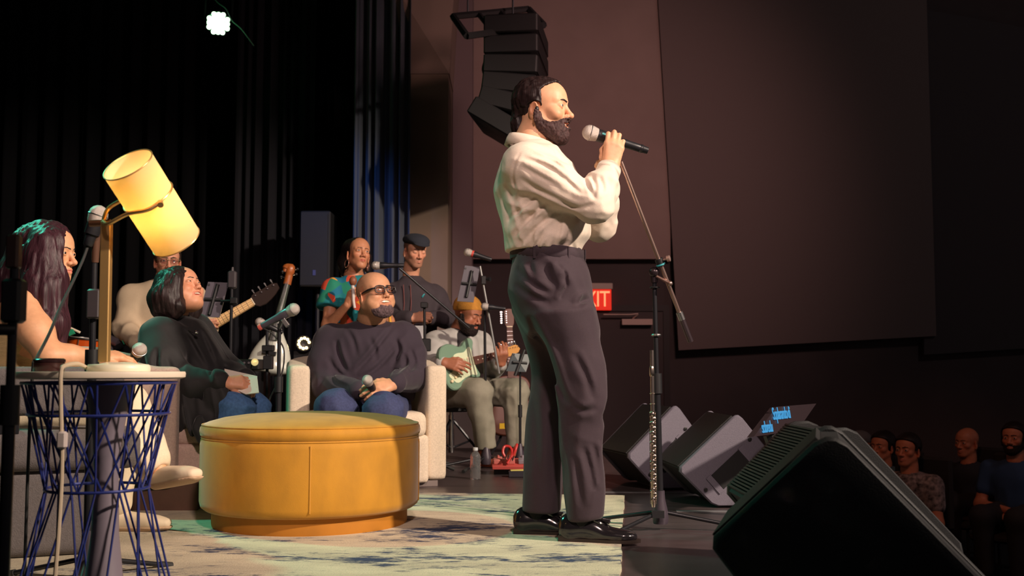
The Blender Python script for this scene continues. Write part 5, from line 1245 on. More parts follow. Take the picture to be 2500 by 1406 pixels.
# trousers
def trousers(g):
    # pelvis
    S = []
    P0, P1 = J(1345, 800, YM), J(1337, 622, YM); Lp = 178.0
    for (py, xl, xr, rv) in ((815, 1290, 1452, .165), (770, 1262, 1449, .182), (730, 1246, 1446, .192), (690, 1241, 1441, .192), (655, 1246, 1432, .182), (628, 1250, 1423, .172), (612, 1251, 1422, .168)):
        t = (800 - py) / Lp; cxp = 1345 + (1337 - 1345) * t; S.append((t, sc((xl + xr) / 2 - cxp), 0, sc((xr - xl) / 2), rv))
    g.loft(S, P0, P1, (1, 0, 0), k=0, n=2.2, cap=.015)
    # legs: (py, left px, right px)
    def leg(rows, Yt, Yb, k):
        a = rows[0]; b = rows[-1]; A_ = J((a[1] + a[2]) / 2, a[0], Yt); B_ = J((b[1] + b[2]) / 2, b[0], Yb); S = []
        for (py, xl, xr) in rows:
            t = (py - a[0]) / (b[0] - a[0]); Yy = Yt + (Yb - Yt) * t; m_ = J((xl + xr) / 2, py, Yy); q_ = A_ + (B_ - A_) * t; s_ = 2600.0 / Yy
            S.append((t, m_[0] - q_[0], 0, (xr - xl) / 2 / s_, max(.062, (xr - xl) / 2 / s_ * 1.05)))
        g.loft(S, A_, B_, (1, 0, 0), k=k, n=2.1, cap=.006)
    leg([(760, 1300, 1448), (830, 1330, 1457), (900, 1350, 1468), (960, 1364, 1471), (1040, 1374, 1468), (1120, 1380, 1463), (1200, 1384, 1470), (1262, 1390, 1468)], 3.95, 3.97, .05)
    leg([(760, 1252, 1400), (830, 1278, 1400), (900, 1296, 1398), (960, 1296, 1390), (1040, 1290, 1380), (1120, 1284, 1374), (1200, 1278, 1370), (1246, 1275, 1367)], 4.15, 4.15, .05)
ptsT = [J(1235, 605, 3.85), J(1480, 605, 4.3), J(1260, 1270, 4.2), J(1480, 1270, 3.9)]
g = G(*bound(ptsT, .09), .0055); trousers(g)
wr_ = addf(local(folds((.7, 0, -1), 11, .010, 51, 3.5), J(1350, 720, 3.9), .22), local(folds((.35, 0, -1), 10, .012, 53, 4), J(1420, 900, 3.95), .25), local(folds((.9, 0, -.35), 13, .009, 57, 3.5), J(1440, 985, 3.95), .14), local(folds((.15, 0, 1), 12, .012, 59, 4), J(1430, 1150, 3.95), .24), local(folds((.1, 0, 1), 11, .008, 61, 5), J(1320, 1080, 4.1), .3))
g.disp(wr_, band=.035)
# hems open over the shoes, pocket slash, fly crease
def surf(px, py, Y0, up=0.0):
    p = J(px, py, Y0); ix, iz = int((p[0] - g.lo[0]) / g.h), int((p[2] - g.lo[2]) / g.h); w_ = np.where(g.D[ix, :, iz] < 0)[0]
    if len(w_): p[1] = g.lo[1] + g.h * w_[0]
    return p
pk = [surf(x, y, 3.85) for x, y in ((1362, 646), (1378, 668), (1381, 694), (1368, 724))]
g.chain(pk, [.004, .008, .009, .004], k=.010, op='s')
g.chain([p + np.array([-.014, -.004, 0]) for p in pk], [.003, .006, .006, .003], k=.02)
fold2d(g, [[(1262, 648), (1295, 690), (1345, 722)], [(1258, 690), (1300, 725), (1345, 740), .8], [(1290, 770), (1340, 870), (1372, 960), (1398, 990), 1.4], [(1398, 992), (1425, 1003), (1456, 994)], [(1408, 750), (1425, 732), (1443, 728)], [(1400, 860), (1430, 920), (1445, 975), .9], [(1425, 1090), (1440, 1140), (1450, 1200), 1.2], [(1448, 1080), (1456, 1130), (1462, 1180)], [(1402, 1110), (1412, 1170), (1420, 1240), .9], [(1330, 640), (1340, 680), (1352, 700), .7], [(1292, 640), (1298, 670), (1310, 690), .7]], 4.05, 3.88, w=.012, depth=.010, ridge=.008)
fold2d(g, [[(1300, 950), (1310, 1060), (1312, 1180), .8], [(1345, 1000), (1350, 1100), (1345, 1220), .8]], 4.2, 4.1, w=.014, depth=.008, ridge=.006)
V, F = g.mesh(); V = smooth_mesh(V, F, 1); trs = link_mesh('trousers', V, F, M_trs, man)
for off, rr_, nm in ((-.010, .0045, 'pocket_edge'),):
    MB().tube(spline([p + np.array([off, -.004, 0]) for p in pk], 5), [.0015] + [rr_] * 14 + [.0015], 8).build(nm, M_trs, trs)
# waistband with ruching and belt loops
P1 = J(1337, 624, YM); wb = []; nW_ = 96; V = []; F = []
for k in range(nW_):
    a_ = 2 * PI * k / nW_; rip = .0010 * math.sin(a_ * 46) if (math.cos(a_) < .35) else 0
    ru_, rv_ = sc(87.5) + .004 + rip, .176 + rip; c0 = P1 + np.array([ru_ * math.cos(a_), rv_ * math.sin(a_), -.010 * math.cos(a_)])
    n_ = np.array([math.cos(a_), math.sin(a_), 0])
    for (dr, dz) in ((0.000, -.024), (.004, -.022), (.005, 0), (.004, .022), (-.004, .025), (-.010, .0)): V.append(c0 + n_ * dr + np.array([0, 0, dz]))
for k in range(nW_):
    for j in range(6): F.append((k * 6 + j, ((k + 1) % nW_) * 6 + j, ((k + 1) % nW_) * 6 + (j + 1) % 6, k * 6 + (j + 1) % 6))
link_mesh('waistband', np.array(V), np.array(F), M_trs, trs)
for a_ in (-1.95, -1.05, -.35):
    c0 = P1 + np.array([(sc(87.5) + .011) * math.cos(a_), .183 * math.sin(a_), -.006]); MB().box(c0, (.004, .0025, .022), Rz(a_ + PI / 2)).build('belt_loop', M_trs, trs)
# shoes: black tasselled loafers
M_shoe = mat('black_polished_leather', (0.012, 0.010, 0.012), 0.16, coat=0.6)
def loafer(root, ft, ang, L=.29, s=1.0):
    R = Rz(ang); o = np.asarray(ft, float)
    lo = np.array([-.10, -.07, -.01]); hi = np.array([.25, .07, .14]); g = G(lo, hi, .0038)
    prof = [(0, 0, 0, .030, .032), (.1, 0, 0, .036, .036), (.3, 0, 0, .034, .036), (.5, .004, -.0, .040, .033), (.75, .004, 0, .046, .025), (.92, .0, 0, .036, .018), (1, 0, 0, .018, .010)]
    g.loft([(t, 0.036 * 0 + (.048 - .03 * t) * 0, 0, ru, rv) for t, _, _, ru, rv in prof], (-.075, 0, .034), (.205, 0, .020), (0, 1, 0), k=.0, n=2.3, cap=.008)
    g.ell((-.045, 0, .055), (.038, .034, .045), k=.03); g.ell((.03, 0, .055), (.06, .034, .032), k=.03)
    g.box((.06, 0, -.05), (.3, .2, .055), rd=.001, op='s'); V, F = g.mesh(); sh_ = link_mesh('shoe', V @ R.T + o, F, M_shoe, root)
    sole = [(-.080, -.026), (-.074, -.033), (-.02, -.034), (.04, -.036), (.10, -.046), (.16, -.042), (.20, -.026), (.217, 0), (.205, .024), (.17, .038), (.11, .043), (.04, .034), (-.02, .032), (-.072, .032), (-.082, 0)]
    MB().prism(sole, 0.0, .012, o, R).prism([(-.082, -.034), (-.02, -.034), (-.02, .034), (-.082, .034)], 0, .022, o, R).build('sole', mat('shoe_sole', (.02, .012, .010), .4), sh_)
    ts = MB()
    for dy in (-.012, .0, .012): ts.tube([o + R @ np.array([.075, dy, .080]), o + R @ np.array([.105, dy * 1.6, .072])], [.004, .007], 8)
    ts.torus(o + R @ np.array([.065, 0, .072]), .028, .005, R @ np.array([.4, 0, 1]), 20, 6); ts.build('tassel', M_shoe, sh_)
    return sh_
loafer(man, FL(1428, 3.97, RUG_H) + np.array([-.015, 0, 0]), math.radians(-12)); loafer(man, FL(1316, 4.15, RUG_H) + np.array([-.015, 0, 0]), math.radians(-6))
for f_ in (ftN, ftF): MB().tube([f_ + np.array([-.01, 0, .05]), f_ + np.array([-.005, 0, .16])], [.040, .043], 20).build('sock', mat('black_sock', (.01, .01, .012), .9), man)
hm = microphone('microphone', mic_h, mic_t, 'handheld wireless microphone gripped by the standing man', 1.16)
MB().lathe([(.0205, 0), (.0215, .003), (.0215, .006), (.0205, .009)], mic_h + maxis * .034, maxis, 24, cap=False).build('collar', M_steel, hm)
MB().box(mic_h + maxis * .058 + np.array([0.002, -.0185, .006]), (.012, .003, .008), frame(np.array([0, -1, .35]), maxis) @ np.array([[0, 1, 0], [1, 0, 0], [0, 0, 1.0]]) if False else np.stack([maxis, np.cross(np.array([0, -1.0, 0]), maxis), np.array([0, -1.0, 0])], 1)).build('display', mat('mic_display', s2l(60, 90, 90), .3, emit=(.25, .8, .7), estr=.5), hm)
MB().lathe([(.015, 0), (.0165, .002), (.0165, .010), (.014, .012), (.013, .032), (.001, .033)], mic_h + maxis * (np.linalg.norm(mic_t - mic_h) - .012), maxis, 20).build('antenna_cap', M_micbody, hm)
# ------------------------------------------------------------------ shared pieces for the other people
def torso_fn(rows, Ya, dep, k=0.0, n=2.2, cap=.03):
    """rows: (py, xl, xr, half-depth [, dY]) bottom to top, centred on depth Ya"""
    def f(g):
        a, b = rows[0], rows[-1]; A_ = J((a[1] + a[2]) / 2, a[0], Ya); B_ = J((b[1] + b[2]) / 2, b[0], Ya); S = []
        for r in rows:
            t = (r[0] - a[0]) / (b[0] - a[0]); m_ = J((r[1] + r[2]) / 2, r[0], Ya); q_ = A_ + (B_ - A_) * t; s_ = FPX / Ya
            S.append((t, m_[0] - q_[0], -(r[4] if len(r) > 4 else 0), (r[2] - r[1]) / 2 / s_, r[3]))
        w = B_ - A_
        g.loft(S, A_, B_, (1, 0, 0), k=k, n=n, cap=cap)
    return f
def bbox_rows(rows, Ya): return [J(r[1], r[0], Ya - r[3]) for r in rows] + [J(r[2], r[0], Ya + r[3]) for r in rows]
def legs(root, hips, knees, ankles, rs, m, shoe_m, toe=(1, 0, 0), h=.008, seed=70, shoes=True, flare=1.0, name='trousers'):
    pts = list(hips) + list(knees) + list(ankles); lo, hi = bound(pts, .16); g = G(lo, hi, h)
    g.cone(hips[0], hips[1], rs[0], rs[0], k=.04)
    for i in (0, 1):
        g.chain([hips[i], knees[i]], [rs[0], rs[1]], k=.05); g.chain([knees[i], ankles[i]], [rs[1] * .97, rs[2] * flare], k=.03)
    d = np.mean(knees, 0) - np.mean(hips, 0)
    g.disp(addf(folds(d, 12, .006, seed, 3), local(folds(np.array([0, 0, 1.0]), 15, .008, seed + 2, 3), np.mean(ankles, 0), .3), local(folds(np.cross(d, (0, 0, 1.0)), 16, .008, seed + 3, 3), np.mean(knees, 0), .2)), band=.03)
    for i in (0, 1):   # open hem
        ax = (ankles[i] - knees[i]) / np.linalg.norm(ankles[i] - knees[i]); g.box(ankles[i] + ax * .10, (.15, .15, .10), frame(ax), rd=.001, op='s')
    V, F = g.mesh(); V = smooth_mesh(V, F, 1); o = link_mesh(name, V, F, m, root)
    if shoes:
        tv = np.asarray(toe, float); ang = math.atan2(tv[1], tv[0])
        for i in (0, 1): simple_shoe(root, np.array([ankles[i][0], ankles[i][1], 0.0]), ang, shoe_m)
    return o
def simple_shoe(root, ft, ang, m, R=None, sole=None, low=False):
    R = Rz(ang) if R is None else R; g = G((-.10, -.07, -.01), (.24, .07, .15), .006)
    g.loft([(0, 0, 0, .034, .036), (.2, 0, 0, .037, .040), (.5, 0, 0, .040, .036), (.8, 0, 0, .045, .028), (1, 0, 0, .024, .015)], (-.07, 0, .040), (.20, 0, .028), (0, 1, 0), k=0, n=2.3, cap=.012)
    if not low: g.cone((-.02, 0, .06), (-.02, 0, .12), .040, .040, k=.03)
    else: g.ell((-.035, 0, .085), (.045, .026, .04), k=.01, op='s')
    g.box((.05, 0, -.05), (.3, .2, .055), rd=.001, op='s')
    V, F = g.mesh(); o = link_mesh('shoe', V @ R.T + np.asarray(ft), F, m, root)
    if sole is not None:
        g = G((-.10, -.07, -.02), (.24, .07, .06), .005); g.loft([(0, 0, 0, .036, .039), (.2, 0, 0, .039, .042), (.5, 0, 0, .043, .039), (.8, 0, 0, .048, .031), (1, 0, 0, .027, .018)], (-.074, 0, .036), (.206, 0, .024), (0, 1, 0), k=0, n=2.3, cap=.012)
        g.box((.05, 0, -.058), (.3, .2, .055), rd=.001, op='s'); g.box((.05, 0, .068), (.3, .2, .05), rd=.001, op='s'); V, F = g.mesh(); link_mesh('sole', V @ R.T + np.asarray(ft), F, sole, o)
    return o
def hand_at(parts, wrist, fdir, dorsal, side, curls, col, thumb=THUMB_REST, s=.95, h=.0035, spread=.15, fore=None):
    wrist = np.asarray(wrist, float); fdir = np.asarray(fdir, float); fdir = fdir / np.linalg.norm(fdir)
    g = G(*bound([wrist, wrist + fdir * .2, wrist + np.asarray(dorsal) * -.06], .09), h); hand_sdf(g, wrist, fdir, dorsal, side, curls, thumb, s, spread)
    if fore is not None: g.cone(wrist, wrist + (np.asarray(fore) - wrist) * .25, .026 * s, .031 * s, k=.02)
    V, F = g.mesh(); parts.append((V, F, tint(V, col, 6)))
RELAX = [(25, 30, 20), (28, 34, 22), (30, 36, 24), (32, 36, 24)]; FIST = [(60, 85, 60)] * 4; CLASP = [(20, 40, 25)] * 4
def glasses(root, T, m, w=.0255, hh=.0175, lens=None, rr=.0022):
    Rl = None
    for s in (-1, 1):
        mm = MB(); c = np.array((s * .0335, .1005, -.003)); pts = []
        for k in range(29):
            a_ = 2 * PI * k / 28; q = (abs(math.cos(a_)) ** 4 + abs(math.sin(a_)) ** 4) ** -.25
            x_ = w * q * math.cos(a_); pts.append(c + np.array([x_, -abs(x_ + s * .033) ** 2 * 1.2 + .004, hh * q * math.sin(a_) - (.003 if math.sin(a_) < 0 else 0)]))
        mm.tube(pts, rr, 8, cap=False); link_mesh('glasses_rim', T(np.array(mm.V)), mm.F, m, root)
        if lens is not None:
            F = [tuple(range(28))]; V = np.array(pts[:28]); V2 = V - np.array([0, .0012, 0]); link_mesh('glasses_lens', T(np.concatenate([V, V2])), [tuple(range(28)), tuple(range(55, 27, -1))] + [(i, (i + 1) % 28, 28 + (i + 1) % 28, 28 + i) for i in range(28)], lens, root)
        mm = MB().tube([c + np.array([s * w, -.005, .008]), (s * .074, .06, .006), (s * .080, .0, .002), (s * .080, -.02, -.006)], [rr * 1.7, rr * 1.7, rr * 1.3, rr], 8); link_mesh('glasses_temple', T(np.array(mm.V)), mm.F, m, root)
    mm = MB().tube([(-.009, .103, .004), (0, .106, .006), (.009, .103, .004)], rr * 1.3, 8); link_mesh('glasses_bridge', T(np.array(mm.V)), mm.F, m, root)
def glass_mat():
    m = bpy.data.materials.new('lens_glass'); m.use_nodes = True; N = m.node_tree.nodes; L = m.node_tree.links; N.remove(N['Principled BSDF'])
    t = N.new('ShaderNodeBsdfTransparent'); t.inputs[0].default_value = (.86, .82, .84, 1); gl = N.new('ShaderNodeBsdfGlossy'); gl.inputs['Roughness'].default_value = .05; x = N.new('ShaderNodeMixShader'); x.inputs[0].default_value = .08
    L.new(t.outputs[0], x.inputs[1]); L.new(gl.outputs[0], x.inputs[2]); L.new(x.outputs[0], N['Material Output'].inputs[0]); return m
LENS = glass_mat()
def stool(name, pos, z, label, r=.17):
    t = thing(name, pos, label, 'stool', 'performers stools'); p = np.asarray(pos, float)
    MB().lathe([(r * .9, z - .05), (r, z - .04), (r, z - .01), (r * .9, z), (.001, z)], p, seg=32).build('seat', mat('stool_vinyl', (.015, .013, .014), .5), t)
    MB().tube([p + np.array([0, 0, .25]), p + np.array([0, 0, z - .05])], .014, 12).tube([p + np.array([0, 0, .06]), p + np.array([0, 0, .32])], .02, 12).build('column', M_chrome, t)
    for k in range(3):
        a_ = 2 * PI * k / 3 + 2.2; d = np.array([math.cos(a_), math.sin(a_), 0]); q0 = p + np.array([0, 0, .30]); q1 = p + d * .24 + np.array([0, 0, .012])
        lg = MB().tube([q0, q1], .010, 8).tube([p + np.array([0, 0, .09]), q0 * .45 + q1 * .55], .007, 8).build('leg', M_blackmetal, t); MB().sphere(q1, .014, 10, 6).build('rubber_foot', M_rubber, lg)
    return t

# ------------------------------------------------------------------ bald man in glasses
bald = thing('person', FL(890, 6.1), 'seated bald man with black glasses, a grey goatee and a dark sweatshirt', 'person')
SK2 = s2l(214, 158, 122); YB = 6.12
M_sweat = mat('plum_sweatshirt', s2l(62, 54, 64), .9, noise=.05, nscale=200, bump=.2, bscale=400, sheen=.15, spec=.2)
M_jean = mat('navy_denim', s2l(58, 66, 104), .85, noise=.18, nscale=90, bump=.2, bscale=500)
R2 = head_frame(-50, 13, 3); C2 = J(915, 718, 5.98); nb2 = J(906, 792, 6.12); S2 = 1.10
rowsB = [(985, 808, 1004, .16), (940, 800, 1012, .185), (900, 796, 1010, .19), (860, 793, 1003, .18), (830, 797, 997, .165), (810, 812, 985, .14), (795, 840, 962, .11), (782, 866, 944, .085)]
bp2 = []
sR, sL = J(806, 832, 6.12), J(985, 826, 6.14); eR, eL = J(796, 942, 5.98), J(1008, 920, 5.98); wR, wL = J(882, 955, 5.70), J(962, 936, 5.68)
limb(bp2, [sR, eR, wR], [.05, .045, .03], SK2, .008); limb(bp2, [sL, eL, wL], [.05, .045, .03], SK2, .008); limb(bp2, [nb2, J(900, 900, YB), J(905, 980, YB)], [.07, .13, .13], SK2, .016)
hand_at(bp2, wR, J(930, 950, 5.64) - wR, (-.35, -1, .35), 1, [(25, 60, 40), (30, 65, 45), (32, 68, 45), (35, 65, 45)], SK2, THUMB_GRIP, s=1.02, h=.003, fore=eR)
hand_at(bp2, wL, J(905, 955, 5.60) - wL, (.25, -1, .55), -1, [(10, 22, 15), (12, 26, 18), (14, 28, 18), (16, 30, 20)], SK2, [(.016, -.004, .022), (.038, -.004, .046), (.046, -.006, .072), (.044, -.010, .094)], s=1.05, h=.003, spread=.2, fore=eL)
nl2 = R2.T @ (nb2 - C2) / S2
HP2 = dict(h=.0029, skin=SK2, neck_base=nl2, neck_r=.066, width=1.03, fat=.008, jaw=1.08, nose=.98, nosew=1.2, smile=1.5, mouth_open=1.1, eye_open=.4, brow_t=.0032, lip_a=.5, stubble=.28, stubble_col=s2l(120, 95, 90),
    beard_poly=[(.044, -.088), (.064, -.094), (.080, -.090), (.086, -.060), (.120, -.060), (.125, -.14), (.06, -.150), (.034, -.120)], beard_t=.0045)
out2, T2, b2 = add_head(bald, HP2, R2, C2, S2, None, hair_mat('grey_goatee', s2l(96, 78, 82), .8, st=(140, 140, 60)), bp2, mat('brow_brown', s2l(60, 42, 34), .7))
glasses(bald, T2, mat('glasses_black', (.012, .010, .014), .3), rr=.0030, w=.0265, hh=.0175, lens=LENS)
def sweat(g):
    torso_fn(rowsB, YB, None)(g)
    g.ell(sR + np.array([.015, 0, -.01]), (.088, .085, .09), k=.07); g.ell(sL + np.array([-.015, 0, -.01]), (.088, .085, .09), k=.07)
    g.chain([sR, (sR + eR) / 2 + np.array([-.012, 0, 0]), eR], [.088, .090, .078], k=.04); g.chain([eR, wR * .9 + eR * .1], [.074, .050], k=.03)
    g.chain([sL, (sL + eL) / 2 + np.array([.014, 0, 0]), eL], [.088, .088, .078], k=.04); g.chain([eL, wL * .9 + eL * .1], [.074, .050], k=.03)
lo, hi = bound(bbox_rows(rowsB, YB) + [sR, sL, eR, eL, wR, wL], .14); g = G(lo, hi, .0062); sweat(g)
g.disp(addf(folds((.55, -.2, .8), 9, .008, 81, 4), local(folds((1, -.3, .8), 10, .012, 83, 4), J(950, 880, 5.9), .15), local(folds((0, 1, .2), 14, .010, 85, 3), eR, .12), local(folds((0, 1, .2), 14, .010, 87, 3), eL, .12)), band=.03)
def gsurf(g, px, py, Y0):
    p = J(px, py, Y0); ix, iz = np.clip(int((p[0] - g.lo[0]) / g.h), 0, g.n[0] - 1), np.clip(int((p[2] - g.lo[2]) / g.h), 0, g.n[2] - 1); w_ = np.where(g.D[ix, :, iz] < 0)[0]
    if len(w_): p[1] = g.lo[1] + g.h * w_[0]; p = J(px, py, p[1])
    return p
fold2d(g, [[(818, 828), (828, 865), (846, 908), 1.3], [(868, 908), (905, 868), (955, 795), 1.2], [(880, 925), (925, 895), (972, 840)], [(962, 825), (974, 858), (955, 898), 1.2], [(840, 800), (862, 830), (872, 870), .7], [(805, 900), (828, 930), (868, 945)], [(800, 870), (820, 905), (850, 925), .8], [(985, 860), (992, 890), (975, 915)], [(1000, 850), (1012, 885), (1000, 915), .8], [(900, 820), (915, 850), (918, 880), .6]], YB, 5.95, w=.013, depth=.012, ridge=.009)
g.cone(nb2 + (C2 - nb2) * .1, nb2 + (C2 - nb2) * .9, .074, .09, k=.012, op='s')
for w_, e_ in ((wR, eR), (wL, eL)):
    g.cone(w_ * .86 + e_ * .14, w_ * .95 + e_ * .05, .050, .046, k=.008)
V, F = g.mesh(); V = smooth_mesh(V, F, 1); link_mesh('sweatshirt', V, F, M_sweat, bald)
dv_ = (C2 - nb2) / np.linalg.norm(C2 - nb2); MB().torus(nb2 + dv_ * .012, .078, .010, dv_ + np.array([0, -.55, 0]) * .6, 36, 8).build('neck_rib', M_sweat, bald)
hipsB = [J(850, 1000, 6.08), J(955, 1000, 6.08)]; knB = [J(818, 996, 5.62), J(938, 1006, 5.58)]; anB = [FL(826, 5.62, .10), FL(935, 5.56, .10)]
legs(bald, hipsB, knB, anB, (.105, .098, .07), M_jean, mat('dark_trainers', (.02, .02, .025), .6), toe=(.1, -1, 0), h=.008)
microphone('microphone', J(897, 928, 5.56), J(930, 985, 5.72), 'microphone held in the lap of the bald man', 1.12)

# ------------------------------------------------------------------ woman in the black blouse
wbl = thing('person', FL(470, 5.15, RUG_H), 'seated dark-haired woman in a sheer black blouse looking up', 'person')
SK3 = s2l(212, 150, 118); YW = 5.2
M_blouse = mat('sheer_black_blouse', s2l(25, 24, 26), .75, noise=.08, nscale=200, bump=.15, bscale=500, sheen=.2)
R3 = head_frame(-24, 24, -4); C3 = J(444, 706, 5.18); S3 = .98; nb3 = J(424, 786, 5.2); nl3 = R3.T @ (nb3 - C3) / S3
rowsW = [(1010, 405, 560, .17), (960, 408, 566, .175), (920, 405, 562, .175), (880, 398, 545, .17), (845, 392, 524, .16), (815, 390, 505, .15), (795, 396, 488, .12), (778, 402, 462, .07), (764, 404, 456, .060)]
bp3 = []; sR3, sL3 = J(392, 826, 5.02), J(472, 812, 5.36); eR3, eL3 = J(408, 928, 4.93), J(560, 915, 5.34); wR3, wL3 = J(548, 934, 4.86), J(600, 928, 5.02)
limb(bp3, [sR3, eR3, wR3], [.05, .042, .027], SK3, .008); limb(bp3, [sL3, eL3, wL3], [.05, .042, .027], SK3, .008); limb(bp3, [nb3, J(455, 880, YW), J(470, 980, YW)], [.06, .11, .12], SK3, .016)
hand_at(bp3, wR3, J(610, 932, 4.88) - wR3, (.1, -1, .5), -1, [(15, 25, 15), (22, 36, 22), (28, 42, 26), (32, 46, 30)], SK3, THUMB_REST, s=.90, h=.003, fore=eR3)
hand_at(bp3, wL3, J(606, 958, 4.90) - wL3, (.6, -.8, .3), 1, [(35, 50, 30), (38, 54, 32), (40, 56, 34), (42, 56, 34)], SK3, THUMB_REST, s=.88, h=.003, fore=eL3)
HP3 = dict(h=.0027, skin=SK3, neck_base=nl3, neck_r=.050, width=.98, fat=.005, jaw=.92, nose=.88, smile=.8, mouth_open=.4, eye_open=.35, brow_t=.0028, lip=s2l(200, 95, 85), lip_a=.85, chin=-.002)
HM_BOB = hair_mat('espresso_hair', s2l(40, 28, 28), .3, st=(110, 110, 5))
out3, T3, b3 = add_head(wbl, HP3, R3, C3, S3, None, None, bp3, mat('brow_dark', s2l(45, 32, 28), .7))
def world_hair(root, R, c, s, chains, m, cut, h=.004, cap=(.083, .104, .092), capc=(0, -.022, .036), rough=.004, freq=90, cutc=None, sq=None, name='hair'):
    T = lambda p: place(np.array([p]), R, c, s)[0]
    pts = [T((0, 0, 0))] + [p for ch in chains for p in ch[0]]; lo, hi = bound(pts, .15); g = G(lo, hi, h)
    g.ell(T(capc), np.array(cap) * s, R, k=.02)
    for ch in chains: g.chain(ch[0], ch[1], k=.045, sq=ch[2] if len(ch) > 2 else None, f=ch[3] if len(ch) > 3 else 1.0)
    for (cc, rr) in cut: g.ell(T(cc), np.array(rr) * s, R, k=.012, op='s')
    g.disp(lambda P: vnoise(P * np.array([1, 1, .09]), freq, 9) * rough + vnoise(P * np.array([1, 1, .12]), freq * .35, 4) * rough, band=.02)
    V, F = g.mesh(); return link_mesh(name, V, F, m, root)
world_hair(wbl, R3, C3, S3, [([J(425, 688, 5.12), J(402, 725, 5.09), J(392, 757, 5.09)], [.062, .058, .042]), ([J(408, 690, 5.24), J(392, 730, 5.24), J(390, 757, 5.24)], [.062, .054, .040]), ([J(462, 700, 5.30), J(470, 755, 5.29), J(472, 792, 5.27)], [.045, .036, .012]), ([J(420, 720, 5.1), J(428, 752, 5.08), J(424, 765, 5.07)], [.05, .04, .022])],
    HM_BOB, [((0, .092, -.030), (.062, .080, .098)), ((0, .05, -.11), (.052, .075, .07))])
def blouse(g):
    torso_fn(rowsW, YW, None)(g)
    g.ell(sR3, (.085, .08, .085), k=.06); g.ell(sL3, (.08, .08, .085), k=.06)
    g.chain([sR3, J(396, 880, 4.97), eR3], [.085, .098, .092], k=.05); g.chain([eR3, J(480, 940, 4.89), wR3 * .86 + eR3 * .14], [.088, .072, .055], k=.04)
    g.chain([sL3, eL3], [.08, .075], k=.05); g.chain([eL3, wL3 * .88 + eL3 * .12], [.075, .05], k=.04)
lo, hi = bound(bbox_rows(rowsW, YW) + [sR3, sL3, eR3, eL3, wR3, wL3], .14); g = G(lo, hi, .0062); blouse(g)
g.disp(addf(folds((.35, 0, -1), 10, .008, 91, 5), local(folds((.8, 0, -.6), 12, .010, 93, 4), eR3, .16)), band=.03)
fold2d(g, [[(440, 800), (470, 850), (500, 900)], [(470, 800), (495, 850), (520, 905)], [(410, 850), (415, 900), (440, 940), 1.2], [(375, 860), (385, 900), (410, 935)], [(430, 870), (450, 910), (480, 930), .8], [(520, 880), (535, 905), (548, 930), .8]], 5.2, 5.02, w=.013, depth=.011, ridge=.008)
g.cone(nb3 + (C3 - nb3) * .12, C3, .056, .062, k=.01, op='s'); V, F = g.mesh(); V = smooth_mesh(V, F, 1); link_mesh('blouse', V, F, M_blouse, wbl)
dn_ = (C3 - nb3) / np.linalg.norm(C3 - nb3); MB().lathe([(.060, -.012), (.062, 0), (.060, .028), (.056, .034), (.053, .028), (.054, -.012)], nb3 + dn_ * .012, dn_, 32, cap=False).build('collar', M_blouse, wbl, smooth=True)
def ruffle(g):
    g.chain([J(455, 935, 4.88), J(450, 985, 4.86), J(462, 1028, 4.85)], [.075, .062, .045], k=.04, sq=(0, 1, 0), f=1.8); g.chain([J(515, 945, 4.86), J(530, 985, 4.84), J(520, 1022, 4.84)], [.06, .045, .012], k=.03, sq=(0, 1, 0), f=2.0)
    g.chain([J(462, 1020, 4.84), J(490, 1045, 4.80), J(492, 1070, 4.78)], [.045, .036, .022], k=.03, sq=(0, 1, 0), f=1.6); g.chain([J(470, 1010, 4.84), J(520, 1042, 4.80)], [.05, .026], k=.03, sq=(0, 1, 0), f=1.6)
cloth(wbl, 'sleeve_ruffle', [J(420, 900, 4.9), J(570, 1090, 4.75)], .0052, ruffle, M_blouse, folds((.25, 0, -1), 22, .011, 95, 5))
M_jean2 = mat('blue_denim', s2l(66, 104, 152), .85, noise=.2, nscale=80, bump=.2, bscale=500)
legs(wbl, [J(450, 1000, 5.02), J(470, 990, 5.28)], [J(575, 1002, 4.88), J(613, 998, 5.08)], [FL(600, 4.93, .10), FL(640, 5.13, .10)], (.10, .082, .06), M_jean2, mat('black_flats', (.02, .02, .02), .4), toe=(1, -.25, 0), h=.008, seed=97)
nbk = thing('notebook', J(590, 945, 4.95), 'open white notebook on the lap of the woman in black', 'notebook')
for (q, nm) in (([(548, 900, 5.0), (628, 918, 4.93), (628, 945, 4.86), (552, 932, 4.92)], 'page'), ([(538, 934, 4.90), (628, 922, 4.90), (632, 958, 4.84), (600, 962, 4.84)], 'cover')):
    p = [J(*a) for a in q]; n_ = np.cross(p[1] - p[0], p[3] - p[0]); n_ /= np.linalg.norm(n_)
    MB().add(p + [a + n_ * .005 for a in p], [(0, 1, 2, 3), (7, 6, 5, 4), (0, 4, 5, 1), (1, 5, 6, 2), (2, 6, 7, 3), (3, 7, 4, 0)]).build(nm, mat('paper_white', s2l(225, 215, 200), .7), nbk)
MB().tube([J(446, 800, 5.05), J(470, 812, 5.03), J(478, 812, 5.03)], .002, 6).sphere(J(479, 812, 5.02), .010, 10, 8).build('brooch', M_chrome, wbl)

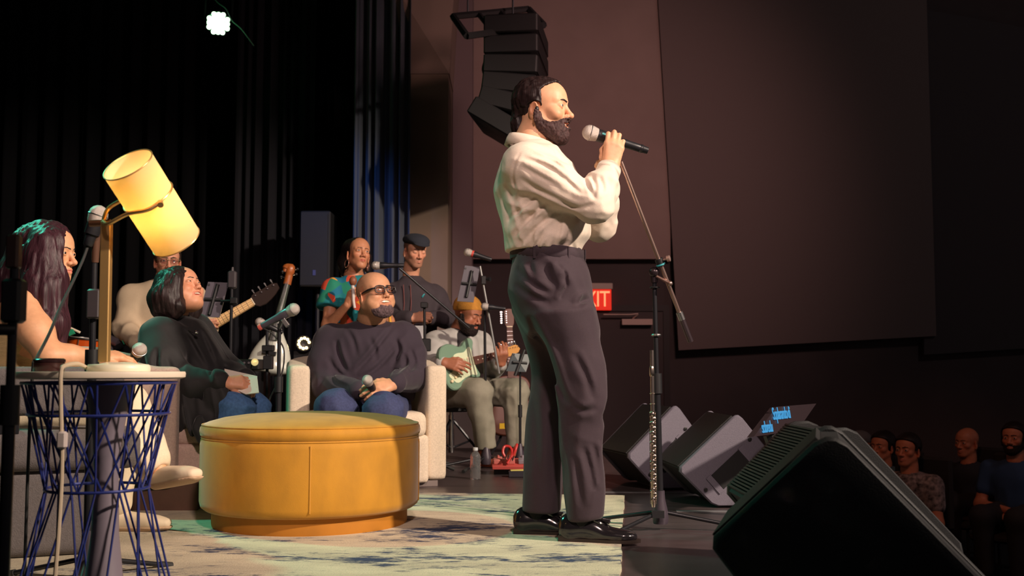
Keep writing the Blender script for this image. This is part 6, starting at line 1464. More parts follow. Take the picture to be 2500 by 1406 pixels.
# ------------------------------------------------------------------ long-haired woman in the foreground chair
wlh = thing('person', FL(60, 4.05, RUG_H), 'seated woman with long plum-tinted hair and bare arms beside the lamp', 'person')
SK4 = s2l(222, 166, 126); YL = 4.05
M_knit = mat('beige_knit', s2l(205, 180, 130), .9, noise=.12, nscale=20, bump=.5, bscale=120, stretch=(1, 1, 5))
M_lin = mat('cream_linen', s2l(228, 210, 180), .88, noise=.05, nscale=120, bump=.2, bscale=300)
R4 = head_frame(-9, -2, 0); C4 = J(121, 618, YL); S4 = .98; nb4 = J(88, 712, YL); nl4 = R4.T @ (nb4 - C4) / S4
rowsL = [(990, -35, 125, .16), (940, -45, 118, .165), (890, -48, 108, .16), (840, -44, 108, .155), (800, -36, 112, .150), (775, -22, 104, .13)]
bp4 = []; sR4, sL4 = J(52, 748, 3.87), J(62, 748, 4.25); eR4, eL4 = J(122, 872, 3.80), J(130, 880, 4.3); wR4, wL4 = J(236, 872, 3.90), J(250, 874, 4.22)
lo, hi = bound([sR4, sL4, eR4, eL4, wR4, wL4, nb4, J(30, 800, YL)], .13); g = G(lo, hi, .006)
g.chain([sR4, sR4 * .5 + eR4 * .5, eR4], [.066, .060, .046], k=.03); g.chain([eR4, eR4 * .6 + wR4 * .4, wR4], [.045, .042, .028], k=.03)
g.chain([sL4, eL4], [.06, .046], k=.03); g.chain([eL4, wL4], [.045, .028], k=.03)
g.loft([(0, 0, 0, .11, .14), (.6, 0, 0, .11, .15), (.85, 0, 0, .09, .13), (1, 0, 0, .06, .06)], J(35, 880, YL), J(80, 712, YL), (1, 0, 0), k=.05); V, F = g.mesh(); bp4.append((V, F, tint(V, SK4, 2)))
hand_at(bp4, wR4, J(300, 868, 3.96) - wR4, (0, -.5, .9), -1, [(20, 30, 20)] * 4, SK4, THUMB_REST, s=.92, h=.003, fore=eR4)
hand_at(bp4, wL4, J(320, 880, 4.10) - wL4, (0, .6, .8), 1, FIST, SK4, THUMB_GRIP, s=.92, h=.004, fore=eL4)
HP4 = dict(h=.0026, skin=SK4, neck_base=nl4, neck_r=.047, width=.95, jaw=.86, nose=1.08, eye_open=.65, brow_t=.0026, lip=s2l(190, 95, 85), lip_a=.85, chin=.002)
out4, T4, b4 = add_head(wlh, HP4, R4, C4, S4, None, None, bp4, mat('brow_dark'))
HM_LONG = hair_mat('plum_black_hair', s2l(58, 32, 40), .32, st=(120, 120, 4))
world_hair(wlh, R4, C4, S4, [([J(118, 600, 3.97), J(120, 690, 3.94), J(134, 790, 3.90), J(150, 866, 3.90)], [.072, .058, .042, .014]), ([J(100, 640, 3.96), J(98, 720, 3.92), J(112, 800, 3.90), J(138, 850, 3.90)], [.07, .058, .04, .015]), ([J(72, 615, 4.05), J(42, 690, 4.04), J(20, 745, 4.0), J(0, 800, 4.0)], [.080, .075, .065, .05]), ([J(130, 620, 4.14), J(130, 700, 4.16), J(135, 780, 4.15)], [.05, .05, .02])],
    HM_LONG, [((0, .115, -.030), (.095, .085, .122)), ((.0, .07, -.06), (.048, .06, .08))], h=.0042, cap=(.085, .106, .096), rough=.0045)
def knit(g):
    torso_fn(rowsL, YL, None)(g); g.cone(sR4 + np.array([0, .05, .04]), nb4 + np.array([-.03, -.05, -.05]), .022, .025, k=.03); g.cone(sL4 + np.array([0, -.05, .04]), nb4 + np.array([-.03, .05, -.05]), .022, .025, k=.03)
cloth(wlh, 'knit_top', bbox_rows(rowsL, YL), .007, knit, M_knit, folds((1, 0, .1), 16, .006, 101, 5))
def pants(g):
    hp = [J(20, 1008, 3.96), J(30, 1008, 4.18)]
    g.cone(hp[0], hp[1], .12, .12, k=.04)
    g.chain([hp[0], J(306, 992, 3.99)], [.110, .080], k=.05); g.chain([J(306, 992, 3.99), J(350, 1085, 3.96), J(372, 1128, 3.94)], [.074, .058, .062], k=.04)
    g.chain([hp[1], J(290, 1008, 4.2)], [.110, .080], k=.05); g.chain([J(290, 1008, 4.2), FL(290, 4.22, .12)], [.074, .06], k=.03)
    ax = np.array(J(395, 1170, 3.94)) - np.array(J(350, 1085, 3.95)); ax /= np.linalg.norm(ax); g.box(J(388, 1148, 3.94) + ax * .10, (.14, .14, .10), frame(ax), rd=.001, op='s')
cloth(wlh, 'trousers', [J(-40, 950, 3.85), J(430, 1200, 4.3), FL(330, 4.2)], .0065, pants, M_lin, addf(folds((1, 0, -.15), 12, .006, 103, 5), local(folds((.4, 0, -1), 16, .011, 105, 5), J(380, 1100, 3.95), .14)))
for (p0, an, nm) in ((J(385, 1192, 3.94), -8, 'white_slip_on'),):
    fwd = J(494, 1172, 3.74) - J(375, 1195, 3.94); fx_ = fwd / np.linalg.norm(fwd); fy_ = np.cross((0, 0, 1.0), fx_); fy_ /= np.linalg.norm(fy_); Rf = np.stack([fx_, fy_, np.cross(fx_, fy_)], 1)
    simple_shoe(wlh, p0 + fx_ * .040 + np.array([.012, 0, 0]), 0, mat('ivory_shoe', s2l(226, 206, 178), .7), Rf, mat('shoe_sole_tan', s2l(190, 160, 130), .7), low=True)
limb(bp4 := [], [J(380, 1132, 3.94), J(396, 1164, 3.93)], [.032, .026], SK4); link_mesh('ankle', bp4[0][0], bp4[0][1], SKIN, b4, True, bp4[0][2])
simple_shoe(wlh, FL(300, 4.22, RUG_H), 0, mat('ivory_shoe'), None, mat('shoe_sole_tan'))
microphone('microphone', J(341, 853, 3.98), J(312, 905, 4.10), 'microphone with a pale blue body beside the lamp base', 1.05)
# ------------------------------------------------------------------ band members
def jacket_parts(root, rows, Ya, joints, m, inner_m, h=.0075, opening=None, seed=110, cuff_r=.045, sl=(.078, .072, .062), name='jacket', collar=True, nb=None, C=None, neck_hole=.06, wr=.007):
    (sR, eR, wR), (sL, eL, wL) = joints
    lo, hi = bound(bbox_rows(rows, Ya) + [sR, sL, eR, eL, wR, wL], .13)
    if inner_m is not None:
        g = G(lo, hi, h); torso_fn([(r[0], r[1] + 5, r[2] - 5, r[3] * .93) for r in rows], Ya, None)(g)
        if nb is not None: g.cone(nb, nb + (C - nb) * .35, neck_hole + .004, neck_hole - .002, k=.03); g.cone(nb + (C - nb) * .2, C, neck_hole - .006, neck_hole, k=.004, op='s')
        V, F = g.mesh(); link_mesh('shirt', V, F, inner_m, root)
    g = G(lo, hi, h); torso_fn(rows, Ya, None)(g)
    if opening is not None: opening(g)
    for s_ in (sR, sL): g.ell(s_, (sl[0] * 1.04, sl[0], sl[0]), k=.05)
    for (s_, e_, w_) in joints:
        g.chain([s_, e_], [sl[0], sl[1]], k=.04); g.chain([e_, w_ * .9 + e_ * .1], [sl[1] * .96, cuff_r], k=.03)
    g.disp(addf(folds((.3, .1, 1), 11, wr, seed, 3), local(folds((0, 1, .2), 18, wr * 1.4, seed + 1, 3), eR, .12), local(folds((0, 1, .2), 18, wr * 1.4, seed + 2, 3), eL, .12)), band=.03)
    if nb is not None: g.cone(nb + (C - nb) * .08, C, neck_hole, neck_hole * 1.1, k=.008, op='s')
    V, F = g.mesh(); V = smooth_mesh(V, F, 1); return link_mesh(name, V, F, m, root)
M_dkpants = mat('black_trousers', (.015, .015, .018), .85); M_dkshoe = mat('black_shoe', (.012, .012, .012), .4)
# bass player in a tan jacket
bs = thing('person', FL(400, 6.85), 'bass player in a tan jacket half hidden by the lamp shade', 'person'); SK5 = s2l(214, 150, 122); Y5 = 6.85
R5 = head_frame(-66, -6, 0); C5 = J(409, 636, 6.78); S5 = .99; nb5 = J(402, 690, 6.85)
rows5 = [(930, 322, 478, .14), (880, 322, 474, .145), (830, 325, 470, .145), (780, 320, 474, .15), (740, 314, 478, .145), (715, 322, 470, .13), (697, 345, 452, .11), (682, 372, 432, .07)]
j5 = ((J(324, 728, 6.8), J(308, 800, 6.72), J(338, 842, 6.5)), (J(470, 728, 6.85), J(500, 800, 6.72), J(478, 800, 6.52)))
bp = []; hand_at(bp, j5[0][2], (.6, -.2, -.3), (-.3, -1, .3), 1, RELAX, SK5, s=.95, h=.004, fore=j5[0][1]); hand_at(bp, j5[1][2], J(522, 790, 6.46) - j5[1][2], (-.2, -1, .1), 1, [(45, 60, 40), (40, 60, 40), (42, 60, 40), (45, 60, 40)], SK5, THUMB_GRIP, s=1.0, h=.0035, fore=j5[1][1])
[limb(bp, list(q), [.05, .042, .028], SK5, .012) for q in j5]; limb(bp, [j5[0][0], nb5 + np.array([0, 0, -.05]), j5[1][0]], [.05, .06, .05], SK5, .012); limb(bp, [nb5, J(400, 800, Y5), J(400, 930, Y5)], [.06, .11, .11], SK5, .016)
HP5 = dict(h=.0034, skin=SK5, neck_base=R5.T @ (nb5 - C5) / S5, neck_r=.055, hair_poly=HAIR_SHORT, hair_t=.010, eye_open=.5, width=.98, jaw=.95)
_, T5, _ = add_head(bs, HP5, R5, C5, S5, hair_mat('brown_hair', s2l(48, 34, 28), .5, st=(120, 120, 40)), None, bp)
glasses(bs, T5, mat('wire_gold', s2l(190, 170, 130), .3, .8), w=.024, hh=.019, rr=.0013, lens=LENS)
M_tan = mat('tan_wool', s2l(200, 178, 150), .88, noise=.05, nscale=250, bump=.2, bscale=400)
def open5(g): g.cone(J(412, 700, 6.70), J(418, 800, 6.66), .040, .006, k=.006, op='s')
jk = jacket_parts(bs, rows5, Y5, j5, M_tan, mat('ivory_shirt', s2l(215, 200, 180), .85), opening=open5, nb=nb5, C=C5, seed=111)
for sx in (-1, 1): MB().box(J(410 + sx * 22, 725, 6.695), (.014, .004, .055), Ry(math.radians(-sx * 14)) @ Rz(math.radians(sx * 14)), bev=.003).build('lapel', M_tan, jk)
for y_ in (760, 800): MB().sphere(J(432, y_, 6.695), .008, 8, 6).build('button', mat('button_dark', s2l(90, 70, 60), .4), jk)
legs(bs, [J(360, 935, 6.85), J(440, 935, 6.85)], [J(350, 960, 6.45), J(455, 960, 6.45)], [FL(352, 6.45, .1), FL(455, 6.45, .1)], (.10, .08, .06), M_dkpants, M_dkshoe, toe=(.2, -1, 0), h=.012)
stool('stool', FL(400, 6.9), J(400, 935, 6.9)[2] - .085, 'black stool under the bass player')

# singer in the patterned top
sg = thing('person', FL(868, 7.2), 'standing woman in a teal and orange patterned top with hoop earrings', 'person'); SK6 = s2l(196, 134, 100); Y6 = 7.2
R6 = head_frame(-60, 9, -6); C6 = J(875, 620, 7.14); S6 = .98; nb6 = J(864, 674, 7.2)
def pat_mat():
    m = bpy.data.materials.new('patterned_cotton'); m.use_nodes = True; N = m.node_tree.nodes; L = m.node_tree.links; b = N['Principled BSDF']; b.inputs['Roughness'].default_value = .85
    tc = N.new('ShaderNodeTexCoord'); v = N.new('ShaderNodeTexVoronoi'); v.inputs['Scale'].default_value = 11; L.new(tc.outputs['Object'], v.inputs['Vector'])
    sx = N.new('ShaderNodeSeparateColor'); L.new(v.outputs['Color'], sx.inputs['Color']); r = N.new('ShaderNodeValToRGB'); r.color_ramp.interpolation = 'CONSTANT'; e = r.color_ramp.elements
    st = [(0, s2l(18, 120, 128)), (.3, s2l(30, 130, 105)), (.45, s2l(215, 78, 50)), (.65, s2l(240, 160, 45)), (.8, s2l(20, 110, 140))]
    while len(e) < len(st): e.new(.5)
    for i, (p, c) in enumerate(st): e[i].position = p; e[i].color = (*c, 1)
    L.new(sx.outputs[0], r.inputs['Fac']); L.new(r.outputs['Color'], b.inputs['Base Color']); return m
M_pat = pat_mat()
rows6 = [(900, 815, 925, .11), (850, 820, 920, .105), (800, 822, 916, .11), (760, 816, 918, .115), (720, 808, 922, .115), (697, 812, 918, .10), (682, 830, 900, .085), (670, 844, 888, .06)]
j6 = ((J(812, 705, 7.16), J(800, 795, 7.08), J(848, 745, 6.93)), (J(916, 706, 7.26), J(948, 785, 7.14), J(900, 745, 6.94)))
bp = []
for (s_, e_, w_) in j6: limb(bp, [s_, e_, w_], [.048, .038, .026], SK6, .007)
limb(bp, [nb6, J(866, 720, Y6), J(868, 850, Y6)], [.07, .10, .10], SK6, .012)
hand_at(bp, j6[0][2], J(864, 705, 6.92) - j6[0][2], (-.6, -1, 0), 1, [(30, 50, 30)] * 4, SK6, THUMB_GRIP, s=.9, h=.004); hand_at(bp, j6[1][2], J(880, 712, 6.92) - j6[1][2], (.8, -.8, 0), -1, [(30, 50, 30)] * 4, SK6, THUMB_GRIP, s=.9, h=.004)
HP6 = dict(h=.0034, skin=SK6, neck_base=R6.T @ (nb6 - C6) / S6, neck_r=.046, width=.95, jaw=.86, eye_open=.55, shadow_lid=.5, lip=s2l(180, 85, 75), lip_a=.85, brow_t=.003, nose=.92)
_, T6, _ = add_head(sg, HP6, R6, C6, S6, None, None, bp, mat('brow_dark'))
world_hair(sg, R6, C6, S6, [([J(858, 610, 7.22), J(845, 640, 7.24), J(838, 670, 7.24)], [.07, .05, .02]), ([J(890, 630, 7.24), J(897, 660, 7.24)], [.05, .02])], hair_mat('sleek_black_hair', s2l(34, 26, 26), .3, st=(110, 20, 110)), [((0, .080, -.030), (.080, .078, .112))], h=.0055, cap=(.078, .100, .087), rough=.002)
for sx in (-1, 1): mm = MB().torus((sx * .078, -.008, -.078), .026, .003, (1, .2 * sx, 0), 24, 6); link_mesh('hoop_earring', T6(np.array(mm.V)), mm.F, mat('rose_gold', s2l(220, 160, 140), .3, .8), sg)
g = G(*bound(bbox_rows(rows6, Y6) + [j6[0][0], j6[1][0]], .12), .007); torso_fn(rows6, Y6, None)(g)
for (s_, e_, w_) in j6: g.ell(s_, (.065, .062, .065), k=.05); g.cone(s_, s_ * .55 + e_ * .45 + np.array([-.01, 0, 0]), .064, .080, k=.03); ax = (e_ - s_) / np.linalg.norm(e_ - s_); g.box(s_ * .48 + e_ * .52 + ax * .08, (.12, .12, .08), frame(ax), rd=.001, op='s')
g.disp(folds((.2, 0, 1), 12, .006, 121, 4), band=.03); g.cone(nb6 + (C6 - nb6) * .05, C6, .056, .07, k=.006, op='s'); V, F = g.mesh(); link_mesh('patterned_top', V, F, M_pat, sg)
legs(sg, [J(845, 905, 7.2), J(895, 905, 7.2)], [J(845, 990, 7.05), J(900, 990, 7.05)], [FL(845, 7.1, .1), FL(900, 7.1, .1)], (.095, .075, .05), mat('red_skirt_trousers', s2l(150, 50, 40), .85), M_dkshoe, toe=(.3, -1, 0), h=.012)
shk = thing('hand_shaker', J(866, 745, 6.9), 'white hand shaker held up by the singer in the patterned top', 'shaker')
MB().tube([J(861, 690, 6.9), J(863, 735, 6.9), J(866, 752, 6.9)], [.012, .010, .009], 12).build('handle', mat('shaker_white', s2l(215, 205, 200), .4), shk)
MB().sphere(J(862, 686, 6.9), .026, 14, 10, (1, 1, 1.25)).build('head', mat('shaker_brown', s2l(140, 85, 60), .5), shk)
# yellow egg-shaped maraca beside the bald head
mar = thing('maraca', J(950, 775, 6.9), 'yellow maraca beside the head of the bald man', 'maraca')
MB().lathe([(.001, -.055), (.025, -.045), (.040, -.015), (.042, .01), (.032, .04), (.014, .06), (.010, .08), (.010, .16), (.001, .162)], J(948, 733, 6.9), J(953, 790, 6.9) - J(948, 733, 6.9), 24).build('gourd', mat('maraca_yellow', s2l(225, 165, 60), .4), mar)

# man in the flat cap
cm = thing('person', FL(1005, 7.75), 'man in a flat cap and dark zipped shirt behind the bald man', 'person'); SK7 = s2l(218, 158, 128); Y7 = 7.75
R7 = head_frame(-60, -13, 0); C7 = J(1013, 612, 7.68); S7 = .99; nb7 = J(1003, 672, 7.75)
rows7 = [(900, 950, 1062, .135), (850, 950, 1064, .14), (800, 948, 1066, .145), (750, 945, 1068, .15), (715, 944, 1066, .145), (697, 955, 1054, .125), (683, 975, 1034, .095), (670, 985, 1022, .065)]
j7 = ((J(952, 722, 7.7), J(950, 780, 7.52), J(1005, 776, 7.36)), (J(1060, 722, 7.82), J(1092, 775, 7.7), J(1048, 778, 7.42)))
bp = []; hand_at(bp, j7[0][2], J(1040, 772, 7.33) - j7[0][2], (-.1, -1, .4), 1, [(35, 60, 40)] * 4, SK7, THUMB_GRIP, s=1.0, h=.004, fore=j7[0][1]); hand_at(bp, j7[1][2], J(1020, 775, 7.38) - j7[1][2], (.2, -.8, .6), -1, [(30, 50, 30)] * 4, SK7, THUMB_GRIP, s=1.0, h=.004, fore=j7[1][1]); [limb(bp, list(q), [.05, .042, .028], SK7, .012) for q in j7]; limb(bp, [j7[0][0], nb7 + np.array([0, 0, -.05]), j7[1][0]], [.05, .06, .05], SK7, .012); limb(bp, [nb7, J(1005, 760, Y7), J(1005, 890, Y7)], [.06, .11, .11], SK7, .016)
HP7 = dict(h=.0034, skin=SK7, neck_base=R7.T @ (nb7 - C7) / S7, neck_r=.054, eye_open=.0, stubble=.45, hair_poly=HAIR_SHORT, scalp=.8, lip_a=.5, brow_t=.004, nose=1.05)
_, T7, _ = add_head(cm, HP7, R7, C7, S7, None, None, bp, mat('brow_dark'))
g = G((-.13, -.15, .02), (.13, .19, .16), .004); g.ell((0, -.012, .078), (.088, .118, .048), Rx(.10), k=.01); g.ell((0, .055, .080), (.078, .080, .026), Rx(-.12), k=.03); g.ell((0, .105, .062), (.062, .050, .010), Rx(-.25), k=.01); g.ell((0, -.016, .02), (.072, .094, .062), k=.004, op='s'); V, F = g.mesh(); link_mesh('flat_cap', T7(V), F, mat('navy_cap_wool', s2l(34, 38, 48), .9, noise=.1, nscale=150), cm)
M_dks = mat('charcoal_zip_shirt', s2l(58, 50, 56), .85, bump=.15, bscale=300)
jk7 = jacket_parts(cm, rows7, Y7, j7, M_dks, None, nb=nb7, C=C7, seed=131, name='zip_shirt')
for xo in (985, 1002): MB().tube([J(xo, 695, 7.60), J(xo + 2, 740, 7.585), J(xo - 2, 790, 7.59)], .003, 6).build('red_piping', mat('piping_red', s2l(120, 60, 58), .6), jk7)
legs(cm, [J(980, 905, 7.75), J(1030, 905, 7.75)], [J(980, 985, 7.62), J(1035, 985, 7.62)], [FL(980, 7.66, .1), FL(1035, 7.66, .1)], (.10, .08, .06), M_dkpants, M_dkshoe, toe=(.3, -1, 0), h=.012)

# seated guitarist
gt = thing('person', FL(1115, 7.35), 'seated guitarist in a mustard beanie and pale grey jacket', 'person'); SK8 = s2l(168, 108, 82); Y8 = 7.38
R8 = head_frame(-34, -15, 0); C8 = J(1143, 768, 7.3); S8 = 1.0; nb8 = J(1118, 816, 7.38)
rows8 = [(965, 1062, 1165, .16), (925, 1060, 1168, .165), (885, 1056, 1170, .165), (850, 1054, 1172, .16), (828, 1060, 1168, .145), (812, 1076, 1156, .12), (800, 1096, 1140, .08)]
j8 = ((J(1066, 838, 7.28), J(1052, 895, 7.12), J(1082, 885, 6.93)), (J(1168, 836, 7.48), J(1204, 895, 7.36), J(1222, 890, 7.12)))
bp = []; hand_at(bp, j8[0][2], J(1120, 892, 6.90) - j8[0][2], (-.2, -1, .4), 1, [(18, 28, 18), (22, 32, 20), (25, 34, 22), (28, 36, 22)], SK8, THUMB_REST, s=1.05, h=.004, fore=j8[0][1]); hand_at(bp, j8[1][2], J(1226, 862, 7.06) - j8[1][2], (.3, -1, .0), -1, [(30, 55, 35)] * 4, SK8, THUMB_GRIP, s=1.05, h=.004, fore=j8[1][1]); [limb(bp, list(q), [.05, .042, .028], SK8, .012) for q in j8]; limb(bp, [j8[0][0], nb8 + np.array([0, 0, -.05]), j8[1][0]], [.05, .06, .05], SK8, .012); limb(bp, [nb8, J(1115, 880, Y8), J(1112, 960, Y8)], [.06, .11, .12], SK8, .016)
HP8 = dict(h=.0034, skin=SK8, neck_base=R8.T @ (nb8 - C8) / S8, neck_r=.056, eye_open=.2, beard_poly=BEARD, beard_t=.008, stubble=.6, lip=s2l(170, 90, 75), nosew=1.2, fat=.003)
_, T8, _ = add_head(gt, HP8, R8, C8, S8, None, hair_mat('black_beard', s2l(34, 24, 22), .8, st=(140, 140, 60)), bp, mat('brow_dark'))
g = G((-.13, -.15, -.02), (.13, .15, .16), .004); g.ell((0, -.018, .045), (.086, .110, .092), k=.01); g.box((0, 0, -.10), (.2, .3, .124), Rx(.22), rd=.002, k=.01, op='s'); V, F = g.mesh(); link_mesh('beanie', T8(V), F, mat('mustard_knit', s2l(190, 130, 50), .9, bump=.5, bscale=120, noise=.1, nscale=60), gt)
M_pg = mat('pale_grey_jacket', s2l(178, 176, 172), .88, noise=.04, nscale=200, bump=.2, bscale=400)
def open8(g): g.cone(J(1132, 815, 7.24), J(1150, 960, 7.20), .050, .085, k=.008, op='s')
jacket_parts(gt, rows8, Y8, j8, M_pg, mat('black_shirt', s2l(34, 30, 34), .85), opening=open8, nb=nb8, C=C8, seed=141)
M_sage = mat('sage_trousers', s2l(142, 138, 122), .85, noise=.05, nscale=150, bump=.2, bscale=400)
legs(gt, [J(1085, 955, 7.25), J(1115, 955, 7.5)], [J(1168, 960, 6.98), J(1258, 958, 7.2)], [FL(1185, 7.0, .12), FL(1262, 7.22, .12)], (.105, .088, .062), M_sage, mat('tan_boots', s2l(168, 84, 52), .5), toe=(.9, -.6, 0), h=.0075, seed=143)
stool('stool', FL(1102, 7.45), J(1100, 955, 7.4)[2] - .09, 'black round drum stool with chrome column under the guitarist')

# ------------------------------------------------------------------ instruments
def fr3(u, n): u = np.asarray(u, float); u /= np.linalg.norm(u); n = np.asarray(n, float); n = n - u * (n @ u); n /= np.linalg.norm(n); return np.stack([u, np.cross(n, u), n], 1)
def smooth_closed(pts, n=4):
    P = [np.asarray(p, float) for p in pts]; k = len(P); out = []
    for i in range(k):
        p0, p1, p2, p3 = P[i - 1], P[i], P[(i + 1) % k], P[(i + 2) % k]
        for j in range(n): t = j / n; out.append(tuple(.5 * ((2 * p1) + (-p0 + p2) * t + (2 * p0 - 5 * p1 + 4 * p2 - p3) * t * t + (-p0 + 3 * p1 - 3 * p2 + p3) * t ** 3)))
    return out
def guitar(name, O, u, n, label, body_pts, neck, m_body, m_guard, guard_pts, head_pts, m_neck, m_board, nfret=14, pegs=6, thick=.042, L=.60, wnut=.044, wend=.056, dots=True, knobs=True, m_head=None):
    """local x along the strings from bridge to nut, y across (towards the player's upper side), z out of the front"""
    R = fr3(u, n); O = np.asarray(O, float); t = thing(name, O, label, 'guitar'); W = lambda p: O + R @ np.asarray(p, float)
    MB().prism(smooth_closed(body_pts), -thick, 0, O, R, .007).build('body', m_body, t)
    if guard_pts: MB().prism(smooth_closed(guard_pts, 3), .0, .003, O, R).build('pickguard', m_guard, t)
    x0, x1 = neck
    MB().prism([(x0, -wend / 2), (x1, -wnut / 2), (x1, wnut / 2), (x0, wend / 2)], -.018, .006, O, R, .003).build('neck', m_neck, t)
    fb = MB().prism([(x0, -wend / 2 + .001), (x1, -wnut / 2 + .001), (x1, wnut / 2 - .001), (x0, wend / 2 - .001)], .006, .011, O, R).build('fretboard', m_board, t)
    for k in range(1, nfret + 1):
        xk = x1 - L * (1 - 2 ** (-k / 12.0)); 
        if xk < x0: break
        wk = (wnut + (wend - wnut) * (x1 - xk) / (x1 - x0)) / 2; MB().box(W((xk, 0, .0115)), (.001, wk - .001, .0008), R).build('fret', M_chrome, fb)
        if dots and k in (3, 5, 7, 9, 12): MB().lathe([(.0045, 0), (.0045, .0006), (.0001, .0006)], W((xk + .012, 0, .011)), R[:, 2], 10).build('inlay_dot', mat('inlay_pearl', s2l(225, 215, 200), .3), fb)
    MB().box(W((x1 + .003, 0, .009)), (.003, wnut / 2, .005), R).build('nut', mat('bone_nut', s2l(225, 210, 180), .4), t)
    hd = MB().prism(head_pts, -.014, .002, O, R, .002).build('headstock', m_head or m_neck, t)
    hx = [p[0] for p in head_pts]; hy0 = max(p[1] for p in head_pts)
    for k in range(pegs):
        two = pegs == 4 and False; xx = x1 + .035 + (max(hx) - x1 - .06) * k / max(1, pegs - 1)
        MB().tube([W((xx, hy0 * .55, .0)), W((xx, hy0 * .55, .014))], .004, 8).build('tuner_post', M_chrome, hd)
        MB().tube([W((xx, hy0 * .8, -.006)), W((xx, hy0 + .012, -.006))], .003, 6).box(W((xx, hy0 + .02, -.006)), (.006, .009, .004), R, bev=.002).build('tuning_peg', M_chrome, hd)
    ns = pegs
    for k in range(ns):
        f = (k / (ns - 1) - .5); MB().tube([W((-.02, f * wend * .85, .014)), W((x1, f * wnut * .78, .0145))], .0006, 4).build('string', M_steel, t)
    MB().box(W((-.015, 0, .006)), (.014, wend * .6, .006), R, bev=.002).build('bridge', M_chrome, t)
    if knobs:
        for (kx, ky) in ((-.035, -.075), (-.075, -.095), (-.005, -.06)): MB().lathe([(.011, 0), (.010, .012), (.001, .013)], W((kx, ky, .003)), R[:, 2], 14).build('knob', mat('knob_cream', s2l(225, 210, 170), .4), t)
        for px_ in (.03, .075, .12): MB().box(W((px_, 0, .006)), (.009, .034, .004), R, bev=.002).build('pickup', mat('pickup_cream', s2l(220, 205, 175), .4), t)
    return t, W
strat = [(-.115, .035), (-.11, .09), (-.075, .135), (-.02, .150), (.03, .138), (.07, .118), (.10, .118), (.135, .140), (.175, .158), (.205, .150), (.212, .128), (.195, .095), (.175, .06), (.17, .03), (.175, -.035), (.185, -.07), (.195, -.098), (.185, -.112), (.155, -.112), (.115, -.100), (.08, -.098), (.04, -.115), (-.01, -.150), (-.06, -.155), (-.10, -.125), (-.118, -.07), (-.122, -.01)]
guard = [(-.055, -.09), (-.02, -.115), (.05, -.095), (.12, -.085), (.165, -.09), (.165, .035), (.17, .075), (.155, .10), (.10, .072), (.04, .075), (.0, .06), (-.01, .0), (-.03, -.03), (-.08, -.05)]
hs = [(.43, -.022), (.455, -.030), (.52, -.030), (.60, -.018), (.625, .004), (.612, .030), (.585, .040), (.54, .036), (.46, .030), (.43, .022)]
gO = J(1112, 892, 6.98); gU = J(1296, 846, 7.50) - gO
guitar('electric_guitar', gO, gU, (.62, -.78, .20), 'sea-green electric guitar with cream pickguard played by the seated guitarist', strat, (.165, .43), mat('seafoam_lacquer', s2l(120, 150, 128), .25, coat=.4), mat('mint_guard', s2l(215, 225, 190), .35), guard, hs, mat('maple_neck', s2l(205, 150, 85), .4), mat('rosewood', s2l(98, 56, 44), .5))
bb = [(-.14, .03), (-.13, .10), (-.08, .15), (.0, .15), (.06, .125), (.12, .135), (.2, .17), (.23, .15), (.2, .10), (.17, .05), (.17, -.04), (.2, -.10), (.17, -.125), (.1, -.11), (.04, -.13), (-.03, -.16), (-.10, -.14), (-.14, -.07)]
hb = [(.62, -.026), (.65, -.050), (.70, -.055), (.75, -.046), (.80, -.030), (.85, -.006), (.853, .030), (.82, .046), (.74, .044), (.66, .046), (.635, .040), (.62, .026)]
bO = J(440, 838, 6.50); bU = J(682, 700, 6.62) - bO; bL = np.linalg.norm(bU); kf = bL / .853
sc_ = lambda pts: [(x * kf, y * .95) for x, y in pts]
guitar('bass_guitar', bO, bU, (.10, -1, .15), 'bass guitar with a pale maple neck and dark headstock held by the tan-jacket player', sc_(bb), (.165 * kf, .62 * kf), mat('bass_body_dark', s2l(60, 40, 34), .3), mat('bass_guard', s2l(210, 195, 170), .4), None, sc_(hb), mat('maple_pale', s2l(222, 178, 120), .45), mat('maple_board', s2l(226, 184, 126), .45), nfret=12, pegs=4, L=.62 * kf * 1.25, wnut=.048, wend=.066, dots=False, knobs=False, m_head=mat('headstock_dark', s2l(40, 26, 22), .6, spec=.2))
# pale electric upright bass on a stand
ub = thing('upright_bass', FL(660, 6.95), 'pale teardrop-bodied upright bass with a carved scroll, leaning by the curtain', 'double bass')
ua, ubp = J(662, 868, 6.95), J(704, 680, 7.0); uax = ubp - ua; uax /= np.linalg.norm(uax)
g = G(*bound([J(600, 780, 6.8), J(725, 945, 7.1)], .1), .007)
g.loft([(-.28, 0, 0, .05, .03), (-.2, 0, 0, .125, .06), (0, 0, 0, .135, .065), (.25, 0, 0, .105, .06), (.5, 0, 0, .05, .045), (.62, 0, 0, .028, .03)], ua - uax * .03, ua - uax * .03 + uax * .36, (1, 0, 0), k=0, cap=.025); V, F = g.mesh(); link_mesh('body', V, F, mat('pale_lacquer', s2l(205, 210, 198), .35, coat=.3), ub)
MB().tube([ua + uax * .10 + np.array([0, -.05, 0]), ua + uax * .3 + np.array([0, -.035, 0]), ubp - uax * .02], [.030, .024, .019], 10).build('neck', mat('ebony_neck', s2l(70, 78, 70), .35), ub)
MB().tube(spline([ubp - uax * .04, ubp + uax * .03, ubp + uax * .07 + np.array([.0, 0, 0]), ubp + uax * .075 + np.array([-.028, 0, .0]), ubp + uax * .045 + np.array([-.03, 0, 0])], 5), [.026] * 6 + [.030] * 6 + [.026] * 5 + [.018] * 4, 12).build('scroll', mat('scroll_varnish', s2l(168, 92, 44), .35, coat=.3), ub)
